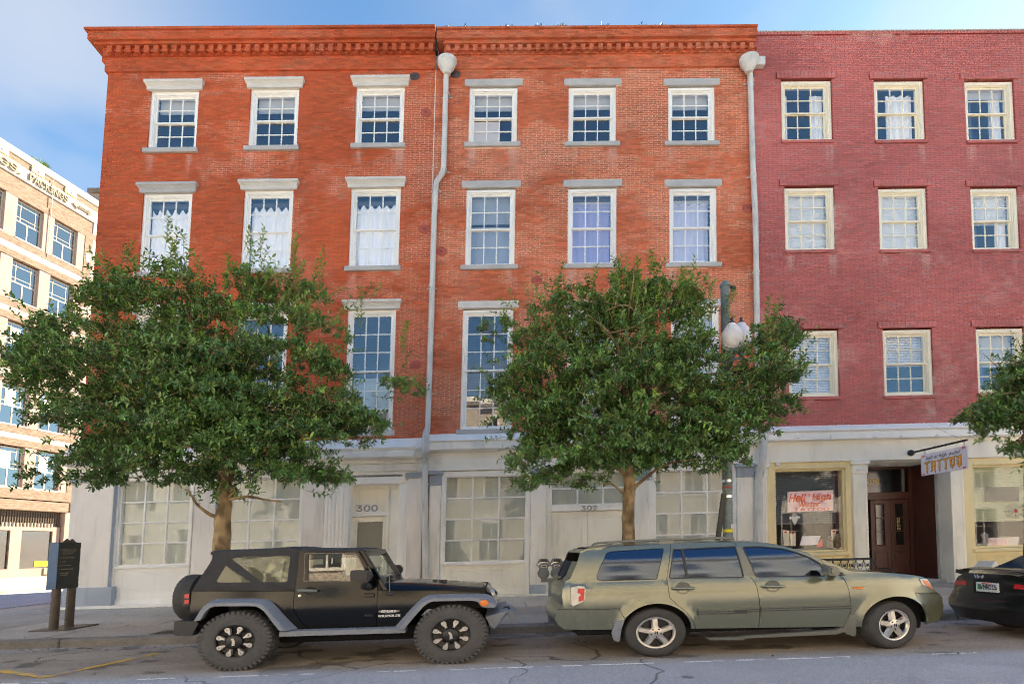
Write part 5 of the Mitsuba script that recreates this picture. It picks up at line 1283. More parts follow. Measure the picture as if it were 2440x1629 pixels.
# in the first shop window
def flat(k, poly, Y, th, mk): put(k, M().prism(poly, Y - th, Y), mk); return k
Y = .24
c = [at(1876, 1172, Y), at(1985, 1167, Y), at(1985, 1216, Y), at(1876, 1220, Y)]
ps = thing('window_poster', 'pink poster with red brush lettering hanging in the tattoo shop window', 'poster'); flat(key(ps + '__board'), Polygon(c), Y, .012, 'poster_pink')
mx, mz = at(1930, 1195, Y); W_, H_ = c[1][0] - c[0][0], c[0][1] - c[3][1]
text_on(key(ps + '__lettering'), 'Hell', mx - .27 * W_, mz + .20 * H_, Y - .012, .42 * H_, .36 * W_, 'text_red', .006, True, .25)
text_on(key(ps + '__lettering'), 'or', mx - .02 * W_, mz + .33 * H_, Y - .012, .13 * H_, .08 * W_, 'text_red', .006, True, .2)
text_on(key(ps + '__lettering'), 'High', mx + .25 * W_, mz + .19 * H_, Y - .012, .42 * H_, .40 * W_, 'text_red', .006, True, .25)
text_on(key(ps + '__lettering'), 'Water', mx - .03 * W_, mz - .13 * H_, Y - .012, .26 * H_, .48 * W_, 'text_red', .006, True, .25)
text_on(key(ps + '__lettering'), 'TATTOO', mx + .03 * W_, mz - .37 * H_, Y - .012, .14 * H_, .76 * W_, 'text_red', .006)
for dx, dz, ww in ((-.27, .18, .34), (.25, .17, .38), (-.03, -.15, .44)):
    for q in range(5): 
        a_ = mx + (dx + (q - 2) * ww / 5.2) * W_; part(ps, 'stroke', M().tube([(a_ - .02, Y - .017, mz + dz * H_ - .06), (a_ + .03, Y - .018, mz + dz * H_ + .05)], .012, 5), 'text_orange')
Y = .21
gx_, gz_ = at(1893, 1236, Y); u = .0075
gp = [(-20, 2), (-16, 12), (-8, 10), (-7, 20), (0, 25), (7, 20), (8, 11), (14, 14), (19, 6), (17, 1), (10, 3), (8, -10), (2, -22), (-3, -29), (-3, -21), (-8, -10), (-10, 1), (-15, -2)]
gh = thing('ghost_decoration', 'white paper ghost with outspread arms in the tattoo shop window', 'decoration')
flat(key(gh + '__body'), rounded([(gx_ + a * u * 1.25, gz_ + b * u) for a, b in gp], .012), Y, .02, 'plate_white')
for s in (-1, 1): part(gh, 'eye', M().lathe([(0, -.004), (.018, -.003), (.02, 0), (0, 0)], (gx_ + s * .03, Y - .02, gz_ + 17 * u), 'y', 10), 'print_dark')
part(gh, 'mouth', M().tube([(gx_ - .045, Y - .022, gz_ + 13.5 * u), (gx_, Y - .022, gz_ + 12 * u), (gx_ + .045, Y - .022, gz_ + 13.5 * u)], .005, 5), 'print_dark')
Y = .42
def card(label, cat, pts, mk, name, dot=None, mk2='text_red', Y=Y):
    k = thing(name, label, cat, 'cards in the tattoo shop window' if cat == 'card' else None); P = [tuple(at(x, y, Y)) for x, y in pts]; put(k + '__sheet', M().prism(Polygon(P), Y - .015, Y), mk)
    if dot: X, Z = at(dot[0], dot[1], Y); part(k, 'spot', M().lathe([(0, -.012), (dot[2], -.010), (dot[2], 0), (0, 0)], (X, Y - .015, Z), 'y', 16, 1.2), mk2)
    return k
card('tall white card with a red spot at left in the tattoo shop window', 'card', [(1865, 1262), (1880, 1264), (1881, 1300), (1867, 1300)], 'cream_paint', 'card', (1871.5, 1267, .035))
card('second white card with a red spot, beside the ghost in the tattoo shop window', 'card', [(1882, 1270), (1895, 1268), (1896, 1300), (1883, 1300)], 'cream_paint', 'card', (1888.5, 1270, .03))
card('narrow cream card with red spot at right in the tattoo shop window', 'card', [(1980, 1261), (1992, 1261), (1986, 1304), (1979, 1304)], 'cream_paint', 'card', (1985.5, 1265, .035))
k = card('open white case with red lining on the shop window shelf', 'case', [(1911, 1277), (1955, 1276), (1947, 1297), (1905, 1299)], 'sign_white', 'display_case', None, Y=.34)
P = [at(1947, 1297, .36), at(1958, 1283, .36), at(1959, 1302, .36), at(1944, 1303, .36)]; put(k + '__lining', M().prism(Polygon([tuple(p) for p in P]), .33, .36), 'text_red')
k = card('red folding chair back standing inside the tattoo shop window', 'chair', [(1997, 1283), (2011, 1281), (2011, 1308), (1999, 1308)], 'text_red', 'folding_chair', None, Y=.40)
k = thing('figurine', 'small brown seated figurine on the shop window shelf', 'figurine'); X, Z = at(1996, 1290, .34)
put(k + '__body', M().lathe([(0, .26), (.05, .25), (.065, .20), (.05, .14), (.09, .10), (.12, .0), (.10, -.12), (.11, -.18), (0, -.18)], (X, .34, Z), 'z', 16), 'bark', smooth=60)
k = thing('doll', 'small dark striped doll with grey hair beside the red chair back', 'doll'); X, Z = at(1978, 1292, .36)
put(k + '__body', M().lathe([(0, .2), (.04, .19), (.05, .14), (.03, .10), (.08, .05), (.10, -.1), (.09, -.16), (0, -.16)], (X, .36, Z), 'z', 14), 'text_tan', smooth=60); part(k, 'hair', M().lathe([(0, .22), (.05, .2), (.055, .15), (.05, .14), (0, .14)], (X, .36, Z), 'z', 14), 'galvanised', smooth=60)
# in the second shop window
Y = .22
card('dark framed picture hung on the green blind of the right shop window', 'picture', [(2350, 1160), (2428, 1159), (2427, 1194), (2347, 1195)], 'board_dark', 'picture', Y=Y)
wb = thing('spider_web', 'black wire spider web decoration with a red spider in the right shop window', 'decoration'); X, Z = at(2419, 1216.5, .18); m = M()
for i in range(8):
    a = i * math.pi / 4; b = a + math.pi / 4; R = .30
    m.tube([(X, .18, Z), (X + 1.25 * R * math.cos(a), .18, Z + .85 * R * math.sin(a))], .009, 5)
    for f in (.35, .68, .98):
        P = [(X + 1.25 * R * f * math.cos(q) * (1 - .12 * math.sin((q - a) * 4)), .18, Z + .85 * R * f * math.sin(q) * (1 - .12 * math.sin((q - a) * 4))) for q in np.linspace(a, b, 5)]; m.tube(P, .007, 4)
put(wb + '__threads', m, 'black_iron'); part(wb, 'spider', M().lathe([(0, .05), (.04, .03), (.05, 0), (.03, -.05), (0, -.06)], (X, .165, Z), 'z', 12), 'text_red', smooth=60)
cs = thing('cash_sign', 'weathered pink sign reading CASH standing in the right shop window', 'sign'); P = [tuple(at(x, y, .24)) for x, y in ((2353, 1281), (2428, 1278), (2424, 1300), (2351, 1300))]
put(cs + '__board', M().prism(Polygon(P), .225, .24), 'board_beige'); X, Z = at(2379, 1290, .22); text_on(key(cs + '__lettering'), 'CASH', X, Z, .222, .21, .62, 'poster_pink', .01, True, .2); text_on(key(cs + '__shadow'), 'CASH', X + .015, Z - .012, .2245, .21, .62, 'text_red', .004, True, .2)
k = thing('flower_ornament', 'pale grey glass flower ornament left of the CASH sign', 'ornament'); X, Z = at(2346, 1276, .2); m = M()
for i in range(5): a = i * 1.2566 + .3; m.lathe([(0, -.02), (.05, -.015), (.06, 0), (0, .01)], (X + .08 * math.cos(a), .2, Z + .06 * math.sin(a)), 'y', 10)
put(k + '__petals', m, 'galvanised'); part(k, 'stem', M().hull([[X + a, .2 + c, Z - b] for a, b in ((-.05, .06), (.05, .06), (-.12, .24), (.12, .24)) for c in (-.01, .01)]), 'meter_grey')
# white tented sheet on the pavement by the dark sedan
X, Z = at(2352, 1350, -1.2); k = thing('folded_sheet', 'white folded cardboard sheet tented on the pavement behind the dark sedan', 'cardboard')
put(k, M().hull([[X - .62, -1.5, 0], [X + .62, -1.5, 0], [X - .62, -.9, 0], [X + .62, -.9, 0], [X - .03, -1.5, Z + .18], [X + .03, -.9, Z + .18]]), 'plate_white')
# iron pavement grate by the jeep bumper
gX, gY = atz(428, 1505); k = thing('pavement_grate', 'rusty slotted iron grate set in the pavement behind the black car', 'grate')
m = M(); bezel_ = []; m.box(gX - .45, gX + .45, gY - .22, gY + .25, -.05, .008, .004); put(k + '__plate', m, 'bronze'); m = M()
for i in range(10): m.box(gX - .40 + i * .085, gX - .36 + i * .085, gY - .18, gY + .21, .006, .014, .003)
part(k, 'bar', m, 'anchor_dark', kind='stuff')
# ------------------------------------------------------------------ trees
def leaf_mesh(C, D, Nn, L, W):
    """Folded pointed leaves: centres of their stalks, directions, normals, lengths, widths."""
    n = len(C); S = np.cross(Nn, D); S /= np.linalg.norm(S, axis=1, keepdims=True) + 1e-9; Nn = np.cross(D, S)
    L, W = L[:, None], W[:, None]
    P = [C, C + D * L * .30 + S * W * .42 + Nn * L * .05, C + D * L * .68 + S * W * .36 + Nn * L * .03, C + D * L - Nn * L * .10, C + D * L * .68 - S * W * .36 + Nn * L * .03, C + D * L * .30 - S * W * .42 + Nn * L * .05, C + D * L * .5]
    V = np.stack(P, 1).reshape(-1, 3); b = np.arange(n)[:, None] * 7
    F = np.array([[0, 1, 6], [1, 2, 6], [2, 3, 6], [3, 4, 6], [4, 5, 6], [5, 0, 6]])
    return V, (b[:, :, None] + F[None]).reshape(-1, 3)

def tree(label, base, trunk, tr, blobs, shoots, limbs, n_spray, seed, Yc, depth, leafL=.105):
    r = np.random.default_rng(seed); t = thing('street_tree', label, 'tree', 'street trees along the kerb')
    tp = smooth_line(trunk, 24); rad = np.interp(np.linspace(0, 1, len(tp)), np.linspace(0, 1, len(tr)), tr) * (1 + .06 * np.sin(np.arange(len(tp)) * 1.9))
    m = M().tube(tp, rad, 16); v, f = m.arr(); v = v + (meshkit.noise(v * [9, 9, 5], seed)[:, None] - .5) * .035 * np.array([1, 1, 0]); put(t + '__trunk', M().add(v, f), 'bark', smooth=True)
    top = tp[-1]; cen = np.array([np.average([b[0] for b in blobs], weights=[b[2] * b[3] for b in blobs]), np.average([b[1] for b in blobs], weights=[b[2] * b[3] for b in blobs])])
    to3 = lambda px, py, Y: np.array([*at(px, py, Y)[:1], Y, at(px, py, Y)[1]])
    core = to3(cen[0], cen[1], Yc)
    Cn, Dn = [], []
    w = np.array([b[2] * b[3] * (b[4] if len(b) > 4 else 1) for b in blobs], float); w /= w.sum()
    tone = r.uniform(.70, 1.35, 4000); Tn = []
    for i in range(n_spray):      # flat pads of foliage, each of many short sprays
        bi = r.choice(len(blobs), p=w); b = blobs[bi]
        while True:
            q = r.uniform(-1, 1, 3); h = np.linalg.norm(q)
            if h < 1 and (h > .5 or r.random() < .4): break
        dy = q[1] * depth * min(1, (b[2] + b[3]) / 330); shr = 1 - 16 / max(b[2], 40)
        P = to3(b[0] + q[0] * b[2] * shr, b[1] + q[2] * b[3] * shr, Yc + dy)
        o = P - core; o /= np.linalg.norm(o) + 1e-9; R = r.uniform(.24, .50) * min(1, b[2] / 70 + .25); k = int(12 + 34 * R)
        tilt = np.array([o[0] * .35, o[1] * .35])
        for a in range(k):
            rr_, an = R * math.sqrt(r.random()), r.uniform(0, 6.28); e = np.array([math.cos(an), math.sin(an), 0.0])
            S = P + e * rr_ + [0, 0, -rr_ * (e[:2] @ tilt) - .30 * rr_ * rr_ / R + r.normal(0, .045)]
            d = e * .75 + o * .45 + r.normal(0, .25, 3) + [0, 0, .25]; d /= np.linalg.norm(d); Cn.append(S); Dn.append((d, r.uniform(.10, .20), 0)); Tn.append(tone[i])
    for i in range(n_spray * 2):     # longer sprays that break up the outline
        b = blobs[r.choice(len(blobs), p=w)]; q = r.normal(0, 1, 3); q /= np.linalg.norm(q); dy = q[1] * depth * min(1, (b[2] + b[3]) / 330)
        P = to3(b[0] + q[0] * b[2] * .92, b[1] + q[2] * b[3] * .92, Yc + dy); o = P - core; o /= np.linalg.norm(o) + 1e-9
        d = o * .8 + r.normal(0, .35, 3) + [0, 0, .40]; d /= np.linalg.norm(d); Cn.append(P); Dn.append((d, r.uniform(.28, .60), 2)); Tn.append(r.uniform(.9, 1.4))
    for px, py, n in shoots:
        P = to3(px, py, Yc + r.uniform(-.7, .7)); 
        for i in range(n + 2): Cn.append(P - np.array([0, 0, .23 * i]) + r.normal(0, .03, 3)); d = np.array([r.normal(0, .15), r.normal(0, .15), 1]); Dn.append((d / np.linalg.norm(d), .42, 1)); Tn.append(1.0)
    LC, LD, LN, LL, LW, CO = [], [], [], [], [], []; tw = M()
    for P, (d, ln, young), tn in zip(Cn, Dn, Tn):
        k = int(r.integers(8, 13)) if not young else 15; s = np.linspace(.12, 1, k); bend = r.normal(0, .12, 3)
        A = P + d * ln * s[:, None] + bend * (s ** 2)[:, None] * ln
        e = np.cross(d, r.normal(0, 1, 3)); e /= np.linalg.norm(e); g = np.cross(d, e); ang = np.arange(k) * 2.4
        ld = d * r.uniform(.35, .8, (k, 1)) + e * np.cos(ang)[:, None] + g * np.sin(ang)[:, None] + [0, 0, .05]; ld /= np.linalg.norm(ld, axis=1, keepdims=True)
        nn = np.array([0, 0, 1.0]) + .55 * d + r.normal(0, .35, (k, 3)); nn /= np.linalg.norm(nn, axis=1, keepdims=True)
        LC.append(A); LD.append(ld); LN.append(nn); L = leafL * r.uniform(.7, 1.25, k); LL.append(L); LW.append(L * r.uniform(.40, .52, k))
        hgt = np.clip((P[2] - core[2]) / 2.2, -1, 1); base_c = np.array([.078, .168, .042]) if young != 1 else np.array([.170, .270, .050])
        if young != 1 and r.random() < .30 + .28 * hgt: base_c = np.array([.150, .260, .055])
        c = base_c * tn * r.uniform(.8, 1.2) * r.uniform(.85, 1.15, (k, 1)); c = c * (1 + r.normal(0, .06, (k, 3)))
        if r.random() < .02: c[0] = [.42, .30, .03]
        CO.append(np.repeat(np.clip(c, .004, .6), 7, axis=0))
        tw.tube([P - d * .25 * ln, P + d * ln * .5 + bend * .25 * ln, P + d * ln + bend * ln], [.006, .004, .003], 3, cap=False)
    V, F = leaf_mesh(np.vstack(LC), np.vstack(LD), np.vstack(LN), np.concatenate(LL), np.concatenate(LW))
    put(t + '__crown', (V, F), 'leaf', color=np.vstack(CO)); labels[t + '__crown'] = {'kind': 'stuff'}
    # limbs run from the trunk into the masses of the crown
    for i, b in enumerate(sorted(blobs, key=lambda b: -b[2] * b[3])[:14]):
        tgt = to3(b[0], b[1], Yc + r.uniform(-.5, .5) * depth * .7); s0 = tp[int(len(tp) * r.uniform(.78, .99)) - 1] if i else top
        mid = s0 * .5 + tgt * .5 + np.array([0, 0, .30]) + r.normal(0, .12, 3); R0 = tr[-1] * r.uniform(.45, .75)
        L = smooth_line([s0, s0 * .75 + mid * .25 + [0, 0, .12], mid, tgt], 14); mm = M().tube(L, np.linspace(R0, .018, len(L)), 8)
        for j in range(5):
            a = L[int(r.integers(5, len(L)))]; e = a + r.normal(0, .42, 3) + [0, 0, .25]; mm.tube(smooth_line([a, a * .5 + e * .5 + r.normal(0, .06, 3), e], 6), np.linspace(.022, .006, 7), 5, cap=False)
        part(t, 'limb', mm, 'bark', smooth=True)
    for pts, ra, lv in limbs:
        L = smooth_line([to3(x, y, Yc - .05) for x, y in pts], 14); part(t, 'limb', M().tube(L, np.linspace(ra, ra * .35, len(L)), 8), 'bark', smooth=True)
    part(t, 'twigs', tw, 'bark', kind='stuff')
    return t
YT = -5.45
T3 = lambda px, py, Y=YT: np.array([at(px, py, Y)[0], Y, at(px, py, Y)[1]])
def g3(px, Y): p = at(px, 1400, Y); return np.array([p[0], Y, -.05])
tree('broad dark green street tree at left with trunk rising behind the black off road car', None, [g3(526, YT), T3(528, 1300), T3(531, 1240), T3(535, 1190), T3(536, 1150), T3(540, 1080), T3(530, 1010)], [.20, .16, .15, .135, .14, .12, .10],
     [(480, 860, 170, 110), (330, 830, 150, 90), (180, 850, 130, 70), (75, 870, 90, 55), (640, 830, 140, 100), (740, 865, 85, 75), (560, 960, 200, 100), (380, 960, 190, 90), (230, 960, 130, 70), (120, 960, 90, 45, .7), (690, 1000, 150, 90), (820, 1010, 90, 60),
      (860, 945, 80, 42), (560, 1070, 190, 80), (420, 1070, 150, 70), (300, 1050, 110, 55), (200, 1060, 90, 45, .6), (680, 1090, 110, 60), (760, 1140, 60, 40), (500, 1130, 110, 45, .8), (150, 1120, 60, 32, .5), (250, 1115, 70, 35, .6), (340, 700, 90, 60), (270, 690, 55, 50), (440, 730, 100, 70), (560, 740, 90, 60),
      (660, 720, 90, 60), (730, 690, 60, 40, .6), (620, 670, 50, 40, .5), (420, 660, 45, 55, .5), (270, 640, 45, 35, .6), (760, 755, 65, 45, .7), (860, 740, 45, 35, .5), (60, 760, 65, 30, .5), (150, 790, 80, 40, .6), (40, 930, 50, 40, .6), (30, 820, 40, 40, .6), (930, 900, 40, 28, .6), (980, 910, 30, 18, .6), (700, 1150, 60, 40, .5), (900, 1060, 40, 18, .5), (600, 1010, 150, 90), (420, 880, 150, 100)],
     [(405, 560, 4), (442, 600, 3), (420, 600, 3), (590, 590, 3), (628, 585, 3), (700, 600, 3), (545, 640, 2), (480, 650, 2), (300, 610, 2), (250, 640, 2), (760, 640, 2), (860, 720, 2), (690, 660, 2), (965, 800, 1)],
     [([(528, 1234), (500, 1225), (468, 1200), (448, 1165)], .045, 0), ([(545, 1190), (590, 1183), (630, 1190), (672, 1195)], .04, 0), ([(545, 1185), (558, 1170), (556, 1155)], .035, 0)], 350, 3, YT, 2.3)
YT2 = -5.40
tree('bushy green street tree at right with trunk rising behind the silver green suv', None, [g3(1500, YT2), T3(1498, 1290, YT2), T3(1496, 1220, YT2), T3(1500, 1160, YT2), T3(1497, 1100, YT2), T3(1490, 1040, YT2), T3(1495, 970, YT2)], [.19, .135, .125, .125, .12, .11, .09],
     [(1480, 860, 160, 110), (1330, 850, 120, 90), (1250, 900, 80, 60), (1590, 860, 110, 100), (1720, 925, 110, 65), (1800, 880, 80, 70), (1870, 880, 55, 40, .7), (1440, 960, 180, 90), (1290, 980, 90, 60), (1600, 980, 150, 90), (1720, 1000, 90, 70), (1360, 1060, 120, 55), (1500, 1060, 150, 60), (1640, 1060, 110, 55), (1730, 1070, 50, 35, .7),
      (1280, 1080, 70, 35, .7), (1220, 970, 55, 40, .7), (1180, 930, 40, 30, .6), (1190, 790, 40, 40, .6), (1290, 770, 80, 60), (1400, 750, 90, 70), (1500, 730, 90, 70), (1570, 690, 70, 50), (1630, 730, 60, 50), (1480, 690, 45, 50, .7), (1380, 1120, 90, 35, .7), (1450, 1100, 90, 35, .6), (1290, 1130, 50, 25, .5), (1840, 800, 50, 60, .7), (1850, 960, 50, 35, .6), (1790, 970, 60, 50), (1900, 905, 35, 20, .5), (1660, 800, 45, 45, .5), (1560, 1090, 80, 30, .5), (1240, 1050, 45, 30, .5)],
     [(1478, 655, 3), (1412, 670, 3), (1330, 680, 3), (1560, 650, 3), (1568, 665, 3), (1650, 655, 3), (1630, 680, 2), (1300, 740, 2), (1850, 745, 3), (1825, 760, 3), (1740, 720, 2), (1690, 700, 2), (1520, 690, 2)],
     [([(1497, 1185), (1474, 1165), (1455, 1152), (1430, 1152)], .035, 0), ([(1503, 1170), (1530, 1145), (1570, 1115), (1620, 1098), (1690, 1095)], .045, 0), ([(1494, 1135), (1470, 1115), (1430, 1104)], .05, 0)], 285, 9, YT2, 2.1)
tree('dark green street tree cut off at the right edge of the picture', None, [np.array([g3(2456, -5.2)[0], -5.2, -.05]), T3(2456, 1250, -5.2), T3(2455, 1120, -5.2), T3(2470, 1050, -5.2), T3(2500, 980, -5.2)], [.15, .11, .10, .09, .08],
     [(2450, 960, 100, 60), (2370, 985, 60, 28), (2420, 1010, 75, 40), (2440, 900, 60, 45), (2520, 920, 140, 110), (2540, 1040, 120, 80), (2640, 950, 150, 120), (2430, 1060, 45, 30, .7), (2440, 1110, 30, 22, .5), (2370, 950, 60, 30, .7), (2560, 830, 120, 80), (2320, 985, 28, 16, .5)],
     [(2435, 860, 2)], [], 115, 21, -5.2, 1.8)
# fan palm on the roof of the corner building, weeds on the parapets
pk = thing('palm', 'small fan palm on the roof edge of the tall corner building', 'palm tree'); r = np.random.default_rng(4)
c0 = D0 + DD * -.6 - DN * 1.2; C = np.array([c0[0], c0[1], 40.6]); put(pk + '__trunk', M().tube([C - [0, 0, .8], C], [.12, .10], 8), 'bark')
m = M()
for i in range(34):
    a = r.uniform(0, 6.28); el = r.uniform(-.2, 1.3); d = np.array([math.cos(a) * math.cos(el), math.sin(a) * math.cos(el), math.sin(el)]); e = np.cross(d, [0, 0, 1]); e /= np.linalg.norm(e) + 1e-9; L = r.uniform(.7, 1.1)
    for q in np.linspace(-.9, .9, 9):
        t = d * math.cos(q) + e * math.sin(q); b = C + d * L * .35; m.add([b, b + t * L * .5 + np.cross(t, d) * .03, b + t * L * .75 + [0, 0, -.06], b + t * L * .5 - np.cross(t, d) * .03], [[0, 1, 2, 3]])
v, f = m.arr(); put(pk + '__crown', (v, f), 'leaf', color=np.tile([[.16, .26, .05]], (len(v), 1)) * np.random.default_rng(2).uniform(.8, 1.2, (len(v), 1)))
for i, (px, n) in enumerate(((1064, 5), (1108, 6), (1207, 5), (1285, 7), (1340, 14), (1443, 8), (1530, 5), (1577, 6), (2, 0))):
    if not n: continue
    X, Z = at(px, 59, -.5); k = thing('weed', ['tiny dark weed on the coping nearest the joint of the orange buildings', 'second dark weed from the joint on the orange coping', 'low weed on the coping above the left window of the middle building', 'small weed left of the largest coping weed', 'largest dark weed tuft on the middle building coping', 'weed right of the largest tuft on the coping', 'faint weed second from right on the orange coping', 'rightmost weed on the orange coping'][i], 'weed', 'weeds on the orange copings')
    n2 = n * 4; C = np.array([X, -.36, zBb['top'] - .03]) + r.normal(0, 1, (n2, 3)) * [.09, .03, 0]; d = r.normal(0, .6, (n2, 3)) + [0, 0, 1.0]; d /= np.linalg.norm(d, axis=1, keepdims=True)
    V, F = leaf_mesh(C, d, r.normal(0, 1, (n2, 3)), r.uniform(.05, .13, n2), r.uniform(.015, .035, n2)); put(k, (V, F), 'leaf', color=np.tile([[.03, .045, .025]], (len(V), 1)))
# fallen leaves along the gutter
n = 420; r = np.random.default_rng(12); xy = np.c_[r.uniform(-10, 9, n), np.where(r.random(n) < .6, r.normal(-6.55, .12, n), r.uniform(-9.3, -.6, n))]
z = np.where(xy[:, 1] < KY, ROADZ + .012, .014); a = r.uniform(0, 6.28, n)
V, F = leaf_mesh(np.c_[xy, z], np.c_[np.cos(a), np.sin(a), r.normal(0, .1, n)], np.tile([[0, 0, 1.0]], (n, 1)) + r.normal(0, .2, (n, 3)), r.uniform(.04, .09, n), r.uniform(.02, .04, n))
k = key('fallen_leaves'); put(k, (V, F), 'leaf', color=np.repeat(r.uniform(.5, 1.2, (n, 1)) * [[.22, .16, .08]], 7, axis=0)); labels[k] = {'label': 'scattered dry brown leaves along the gutter and pavement', 'category': 'leaves', 'kind': 'stuff'}

# ------------------------------------------------------------------ cars
def PG(p):
    q = Polygon(p)
    return q if q.is_valid else q.buffer(0)
def wheel(car, X, Yf, Zc, R, s, width, rimR, style, tyre_mat, yaw=0.0, far=False):
    """A wheel with its outer face at y = Yf (towards the street, or the kerb when far)."""
    sg = -1.0 if far else 1.0; ca, sa = math.cos(yaw), math.sin(yaw)
    def place(m):
        v, f = m.arr(); v = v.copy(); y = v[:, 1] * sg; x = v[:, 0] * ca - y * sa; y2 = v[:, 0] * sa + y * ca
        return M().add(np.stack([X + x * s, Yf + y2, Zc + v[:, 2]], 1), f if not far else f[:, ::-1])
    w = key(f'{car}__wheel'); tk = w + '__tyre'
    b = rimR; prof = [(b * .98, width * .5), (b * .97, .02), (b * 1.02, .004), (b * 1.10, -.004), (b + (R - b) * .5, -.012), (R * .93, .0), (R * .975, .018), (R, .05), (R, width - .05), (R * .97, width - .015), (R * .9, width), (b, width), (b * .98, width * .5)]
    m = M().lathe(prof, (0, 0, 0), 'y', 56); rr = np.random.default_rng(1)
    if style == 'jeep':
        n = 42
        for i in range(n):
            for q, (y0, y1) in enumerate(((-.002, .085), (.095, width - .095), (width - .085, width))):
                a = (i + (.5 if q == 1 else 0)) * 2 * math.pi / n; e = np.array([math.cos(a), 0, math.sin(a)]); t = np.array([-e[2], 0, e[0]])
                m.obox(e * (R + .003) + [0, (y0 + y1) / 2, 0], t, [0, 1, 0], e, R * math.pi / n * .70, (y1 - y0) / 2, .008)
            if True:
                e = np.array([math.cos(i * 2 * math.pi / n), 0, math.sin(i * 2 * math.pi / n)]); t = np.array([-e[2], 0, e[0]]); m.obox(e * (R * .955) + [0, .0, 0], t, [0, 1, 0], e, R * math.pi / n * .5, .006, .022)
    put(tk, place(m), tyre_mat, smooth=35)
    if style == 'jeep':
        m = M().lathe([(0, .075), (b * .42, .06), (b * .6, .09), (b * .9, .07), (b * .93, .012), (b * .99, .006), (b * 1.0, .03), (b * 1.0, width * .6), (0, width * .6)], (0, 0, 0), 'y', 40); part(w, 'rim', place(m), 'rim_black', smooth=35)
        for i in range(8):
            a = (i + .5) * math.pi / 4 + .08
            pts = [(.46, -.05), (.60, -.055), (.70, -.11), (.80, -.135), (.90, -.10), (.93, 0), (.90, .10), (.80, .135), (.70, .11), (.60, .055), (.46, .05), (.52, 0)]
            P = PG([(b * (r * math.cos(a) - t * math.sin(a)), b * (r * math.sin(a) + t * math.cos(a))) for r, t in pts]).difference(shapely.Point(b * .80 * math.cos(a), b * .80 * math.sin(a)).buffer(b * .055))
            part(w, 'spoke', place(M().prism(P, -.005, .05)), 'alloy')
            part(w, 'bolt', place(M().lathe([(0, .004), (b * .038, .006), (b * .042, .03), (0, .03)], (b * .80 * math.cos(a), 0, b * .80 * math.sin(a)), 'y', 10)), 'alloy')
        part(w, 'hub_cap', place(M().lathe([(0, -.035), (b * .30, -.03), (b * .40, -.012), (b * .43, .02), (b * .43, .07), (0, .07)], (0, 0, 0), 'y', 32)), 'rim_black', smooth=35)
        part(w, 'emblem', place(M().prism(affinity.rotate(rounded([(-.10 * b, -.22 * b), (.06 * b, -.22 * b), (.10 * b, .05 * b), (.04 * b, .22 * b), (-.06 * b, .22 * b), (-.03 * b, .02 * b)], .004), 10 + 8 * (X > -2)), -.040, -.03)), 'alloy')
    else:
        m = M().lathe([(0, .09), (b * .86, .09), (b * .9, .03), (b * .9, width * .7), (0, width * .7)], (0, 0, 0), 'y', 40); part(w, 'brake', place(m), 'rim_black', smooth=35)
        m = M().lathe([(b * .86, .03), (b * .90, .008), (b * .98, .002), (b * 1.02, .012), (b * 1.0, .05), (b * .9, .06), (b * .86, .03)], (0, 0, 0), 'y', 48); part(w, 'rim', place(m), 'alloy', smooth=35)
        for i in range(5):
            a = math.pi / 2 + .06 + i * 2 * math.pi / 5; e = np.array([math.cos(a), 0, math.sin(a)]); t = np.array([-e[2], 0, e[0]]); pts = []
            for r, hw, y in ((.20, .19, .004), (.55, .145, .012), (.90, .19, .016)):
                for sgn in (-1, 1): pts += [e * b * r + t * b * hw * sgn + [0, y + .035, 0], e * b * r + t * b * hw * .62 * sgn + [0, y, 0]]
            part(w, 'spoke', place(M().hull(pts)), 'alloy')
            a2 = a + math.pi / 5; part(w, 'lug_nut', place(M().lathe([(0, -.004), (b * .05, -.002), (b * .055, .02), (0, .02)], (b * .26 * math.cos(a2), 0, b * .26 * math.sin(a2)), 'y', 8)), 'rim_black')
        part(w, 'hub_cap', place(M().lathe([(0, -.006), (b * .17, -.004), (b * .36, .006), (b * .38, .05), (0, .05)], (0, 0, 0), 'y', 24)), 'alloy', smooth=35)
        P = PG([(-.09, -.10), (-.05, -.10), (-.035, -.02), (.035, -.02), (.05, -.10), (.09, -.10), (.075, .10), (.035, .10), (.03, .03), (-.03, .03), (-.035, .10), (-.075, .10)])
        part(w, 'emblem', place(M().prism(affinity.scale(P, b, b, origin=(0, 0)), -.009, -.004)), 'rim_black')
    return w

def J2(*p, Y): return [tuple(at(400 + u / 4.3674, 1270 + v / 4.3674, Y)) for u, v in p]
def J3(*p, Y): return [tuple(at(840 + u / 4.3674, 1270 + v / 4.3674, Y)) for u, v in p]
def J5(*p, Y): return [tuple(at(680 + u / 6.2733, 1290 + v / 6.2733, Y)) for u, v in p]
# ---------------- black off road car with a cloth top
jp = thing('offroad_car', 'black two door off road car with cloth top, grey fenders and lifted knobbly tyres', 'car', 'cars parked along the kerb')
JY, JC = -8.62, -7.82; JF = 2 * JC - JY
zr = J2((690, 1125), Y=-8.83)[0]; zf = J3((1020, 1082), Y=-8.83)[0]
WR, WF = (zr[0], ROADZ + .418), (zf[0], ROADZ + .418)
for (X, Z) in (WR, WF):
    wheel(jp, X, -8.83, Z, .418, 1.244, .29, .234, 'jeep', 'rubber_dusty'); wheel(jp, X, 2 * JC + 8.83, Z, .418, 1.244, .29, .234, 'jeep', 'rubber', far=True)
arch = lambda c, rx, rz: PG([(c[0] + rx * math.cos(a), c[1] + rz * math.sin(a)) for a in np.linspace(0, 2 * math.pi, 40, endpoint=False)])
sill = J2((1200, 1008), Y=JY)[0][1]
tub_rear = J2((252, 606), (1338, 600), Y=JY); beltz = J5((600, 596), Y=JY)[0][1]
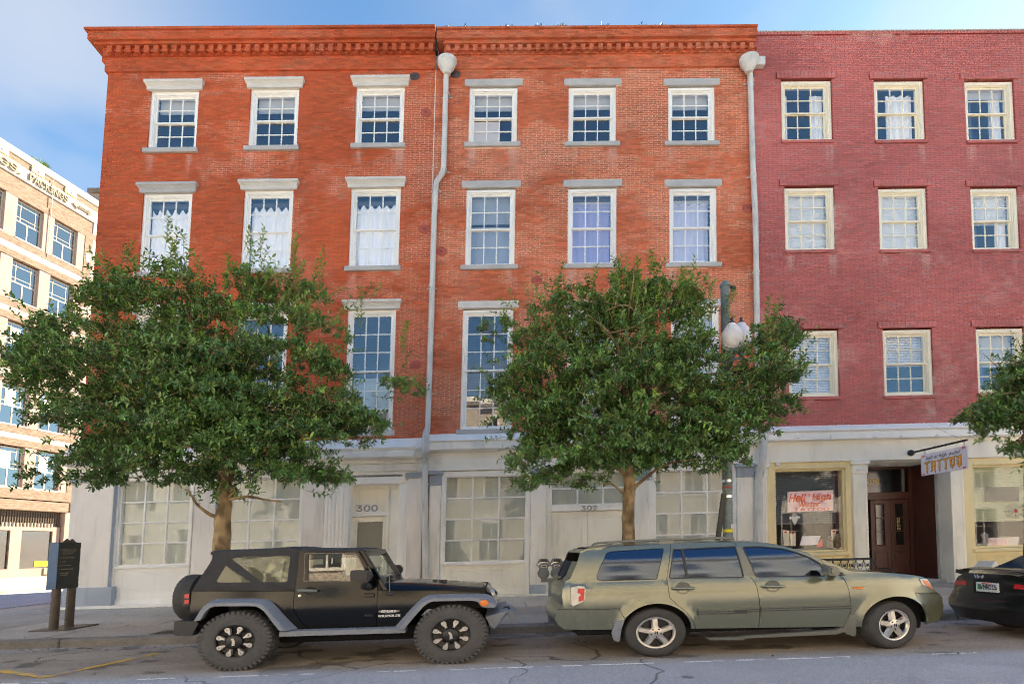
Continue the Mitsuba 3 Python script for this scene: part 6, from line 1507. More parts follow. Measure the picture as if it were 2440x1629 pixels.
dl_ = J5((152, 720), Y=JY)[0][0]; dfx = J5((1378, 720), Y=JY)[0][0]
fend = J3((262, 592), (1000, 598), (1340, 612), (1420, 660), (1445, 760), Y=JY)
body = PG([*J2((232, 905), (246, 604), Y=JY), (dl_, tub_rear[1][1]), (dl_, beltz), (dfx - .02, beltz), J5((1385, 640), Y=JY)[0], *fend, (fend[-1][0], sill - .02), (tub_rear[0][0] + .1, sill - .02)])
archR = PG([*J2((290, 1100), (330, 905), (405, 800), (480, 745), (900, 745), (980, 790), (1180, 1020), (1200, 1100), Y=JY)]); archF = PG([*J3((500, 1100), (560, 985), (750, 745), (830, 690), (1300, 690), (1350, 760), (1500, 780), (1500, 1100), Y=JY)])
bodyc = body.difference(archR).difference(archF)
zm_ = (sill + beltz) / 2; hh_ = (beltz - sill) / 2
fJ = lambda x, z: JY - .028 * (1 - np.clip(np.abs((z - zm_) / hh_), 0, 1) ** 2.2) + 0 * x
part(jp, 'tub', M().prism(body.buffer(-.015).difference(archR.buffer(.01)).difference(archF.buffer(.01)), JY + .03, JF - .03), 'under_black')
door_out = rounded(J5((234, 144), (1080, 146), (1110, 172), (1362, 612), (1378, 720), (1362, 1268), (345, 1268), (272, 1236), (130, 1000), (152, 720), (222, 144), Y=JY), .02)
door_low = door_out.intersection(sbox(-20, -1, 20, beltz + .002))
quarter = bodyc.intersection(sbox(-20, -1, dfx - .3, 5)).difference(door_out.buffer(.006)).difference(sbox(dl_ + .4, -1, 20, 5))
rock = bodyc.intersection(sbox(-20, -1, dfx, 5)).difference(door_out.buffer(.006)).difference(quarter)
fender = bodyc.intersection(sbox(dfx + .006, -1, 20, 5)).difference(door_out.buffer(.006))
for nm, pg in (('quarter_panel', quarter), ('rocker_panel', rock), ('front_fender', fender)):
    m = sheet(pg.buffer(-.002), fJ); part(jp, nm, m, 'jeep_paint', smooth=30); part(jp, nm, mirrored(m, JC), 'jeep_paint', smooth=30)
dk = key(f'{jp}__door'); m = sheet(door_low, fJ); put(dk, m, 'jeep_paint', smooth=30); d2 = key(f'{jp}__door'); put(d2, mirrored(m, JC), 'jeep_paint', smooth=30)
win = rounded(J5((345, 190), (1030, 190), (1075, 212), (1215, 470), (1255, 585), (338, 585), Y=JY), .015)
glassx = rounded(J5((300, 178), (1040, 178), (1090, 205), (1262, 588), (282, 592), Y=JY), .015)
frame = door_out.intersection(sbox(-20, beltz, 20, 5)).difference(win)
m = M().prism(frame, JY - .01, JY + .03); part(dk, 'window_frame', m, 'jeep_paint'); part(d2, 'window_frame', mirrored(m, JC), 'jeep_paint')
m = M().prism(glassx.boundary.buffer(.003), JY - .016, JY - .008); part(dk, 'trim_strip', m, 'galvanised')
m = M().prism(win.buffer(.01), JY + .008, JY + .0085); 
def pane_flat(poly, Y):
    v, f = trimesh.creation.triangulate_polygon(poly, engine='earcut'); v = np.asarray(v); return M().add(np.stack([v[:, 0], 0 * v[:, 0] + Y, v[:, 1]], 1), np.asarray(f))
part(dk, 'window', pane_flat(win.buffer(.008), JY + .012), 'car_glass'); part(d2, 'window', pane_flat(win.buffer(.008), JF - .012), 'car_glass')
h0, h1 = J5((210, 725), (500, 728), Y=JY); m = M().tube([(h0[0], JY - .045, h0[1]), (h0[0] + .1, JY - .075, h0[1]), (h1[0], JY - .075, h1[1])], [.03, .022, .020], 8); part(dk, 'handle', m, 'meter_grey')
X, Z = J5((375, 745), Y=JY)[0]; part(dk, 'handle_cup', M().lathe([(0, .0), (.05, -.03), (.065, -.034), (.07, -.02), (0, .0)], (X, JY - .002, Z), 'y', 16, 1.4), 'rim_black')
X, Z = J5((225, 805), Y=JY)[0]; part(dk, 'lock', M().lathe([(0, -.038), (.018, -.037), (.022, -.025), (0, -.02)], (X, JY, Z), 'y', 14, 1.24), 'chrome', smooth=40)
for v in (800, 1100):
    a, b = J5((1180, v), (1345, v), Y=JY); part(dk, 'hinge', M().box(a[0], b[0], JY - .045, JY - .015, a[1] - .028, a[1] + .028, .012), 'jeep_paint')
# mirror on its arm
mq = J5((990, 440), (1010, 425), (1240, 425), (1290, 490), (1275, 560), (1240, 605), (1010, 600), (990, 570), Y=-8.98); mk_ = key(f'{jp}__mirror'); P = rounded(mq, .02)
put(mk_, M().prism(P, -9.05, -8.90).prism(P.buffer(-.03), -9.08, -8.88), 'grey_plastic' if False else 'dark_plastic')
a, b = J5((1215, 600), Y=-8.9)[0], J5((1235, 670), Y=JY)[0]; part(mk_, 'arm', M().tube([(a[0], -8.95, a[1] + .02), (b[0], -8.86, b[1] + .02), (b[0], JY - .01, b[1])], [.035, .05, .06], 10), 'dark_plastic', smooth=50)
part(jp, 'mirror', mirrored(M().prism(P, -9.05, -8.90), JC), 'dark_plastic')
for tx_, cx_, cy_, w_, h_, mk in (('SPORT', 1552, 1034, .22, .035, 'chrome'), ('WRANGLER', 1557, 1102, .33, .035, 'plate_white')):
    X, Z = J5((cx_, cy_), Y=JY)[0]; text_on(key(f'{jp}__badge'), tx_, X, Z, JY - .026, h_, w_, mk, .006)
X, Z = J5((1552, 1034), Y=JY)[0]; part(jp, 'badge_plate', M().prism(PG([(X + .16 * math.cos(a), Z + .028 * math.sin(a)) for a in np.linspace(0, 6.28, 24)[:-1]]), JY - .026, JY - .015), 'suv_trim')
# fenders: broad grey lips
def flare(up, lo, side):
    A = resample(smooth_line(up, 40), 48); B = resample(smooth_line(lo, 40), 48); S = lambda y: y if side > 0 else 2 * JC - y
    y0, y1 = JY + .0, -8.86
    P = [np.c_[A[:, 0], np.full(48, S(y0)), A[:, 1]], np.c_[A[:, 0] * .6 + B[:, 0] * .4, np.full(48, S(y1 + .03)), A[:, 1] * .62 + B[:, 1] * .38], np.c_[A[:, 0] * .45 + B[:, 0] * .55, np.full(48, S(y1)), A[:, 1] * .48 + B[:, 1] * .52], np.c_[B[:, 0], np.full(48, S(y1)), B[:, 1]], np.c_[B[:, 0], np.full(48, S(y1 + .03)), B[:, 1]], np.c_[A[:, 0] * .5 + B[:, 0] * .5, np.full(48, S(JY + .02)), A[:, 1] * .5 + B[:, 1] * .5]]
    m = M()
    for a, b in zip(P[:-1], P[1:]): m.strip(a, b) if side < 0 else m.strip(b, a)
    return m
upR = [(268, 906), (350, 765), (420, 705), (500, 684), (620, 680), (880, 680), (990, 686), (1060, 715), (1110, 760), (1210, 875), (1328, 1004)]; loR = [(330, 908), (395, 810), (440, 775), (500, 760), (620, 758), (860, 757), (935, 768), (985, 800), (1030, 850), (1090, 930), (1160, 1014)]
upF = [(422, 990), (560, 828), (690, 695), (755, 655), (830, 637), (1000, 632), (1250, 628), (1380, 634), (1440, 656), (1480, 690), (1505, 735)]; loF = [(540, 992), (640, 870), (740, 762), (790, 726), (845, 708), (1000, 704), (1200, 702), (1285, 706), (1320, 730), (1352, 768), (1480, 772)]
for sd in (1, -1):
    part(jp, 'fender_flare', flare(J2(*upR, Y=-8.72), J2(*loR, Y=-8.86), sd), 'grey_plastic', smooth=50); part(jp, 'fender_flare', flare(J3(*upF, Y=-8.72), J3(*loF, Y=-8.86), sd), 'grey_plastic', smooth=50)
X, Z = J3((1370, 726), Y=-8.87)[0]; part(jp, 'side_marker', M().lathe([(0, -.02), (.04, -.015), (.05, 0), (0, 0)], (X, -8.862, Z), 'y', 18, 1.3), 'amber_lens', smooth=40)
# running board, bumpers, chassis
a, b = J2((1158, 1022), Y=-8.80)[0], J3((545, 1045), Y=-8.80)[0]; zz = J2((1158, 1075), Y=-8.80)[0][1]
part(jp, 'running_board', M().hull([[x, y, z] for x in (a[0], b[0]) for y, z in ((-8.80, zz), (-8.80, zz + .07), (-8.62, a[1]), (-8.60, zz))]), 'grey_plastic')
q = J2((80, 925), (92, 912), (320, 908), (330, 940), (262, 1064), (95, 1060), (78, 1040), Y=-8.62); part(jp, 'rear_bumper', M().prism(rounded(q, .02), -8.66, -6.98), 'dark_plastic')
q = J3((1385, 852), (1600, 800), (1625, 835), (1700, 850), (1702, 905), (1650, 952), (1480, 976), (1432, 940), Y=-8.45); bb = M(); P = np.array(q)
bb.hull([[x, y, z] for x, z in P[[0, 1, 6, 7]] for y in (-8.62, -7.02)] + [[P[2][0], y, P[2][1]] for y in (-8.4, -7.2)]); bb.hull([[x, y, z] for x, z in P[1:6] for y in (-8.30, -7.30)]); part(jp, 'front_bumper', bb, 'grey_plastic')
X, Z = J3((1590, 790), Y=-8.1)[0]; part(jp, 'tow_hook', M().tube(smooth_line([(X - .06, -8.1, Z - .06), (X - .02, -8.1, Z + .02), (X + .05, -8.1, Z + .03), (X + .06, -8.1, Z - .02)], 12), .016, 8), 'rim_black')
m = M(); m.box(tub_rear[0][0] + .15, fend[-1][0] - .05, JY + .25, JF - .25, sill - .16, sill, .03)
for X, Z in (WR, WF): m.tube([(X, -8.6, Z), (X, JF, Z)], .06, 10); m.lathe([(0, -.16), (.15, -.06), (.15, .06), (0, .16)], (X, JC, Z), 'y', 14)
m.tube([(WR[0] + .4, -8.2, sill - .2), (WF[0] - .5, -8.2, sill - .2)], .05, 8); part(jp, 'chassis', m, 'under_black')
# hood, grille, cowl
up_ = J3((338, 504), (600, 508), (1000, 530), (1290, 552), (1372, 562), Y=-8.30); lo_ = J3((330, 588), (600, 592), (1000, 600), (1290, 606), (1400, 604), Y=-8.50); n = 30
A = resample(smooth_line(up_, 30), n); B = resample(smooth_line(lo_, 30), n); m = M(); ring = []
for yb_, q in ((-8.52, 0.0), (-8.495, .35), (-8.455, .68), (-8.41, .90), (-8.33, 1.0)): ring.append(np.c_[B * (1 - q) + A * q, np.full(n, yb_)][:, [0, 2, 1]])
for c, yy in ((.012, -8.1), (.018, JC)): ring.append(np.c_[A[:, 0], np.full(n, yy), A[:, 1] + c])
ring += [np.c_[r_[:, 0], 2 * JC - r_[:, 1], r_[:, 2]] for r_ in ring[-2::-1]]
for a, b in zip(ring[:-1], ring[1:]): m.strip(a, b)
m.add(np.array([r_[-1] for r_ in ring] + [[B[-1][0], JC, B[-1][1]]]), [[i + 1, i, len(ring)] for i in range(len(ring) - 1)])
hk = key(f'{jp}__hood'); put(hk, m, 'jeep_paint', smooth=40)
m = M(); m.box(A[0][0] - .28, B[-1][0] - .02, JY + .02, JF - .02, B[0][1] - .30, B[0][1] - .015); part(jp, 'engine_bay', m, 'under_black')
X, Z = J3((525, 560), Y=-8.46)[0]; part(hk, 'latch', M().box(J3((1290, 560), Y=-8.55)[0][0], J3((1325, 560), Y=-8.55)[0][0], -8.58, -8.50, J3((1290, 615), Y=-8.55)[0][1], J3((1290, 558), Y=-8.55)[0][1], .012), 'rim_black')
for u in (860, 920, 960): X, Z = J3((u, 500), Y=-8.0)[0]; part(hk, 'nozzle', M().box(X - .035, X + .035, -8.04, -7.96, Z - .03, Z + .025, .012), 'rim_black')
g = J3((1392, 562), (1412, 562), (1505, 725), (1440, 760), (1405, 640), Y=-8.3); part(jp, 'grille', M().prism(PG(g).buffer(0), -8.46, 2 * JC + 8.46), 'jeep_paint')
X, Z = J3((1438, 640), Y=-8.22)[0]; part(jp, 'headlight', M().lathe([(0, .05), (.09, .04), (.11, 0), (.11, -.05), (0, -.05)], (X + .02, -8.22, Z), 'x', 20), 'clear_lens', smooth=40)
# windscreen
p0, p1 = J5((1112, 150), (1488, 716), Y=JY + .05); pz = J5((1104, 128), Y=JY + .05)[0]
wt = np.array([p0[0] + .03, p0[1]]); wb_ = np.array([p1[0], p1[1]]); yn_, yf_ = JY + .05, JF - .05
sk = key(f'{jp}__windscreen'); m = M(); dirw = (wb_ - wt) / np.linalg.norm(wb_ - wt); T3_ = np.array([dirw[0], 0, dirw[1]]); N3 = np.array([-dirw[1], 0, dirw[0]])
for yy in (yn_ + .045, yf_ - .045): m.obox(np.array([(wt[0] + wb_[0]) / 2, yy, (wt[1] + wb_[1]) / 2]), T3_, [0, 1, 0], N3, np.linalg.norm(wb_ - wt) / 2 + .03, .045, .035, .012)
for t in (0.02, .86): c = wt + (wb_ - wt) * t; m.obox(np.array([c[0], JC, c[1]]), T3_, [0, 1, 0], N3, .05 if t < .5 else .10, (yf_ - yn_) / 2 - .091, .03, .008)
put(sk, m, 'jeep_paint')
c0, c1 = wt + (wb_ - wt) * .05, wt + (wb_ - wt) * .80; part(sk, 'glass', M().quad([c0[0], yn_ + .09, c0[1]], [c0[0], yf_ - .09, c0[1]], [c1[0], yf_ - .09, c1[1]], [c1[0], yn_ + .09, c1[1]]), 'car_glass')
for y0 in (-8.3, -7.6): part(sk, 'wiper', M().tube([(c1[0] + .10, y0, c1[1] - .05), (c1[0] + .03, y0 + .3, c1[1] + .06), (c1[0] + .02, y0 + .55, c1[1] + .03)], .012, 6), 'rim_black')
a, b = J3((388, 640), (383, 345), Y=JY - .02); part(jp, 'antenna', M().tube([(a[0], JY - .03, a[1]), (b[0], JY - .03, b[1])], [.008, .004], 6), 'galvanised'); part(jp, 'antenna_base', M().lathe([(0, .05), (.03, .04), (.05, 0), (0, -.02)], (a[0], JY - .02, a[1]), 'z', 12), 'dark_plastic')
# cloth top
TYn = JY + .03
tp = J2((250, 604), (275, 560), (352, 430), (438, 280), (458, 205), (480, 196), (1240, 178), (1376, 170), (1330, 596), Y=TYn)
tri = rounded(J2((592, 336), (855, 500), (845, 512), (512, 512), (502, 495), Y=TYn), .012); quad_ = rounded(J2((650, 268), (690, 256), (1240, 232), (1262, 250), (1246, 490), (1225, 508), (975, 508), Y=TYn), .012)
side = PG(tp).difference(tri).difference(quad_); ck = key(f'{jp}__cloth_top')
fT = lambda x, z: TYn + .16 * np.clip((z - tub_rear[0][1]) / .75, 0, 1) ** 1.5 * .5 - .008 * np.sin(x * 9 + z * 5) * np.clip(z - tub_rear[0][1], 0, .2) * 5
m = sheet(side, fT, .05, .012); put(ck, m, 'soft_top', smooth=40); part(ck, 'side', mirrored(m, JC), 'soft_top', smooth=40)
for pg in (tri, quad_):
    v, f = trimesh.creation.triangulate_polygon(pg.buffer(.012), engine='earcut'); v = np.asarray(v)
    m = M().add(np.stack([v[:, 0], fT(v[:, 0], v[:, 1]) + .006, v[:, 1]], 1), np.asarray(f)); part(ck, 'vinyl_window', m, 'vinyl_window'); part(ck, 'vinyl_window', mirrored(m, JC), 'vinyl_window')
rt = J2((452, 214), (452, 186), (700, 178), (1000, 166), (1240, 150), (1385, 166), (1700, 168), (1985, 163), (2020, 182), Y=TYn + .06); rt = np.array(rt)
ring = []; nn = 40; R0 = resample(smooth_line(rt[1:], 40), nn)
for yy, dz in ((TYn + .045, -.055), (TYn + .05, -.012), (TYn + .10, .0), (TYn + .35, .018), (JC, .025)): ring.append(np.c_[R0[:, 0], np.full(nn, yy), R0[:, 1] + dz])
ring += [np.c_[r_[:, 0], 2 * JC - r_[:, 1], r_[:, 2]] for r_ in ring[-2::-1]]; m = M()
for a, b in zip(ring[:-1], ring[1:]): m.strip(a, b)
part(ck, 'roof', m, 'soft_top', smooth=50)
rp = J2((250, 604), (275, 560), (352, 430), (438, 280), (458, 190), Y=TYn); rp = np.array(resample(smooth_line(rp, 20), 16)); A = np.c_[rp[:, 0], fT(rp[:, 0], rp[:, 1]), rp[:, 1]]; Bf = A.copy(); Bf[:, 1] = 2 * JC - Bf[:, 1]; part(ck, 'rear_panel', M().strip(Bf, A), 'soft_top', smooth=40)
# lamps, spare wheel, seats
q = J2((165, 612), (240, 605), (240, 745), (160, 755), Y=JY - .01); lk = key(f'{jp}__tail_lamp'); put(lk, M().prism(PG(q), JY - .04, JY + .12), 'rim_black'); q = J2((178, 635), (224, 630), (222, 728), (175, 735), Y=JY - .04); part(lk, 'lens', M().prism(PG(q).difference(sbox(-20, (q[0][1] + q[2][1]) / 2 - .015, 20, (q[0][1] + q[2][1]) / 2 + .01)), JY - .05, JY - .035), 'red_lens'); part(jp, 'tail_lamp', mirrored(M().prism(PG(J2((165, 612), (240, 605), (240, 745), (160, 755), Y=JY)), JY - .04, JY + .12), JC), 'red_lens')
sx0, sx1 = J2((172, 700), (330, 700), Y=-8.1); szc = J2((200, 665), Y=-7.85)[0][1]
part(jp, 'spare_wheel', M().lathe([(0, -.13), (.2, -.15), (.32, -.15), (.36, -.10), (.368, 0), (.36, .12), (.2, .16), (0, .16)], (J2((172, 700), Y=-7.85)[0][0] + .15, -7.85, szc), 'x', 40), 'rubber', smooth=40)
def seat(x, y, z, back=.62, col='seat_cloth'):
    k = key(f'{jp}__seat'); m = M(); m.hull([[x + a * .62, y + b, z + c] for a in (-.05, .85) for b in (-.24, .24) for c in (0, .16)]); m.hull([[x + a, y + b * (1 if c < .3 else .85), z + .1 + c] for a, c in ((-.18, 0), (.02, 0), (-.36, back), (-.22, back)) for b in (-.23, .23)]); put(k, m, col, smooth=30)
    part(k, 'headrest', M().lathe([(0, .14), (.10, .12), (.15, .04), (.145, -.08), (.10, -.12), (0, -.12)], (x - .33, y, z + back + .26), 'z', 18, 1.0), col, smooth=50)
    m = M(); m.tube([(x - .33, y - .05, z + back), (x - .33, y - .05, z + back + .2)], .009, 6); m.tube([(x - .33, y + .05, z + back), (x - .33, y + .05, z + back + .2)], .009, 6); part(k, 'headrest_post', m, 'chrome')
hx_ = J5((505, 430), Y=-8.2)[0]
seat(hx_[0] + .33, -8.22, hx_[1] - .92); seat(hx_[0] + .36, -7.42, hx_[1] - .92); rx_ = J2((760, 300), Y=-7.9)[0]; seat(rx_[0] + .3, -8.05, hx_[1] - .98); seat(rx_[0] + .3, -7.55, hx_[1] - .98)
m = M(); bt = J2((1200, 240), Y=-8.45)[0]
for yy in (JY + .22, JF - .22): m.tube(smooth_line([(bt[0] + .28, yy, beltz - .3), (bt[0] + .25, yy, bt[1] - .1), (bt[0] + .2, yy, bt[1] - .02), (bt[0] - .3, yy, bt[1] - .05), (bt[0] - 1.05, yy, bt[1] - .55), (bt[0] - 1.25, yy, beltz - .3)], 30), .04, 8); m.tube([(bt[0] + .22, yy, bt[1] - .02), (wt[0] - .05, yy, wt[1] - .05)], .035, 8)
m.tube([(bt[0] + .24, JY + .22, bt[1] - .03), (bt[0] + .24, JF - .22, bt[1] - .03)], .04, 8); part(jp, 'roll_bar', m, 'dark_plastic', smooth=50)
a = J5((1100, 560), Y=-8.2)[0]; m = M(); g_ = np.linspace(0, 2 * math.pi, 25); m.tube([(a[0] + .05 * math.sin(t) + .06, -7.42 + .19 * math.cos(t), a[1] - .02 + .18 * math.sin(t)) for t in g_], .016, 8, cap=False); part(jp, 'steering_wheel', m, 'dark_plastic')
part(jp, 'dashboard', M().box(a[0] + .16, p1[0] - .02, JY + .06, JF - .06, beltz - .5, beltz - .02, .05), 'dark_plastic')

# ---------------- silver green suv
sv = thing('suv', 'silver green family suv with roof rails and tinted windows parked at the kerb', 'car', 'cars parked along the kerb')
SC = -7.83
xr_, xf_ = at(1322, 1440, -8.7)[0], at(2247, 1440, -8.5)[0]
def halfw(x, z):
    h = z + .15; w = np.interp(h, [.15, .28, .45, .62, .80, .95, 1.02, 1.07, 1.09, 1.70], [.90, .925, .95, .962, .974, .970, .960, .935, .915, .735])
    s1, s2 = np.clip(xf_ - x, 0, 9), np.clip(x - xr_, 0, 9)
    t = np.maximum(h - 1.09, 0); w = np.where(h > 1.09, .915 - .20 * t - .30 * t * t, w)
    return w - .30 * np.clip(1 - s1 / 1.0, 0, 1) ** 2.2 - .16 * np.clip(1 - s2 / .55, 0, 1) ** 2.2
SW = []
def fS(x, z):
    y = SC - halfw(x, z)
    for cx, cz in SW:
        r = np.sqrt(((x - cx) / 1.28) ** 2 + (z - cz) ** 2); y = y - .028 * np.exp(-((r - .425) / .05) ** 2) * (z > cz - .25)
    return y
def SP(conv, pts):
    out = []
    for u, v in pts:
        px, py = conv(u, v); p = at(px, py, -8.75)
        for _ in range(4): p = at(px, py, float(SC - halfw(p[0], p[1])))
        out.append(tuple(p))
    return out
cA = lambda u, v: (1280 + u / 4.25, 1260 + v / 4.25); cB = lambda u, v: (1750 + u / 4.25, 1260 + v / 4.25)
A_ = lambda *p: SP(cA, p); B_ = lambda *p: SP(cB, p)
wr = A_((1198, 1075))[0]; wf = B_((1641, 984))[0]; SW += [(wr[0], ROADZ + .353), (wf[0] - .02, ROADZ + .353)]
wheel(sv, SW[0][0], SC - .965, SW[0][1], .353, 1.29, .235, .228, 'suv', 'rubber'); wheel(sv, SW[1][0], SC - .93, SW[1][1], .353, 1.29, .235, .228, 'suv', 'rubber', yaw=math.radians(17))
for X, Z in SW: wheel(sv, X, SC + .96, Z, .353, 1.29, .235, .228, 'suv', 'rubber', far=True)
roofl = A_((432, 245), (520, 205), (700, 182), (900, 168), (1300, 146), (1800, 130)) + B_((0, 130), (250, 133), (400, 150), (560, 186), (700, 228), (880, 300), (1050, 368), (1165, 420)) ; hoodl = B_((1165, 420), (1270, 430), (1400, 433), (1600, 443), (1800, 463), (1900, 480), (1950, 500)); nose = B_((1950, 500), (2000, 560), (2030, 625), (2075, 655), (2110, 690), (2118, 780), (2112, 860), (2085, 925), (1960, 955))
rear = A_((432, 245), (405, 330), (330, 500), (285, 530), (255, 600), (248, 680), (262, 770), (215, 800), (185, 860), (182, 920), (215, 975), (270, 1015))
silh = roofl + hoodl[1:] + nose[1:]; sillz = A_((1650, 1050))[0][1]
outline = PG(silh + [(silh[-1][0] - .1, sillz), (rear[-1][0] + .1, A_((500, 1020))[0][1])] + rear[::-1][:-1]).buffer(0)
archs = [PG([(cx + 1.28 * .405 * math.cos(a), cz + .02 + .405 * math.sin(a)) for a in np.linspace(0, 2 * math.pi, 48)[:-1]]).union(sbox(cx - 1.28 * .40, cz - .6, cx + 1.28 * .40, cz)) for cx, cz in SW]
cut = outline
for a in archs: cut = cut.difference(a)
rw = rounded(A_((608, 470), (640, 385), (705, 250), (745, 232), (1278, 198), (1208, 505), (650, 520), (608, 505)), .015)
rdw = rounded(A_((1382, 212), (2000, 182), (2085, 482), (1342, 492)), .012); fdw = rounded(B_((88, 186), (250, 182), (480, 202), (620, 238), (760, 292), (860, 348), (905, 425), (912, 470), (222, 476)), .012)
wins = [rw, rdw, fdw]
vline = lambda pts, w: LineString(pts).buffer(w / 2)
seamR = A_((1352, 175), (1312, 505), (1320, 560), (1340, 690), (1420, 770), (1500, 830), (1580, 920), (1612, 1060)); seamM = A_((2008, 170))+ B_((165, 480), (225, 580), (250, 700), (258, 800), (255, 900), (238, 1030)); seamF = B_((885, 330), (1085, 480), (1130, 540), (1160, 620), (1178, 740), (1170, 870), (1130, 960), (1085, 1010))
def left_of(seam): return PG([(-5, 9), (seam[0][0], 9)] + seam + [(seam[-1][0], -3), (-5, -3)]).buffer(0)
LR, LM, LF = left_of(seamR), left_of(seamM), left_of(seamF)
zbelt = A_((1700, 498))[0][1]; base_cut = cut
for w in wins: base_cut = base_cut.difference(w.buffer(.004))
bump_r = PG(A_((180, 815), (290, 812), (832, 806), (880, 900), (900, 1100), (150, 1100), (150, 820))); bump_f = PG(B_((1830, 650), (2030, 650), (2200, 640), (2200, 1100), (1900, 1100), (1950, 900), (1900, 780)))
lamp_r = rounded(A_((338, 590), (420, 572), (480, 580), (492, 610), (484, 712), (470, 728), (360, 780), (345, 770)), .012); lamp_f = rounded(B_((1872, 505), (1950, 505), (1985, 560), (2025, 622), (1900, 560)), .01); mark = PG(B_((1204, 588), (1310, 584), (1285, 606), (1206, 606)))
panels = {'rear_quarter': base_cut.intersection(LR).difference(bump_r).difference(lamp_r), 'rear_bumper': base_cut.intersection(bump_r), 'front_fender': base_cut.difference(LF).difference(bump_f).difference(lamp_f).difference(mark), 'front_bumper': base_cut.intersection(bump_f)}
doorR, doorF = base_cut.intersection(LM).difference(LR), base_cut.intersection(LF).difference(LM)
def both(nm, poly, mk, fy=fS, cell=.075, rim=.02, par=None, sm=30):
    m = sheet(poly, fy, cell, rim); a = part(par[0] if par else sv, nm, m, mk, smooth=sm); b = part(par[1] if par else sv, nm, mirrored(m, SC), mk, smooth=sm); return a, b
for nm, pg in panels.items(): both(nm, pg.buffer(-.004), 'suv_paint')
dR = both('door', doorR.buffer(-.004), 'suv_paint'); dF = both('door', doorF.buffer(-.004), 'suv_paint')
fin = lambda d: (lambda x, z: fS(x, z) + d)
both('underskin', outline.difference(archs[0]).difference(archs[1]).difference(unary := shapely.union_all(wins)).buffer(-.02), 'under_black', fin(.022), .12, 0)
both('side_window', rw, 'privacy_glass', fin(.004), .06, .0); both('window', rdw, 'privacy_glass', fin(.008), .06, 0, dR); both('window', fdw, 'privacy_glass', fin(.008), .06, 0, dF)
both('window_divider', PG(A_((1455, 205), (1478, 205), (1530, 492), (1506, 492))), 'dark_plastic', fin(-.004), .1, .01, dR)
both('window_trim', (rdw.buffer(.016).difference(rdw)), 'dark_plastic', fin(-.004), .1, .01, dR); both('window_trim', fdw.buffer(.016).difference(fdw), 'dark_plastic', fin(-.004), .1, .01, dF)
both('pillar_trim', PG(A_((2006, 180)) + B_((0, 186), (46, 182), (90, 186), (214, 474), (80, 480))).difference(rdw.buffer(.016)).difference(fdw.buffer(.016)).buffer(-.003), 'suv_trim', fin(-.003), .1, .01)
both('mirror_sail', PG(B_((868, 330), (1160, 474), (930, 476), (905, 425))).buffer(-.01), 'dark_plastic', fin(-.006), .1, .01, dF)
for nm, pl_, par in (('moulding', [A_((1615, 800), (2120, 790), (2120, 905), (1640, 920)), B_((0, 782), (248, 772), (248, 895), (0, 905))], dR), ('moulding', [B_((262, 768), (1176, 742), (1160, 868), (262, 893))], dF)):
    for pp_ in pl_:
        both(nm, PG(pp_).buffer(-.006), 'suv_paint', lambda x, z: fS(x, z) - .020, .09, .03, par); q0, q1 = np.array(pp_[0]), np.array(pp_[1])
        for off_ in (.055, .085): both('moulding_line', LineString([q0 - [0, off_], q1 - [0, off_]]).buffer(.006), 'dark_plastic', lambda x, z: fS(x, z) - .024, .2, .006, par)
both('sill_step', PG(A_((1700, 1095), (2130, 1085)) + B_((0, 1082), (1010, 1015), (1080, 990), (1120, 1030), (1010, 1060), (100, 1100), (60, 1122)) + A_((2100, 1118), (1740, 1118))).buffer(0), 'suv_trim', lambda x, z: fS(x, z) - .05, .1, .1)
mf = PG(A_((790, 925), (880, 915), (850, 1000), (826, 1138), (775, 1128), (750, 1050))); both('mud_flap', mf, 'grey_plastic', lambda x, z: fS(x, z) - .012, .1, .02); both('mud_flap', PG(B_((1165, 870), (1238, 868), (1220, 960), (1215, 1085), (1120, 1060), (1100, 1000))), 'suv_trim', lambda x, z: fS(x, z) - .02, .1, .02)
lk = both('tail_lamp', lamp_r, 'clear_lens', fin(-.012), .06, .03); q = PG(A_((410, 600), (478, 600), (470, 720), (420, 735), (415, 690), (445, 665), (405, 640))); both('lens', q, 'red_lens', fin(-.02), .06, .01, lk)
hl = both('headlamp', lamp_f, 'clear_lens', fin(-.008), .06, .03); both('indicator', PG(B_((1900, 520), (1945, 520), (1975, 565), (2000, 608), (1930, 562))), 'amber_lens', fin(-.014), .06, .01, hl); both('side_marker', mark, 'amber_lens', fin(-.004), .1, .01)
for par, (u0, u1, vv, cv) in ((dR, (1365, 1590, 598, cA)), (dF, (275, 500, 579, cB))):
    a, b = SP(cv, [(u0, vv), (u1, vv)]); y = float(fS(np.array([a[0]]), np.array([a[1]]))[0]); c = ((a[0] + b[0]) / 2, (a[1] + b[1]) / 2)
    m = M().tube([(a[0], y - .012, a[1]), (a[0] + .04, y - .045, a[1]), (b[0] - .04, y - .045, b[1]), (b[0], y - .012, b[1])], [.016, .022, .022, .016], 8); part(par[0], 'handle', m, 'suv_paint', smooth=50)
    part(par[0], 'handle_cup', M().lathe([(0, .004), (.06, -.004), (.085, -.014), (.09, 0), (0, .01)], (c[0], y + .002, c[1]), 'y', 20, 1.3), 'suv_trim', smooth=50)
mc = SP(cB, [(965, 420)])[0]; m = M(); Pm = rounded([tuple(at(*cB(u, v), -8.95)) for u, v in ((930, 370), (985, 372), (1020, 400), (1028, 455), (1000, 475), (935, 468), (912, 430))], .015); m.prism(Pm, -9.04, -8.86).prism(Pm.buffer(-.025), -9.07, -8.84); part(dF[0], 'mirror', m, 'suv_trim', smooth=30); part(dF[1], 'mirror', mirrored(m, SC), 'suv_trim')
part(dF[0], 'mirror_arm', M().box(mc[0] - .02, mc[0] + .1, -8.9, -8.72, mc[1] - .07, mc[1] - .02, .012), 'dark_plastic')
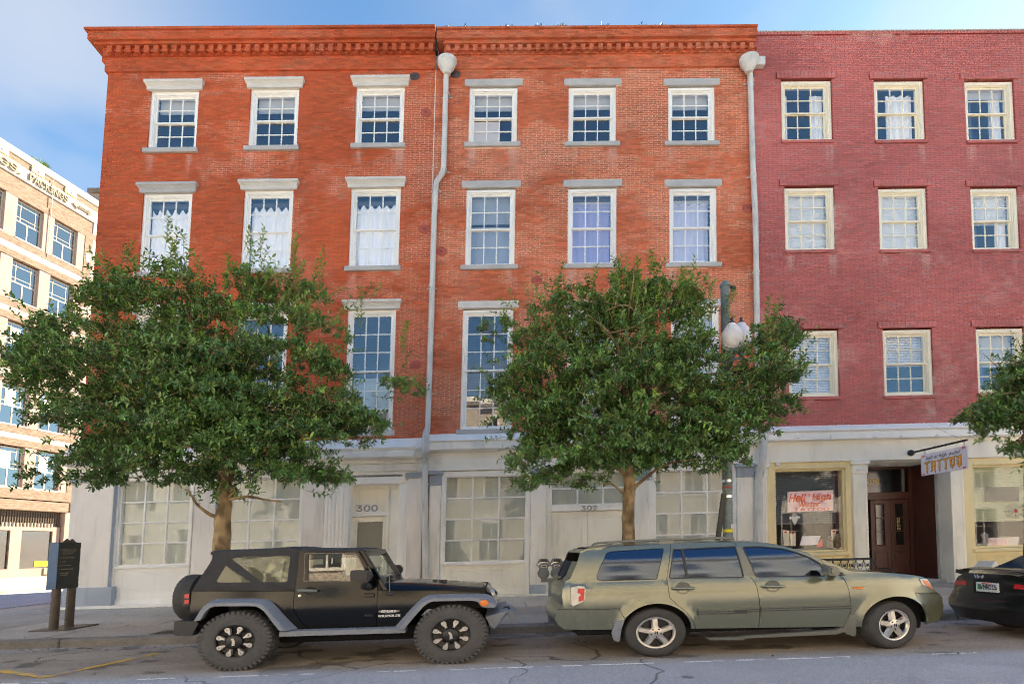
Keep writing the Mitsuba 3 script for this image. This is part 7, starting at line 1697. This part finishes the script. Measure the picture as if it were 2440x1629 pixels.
def across(pts, nm, mk, crown=.03, inset=.0, n=13, sm=40, bow=0.0, par=None):
    """Skin between both sides along the outline."""
    L = resample(np.array(pts), max(8, 3 * len(pts))); R_ = []
    for t in np.linspace(-1, 1, n):
        hw = halfw(L[:, 0], L[:, 1]) - inset; R_.append(np.c_[L[:, 0] + bow * (1 - t * t), SC + t * hw, L[:, 1] + crown * (1 - t * t)])
    m = M()
    for a, b in zip(R_[:-1], R_[1:]): m.strip(b, a)
    return part(par or sv, nm, m, mk, smooth=sm)
across(roofl[1:9], 'roof', 'suv_paint', .035); across(roofl[8:], 'windscreen', 'privacy_glass', .02, .05, bow=.10); across(roofl[8:], 'screen_surround', 'suv_paint', .0, 0, bow=.0)
across(hoodl, 'hood', 'suv_paint', .03); across(nose, 'nose', 'suv_paint', 0, 0, bow=.12); across(rear[1:7], 'tailgate', 'suv_paint', 0, 0, bow=-.06); across(rear[1:3], 'rear_window', 'privacy_glass', 0, .10, bow=-.075); across(rear[6:], 'bumper_skin', 'suv_paint', 0, 0, bow=-.06)
sp_ = np.array(A_((425, 240), (440, 225), (505, 200), (700, 178), (590, 235), (470, 262))); m = M().prism(PG(sp_), SC - .74, SC + .74); part(sv, 'spoiler', m, 'suv_paint')
for sd in (1, -1):
    P = [tuple(at(*cA(u, v), -8.52)) for u, v in ((708, 172), (760, 150), (900, 138), (1300, 122), (1800, 104), (1970, 108), (2000, 122))]; P = smooth_line([(a, -8.50 if sd > 0 else 2 * SC + 8.50, b + .02) for a, b in P], 30); part(sv, 'roof_rail', M().tube(P, .020, 8), 'suv_trim', smooth=50)
for sd in (1, -1): c = at(*cA(1310, 135), -8.5); part(sv, 'rail_foot', M().box(c[0] - .12, c[0] + .12, (-8.53 if sd > 0 else 2 * SC + 8.47), (-8.47 if sd > 0 else 2 * SC + 8.53), c[1] - .05, c[1] + .03, .01), 'suv_trim')
c0, c1 = np.array(A_((300, 520))[0]), np.array(A_((400, 380))[0]); part(sv, 'rear_wiper', M().tube([(c0[0] - .1, SC - .5, c0[1]), (c0[0] - .02, SC - .45, c0[1] + .02), (c1[0] - .06, SC - .2, c1[1])], .014, 6), 'rim_black')
m = M(); m.box(rear[-1][0] + .2, silh[-1][0] - .2, SC - .75, SC + .75, sillz - .02, sillz + .1, .03)
for (cx, cz) in SW: m.box(cx - .6, cx + .6, SC - .70, SC + .70, cz - .1, cz + .42, .03)
m.tube([(rear[-1][0] + .3, SC + .4, sillz - .1), (SW[1][0] - .5, SC + .1, sillz - .08)], .05, 8); part(sv, 'underbody', m, 'under_black')

# ---------------- dark sedan, seen from behind
sd = thing('sedan', 'dark grey sedan with low spoiler seen from behind at the right edge', 'car', 'cars parked along the kerb')
X0 = 8.02
def cS(u, v, X=X0): return atx(2240 + u / 7.465, 1310 + v / 7.465, X)
yk = cS(45, 800)[0]; ycs = yk - .90
zt2 = cS(700, 405)[1]; zb2 = cS(700, 820)[1]; zbb = cS(700, 1170)[1]
def fR(y, z):
    t = (y - ycs) / .9; x = X0 + .20 * np.abs(t) ** 3
    x = x - .10 * np.clip((zb2 - z) / .06, 0, 1) + .06 * np.clip((z - zt2 + .15) / .15, 0, 1) ** 2 + .12 * np.clip((zbb + .12 - z) / .15, 0, 1)
    return x
def RP(*p): return [(float(cS(u, v, X0 + dx)[0]), float(cS(u, v, X0 + dx)[1])) for u, v, dx in [(q + (.0,))[:3] for q in p]]
def full(pts):   # left (kerb side) outline in the picture, mirrored to a whole rear end
    return PG(pts + [(2 * ycs - a, b) for a, b in pts[::-1]]).buffer(0)
lid = full(RP((330, 428), (220, 520), (205, 545), (240, 615), (282, 800)) + []); 
lid = PG([(a, b) for a, b in RP((500, 405), (330, 428), (215, 535), (240, 615), (282, 805))] + [(2 * ycs - a, b) for a, b in RP((282, 805), (240, 615), (215, 535), (330, 428), (500, 405))]).buffer(0)
tl = PG(RP((140, 640), (155, 575), (205, 538), (432, 545), (458, 620), (215, 614))); tr_ = affinity.scale(tl, -1, 1, origin=(ycs, 0))
plate = sbox(ycs - .20, cS(700, 728)[1], ycs + .20, cS(700, 565)[1])
corner_ = PG(RP((320, 430), (225, 470), (150, 560), (60, 720), (45, 790), (290, 812), (240, 615), (215, 535))).buffer(0)
bum = PG(RP((45, 790), (300, 808), (700, 822)) + [(2 * ycs - a, b) for a, b in RP((300, 808), (45, 790))] + [(2 * ycs - a, b) for a, b in RP((60, 1000), (110, 1160))] + RP((110, 1160), (60, 1000))).buffer(0)
def rpart(nm, pg, mk, d=0.0, cell=.08, rim=.03, par=None, sm=30): return part(par or sd, nm, sheet(pg, lambda y, z: fR(y, z) + d, cell, rim, axis='x'), mk, smooth=sm)
lk = rpart('boot_lid', lid.difference(tl).difference(tr_).buffer(-.003), 'sedan_paint')
rpart('corner_panel', corner_.difference(tl).buffer(-.002), 'sedan_paint'); rpart('corner_panel', affinity.scale(corner_.difference(tl), -1, 1, origin=(ycs, 0)).buffer(-.002), 'sedan_paint'); rpart('rear_bumper', bum.buffer(-.003), 'sedan_paint')
rpart('tail_lamp', tl, 'red_lens', -.01); rpart('tail_lamp', tr_, 'red_lens', -.01)
ch = PG([(ycs + .55, cS(700, 628)[1]), (ycs + .55, cS(700, 614)[1]), (ycs - .55, cS(700, 614)[1]), (ycs - .55, cS(700, 628)[1])]); 
rpart('plate_recess', plate.buffer(.07).intersection(lid), 'under_black', -.004, par=lk)
pk = rpart('licence_plate', plate, 'plate_white', -.02, .1, .012)
def rear_text(k, txt, yc_, zc_, h, w, mk, dep, dx, slant=0):
    t = meshkit.text_mesh(txt, 1.0, .1, True); v = np.asarray(t.vertices); a, b = v[:, 0].min(), v[:, 0].max(); e, g = v[:, 1].min(), v[:, 1].max()
    u = (v[:, 0] - (a + b) / 2) / (b - a) * w; q = (v[:, 1] - (e + g) / 2) / (g - e) * h; Yv = yc_ - u - slant * q; Zv = zc_ + q
    put(k, M().add(np.stack([fR(np.full_like(Yv, yc_), Zv) - dx - v[:, 2] / .1 * dep, Yv, Zv], 1), np.asarray(t.faces)[:, ::-1]), mk)
rear_text(key(pk + '__number'), 'VNR015', ycs - .025, cS(740, 645)[1], .085, .29, 'print_dark', .004, .021); part(pk, 'state_mark', sheet(sbox(ycs + .11, cS(700, 690)[1], ycs + .17, cS(700, 600)[1]), lambda y, z: fR(y, z) - .024, .1, .003, axis='x'), 'print_green'); part(pk, 'header', sheet(sbox(ycs - .09, cS(700, 592)[1], ycs + .09, cS(700, 577)[1]), lambda y, z: fR(y, z) - .024, .1, .003, axis='x'), 'text_red')
ey, ez = cS(708, 472); m = M()
for s_ in (-1, 1): m.tube([(fR(np.array([ey]), np.array([ez]))[0] - .012, ey + s_ * .055, ez + .03), (fR(np.array([ey]), np.array([ez]))[0] - .015, ey + s_ * .032, ez - .028)], .010, 6); m.tube([(X0 - .012, ey + s_ * .085, ez + .03), (X0 - .012, ey + s_ * .06, ez - .03)], .006, 6)
m.tube([(X0 - .014, ey - .04, ez), (X0 - .014, ey + .04, ez)], .010, 6); part(sd, 'emblem', m, 'chrome')
bx = cS(290, 668); part(sd, 'badge', sheet(sbox(bx[0] - .05, bx[1] - .018, bx[0] + .05, bx[1] + .018), lambda y, z: fR(y, z) - .006, .1, .004, axis='x'), 'galvanised')
spz = cS(700, 327)[1]; ys = np.linspace(ycs + .80, ycs - .80, 25); m = M(); rows_ = []
for dx, dz in ((-.02, 0), (.10, .02), (.20, .0), (.10, -.035), (-.02, 0)): rows_.append(np.c_[X0 + .06 + dx + .12 * np.abs((ys - ycs) / .8) ** 3, ys, spz + dz - .10 * np.abs((ys - ycs) / .8) ** 4])
for a, b in zip(rows_[:-1], rows_[1:]): m.strip(a, b)
for s_ in (-1, 1): m.hull([[X0 + .12 + a, ycs + s_ * (.62 + b), c] for a in (0, .14) for b in (0, .12) for c in (zt2 - .02, spz - .04)])
part(sd, 'spoiler', m, 'sedan_paint', smooth=40)
Lc = 5.6; sec = lambda x, hw, z0, z1, tz: [[x, ycs - hw, z0], [x, ycs + hw, z0], [x, ycs + hw, z1], [x, ycs - hw, z1], [x, ycs - hw * .86, tz], [x, ycs + hw * .86, tz]]
m = M(); m.hull(sec(X0 + .24, .84, zbb + .05, zt2 - .18, zt2 - .03) + sec(X0 + .9, .90, zbb, zt2 - .12, zt2 + .02) + sec(X0 + 4.4, .90, zbb, zt2 - .14, zt2 - .02) + sec(X0 + Lc, .78, zbb, zt2 - .30, zt2 - .2)); part(sd, 'body', m, 'sedan_paint', smooth=30)
rz = spz + .40; g0 = (X0 + .55, zt2 + .03); m = M(); m.hull([[X0 + 1.75, ycs + s_ * .60, rz] for s_ in (-1, 1)] + [[X0 + 3.1, ycs + s_ * .60, rz] for s_ in (-1, 1)] + [[X0 + .75, ycs + s_ * .76, zt2] for s_ in (-1, 1)] + [[X0 + 4.5, ycs + s_ * .76, zt2 - .05] for s_ in (-1, 1)] + [[X0 + 2.4, ycs + s_ * .59, rz + .04] for s_ in (-1, 1)]); part(sd, 'cabin', m, 'sedan_paint', smooth=25)
m = M().quad([X0 + .70, ycs + .66, zt2 + .035], [X0 + .70, ycs - .66, zt2 + .035], [X0 + 1.70, ycs - .53, rz - .01], [X0 + 1.70, ycs + .53, rz - .01]); part(sd, 'rear_window', m, 'privacy_glass')
for s_ in (-1, 1): m = M().quad([X0 + 1.15, ycs + s_ * .768, zt2 + .03], [X0 + 4.1, ycs + s_ * .768, zt2 + .03], [X0 + 3.0, ycs + s_ * .625, rz - .05], [X0 + 1.85, ycs + s_ * .625, rz - .05]); part(sd, 'side_window', m, 'privacy_glass')
for wx in (X0 + 1.15, X0 + 4.6): wheel(sd, wx, ycs - .90, ROADZ + .33, .33, 1.28, .22, .21, 'suv', 'rubber'); wheel(sd, wx, ycs + .90, ROADZ + .33, .33, 1.28, .22, .21, 'suv', 'rubber', far=True)
m = M(); m.box(X0 + .35, X0 + 5.2, ycs - .7, ycs + .7, zbb - .06, zbb + .1, .03); m.tube([(X0 + .22, ycs - .55, zbb + .0), (X0 + .8, ycs - .55, zbb)], .035, 10); part(sd, 'underbody', m, 'under_black')
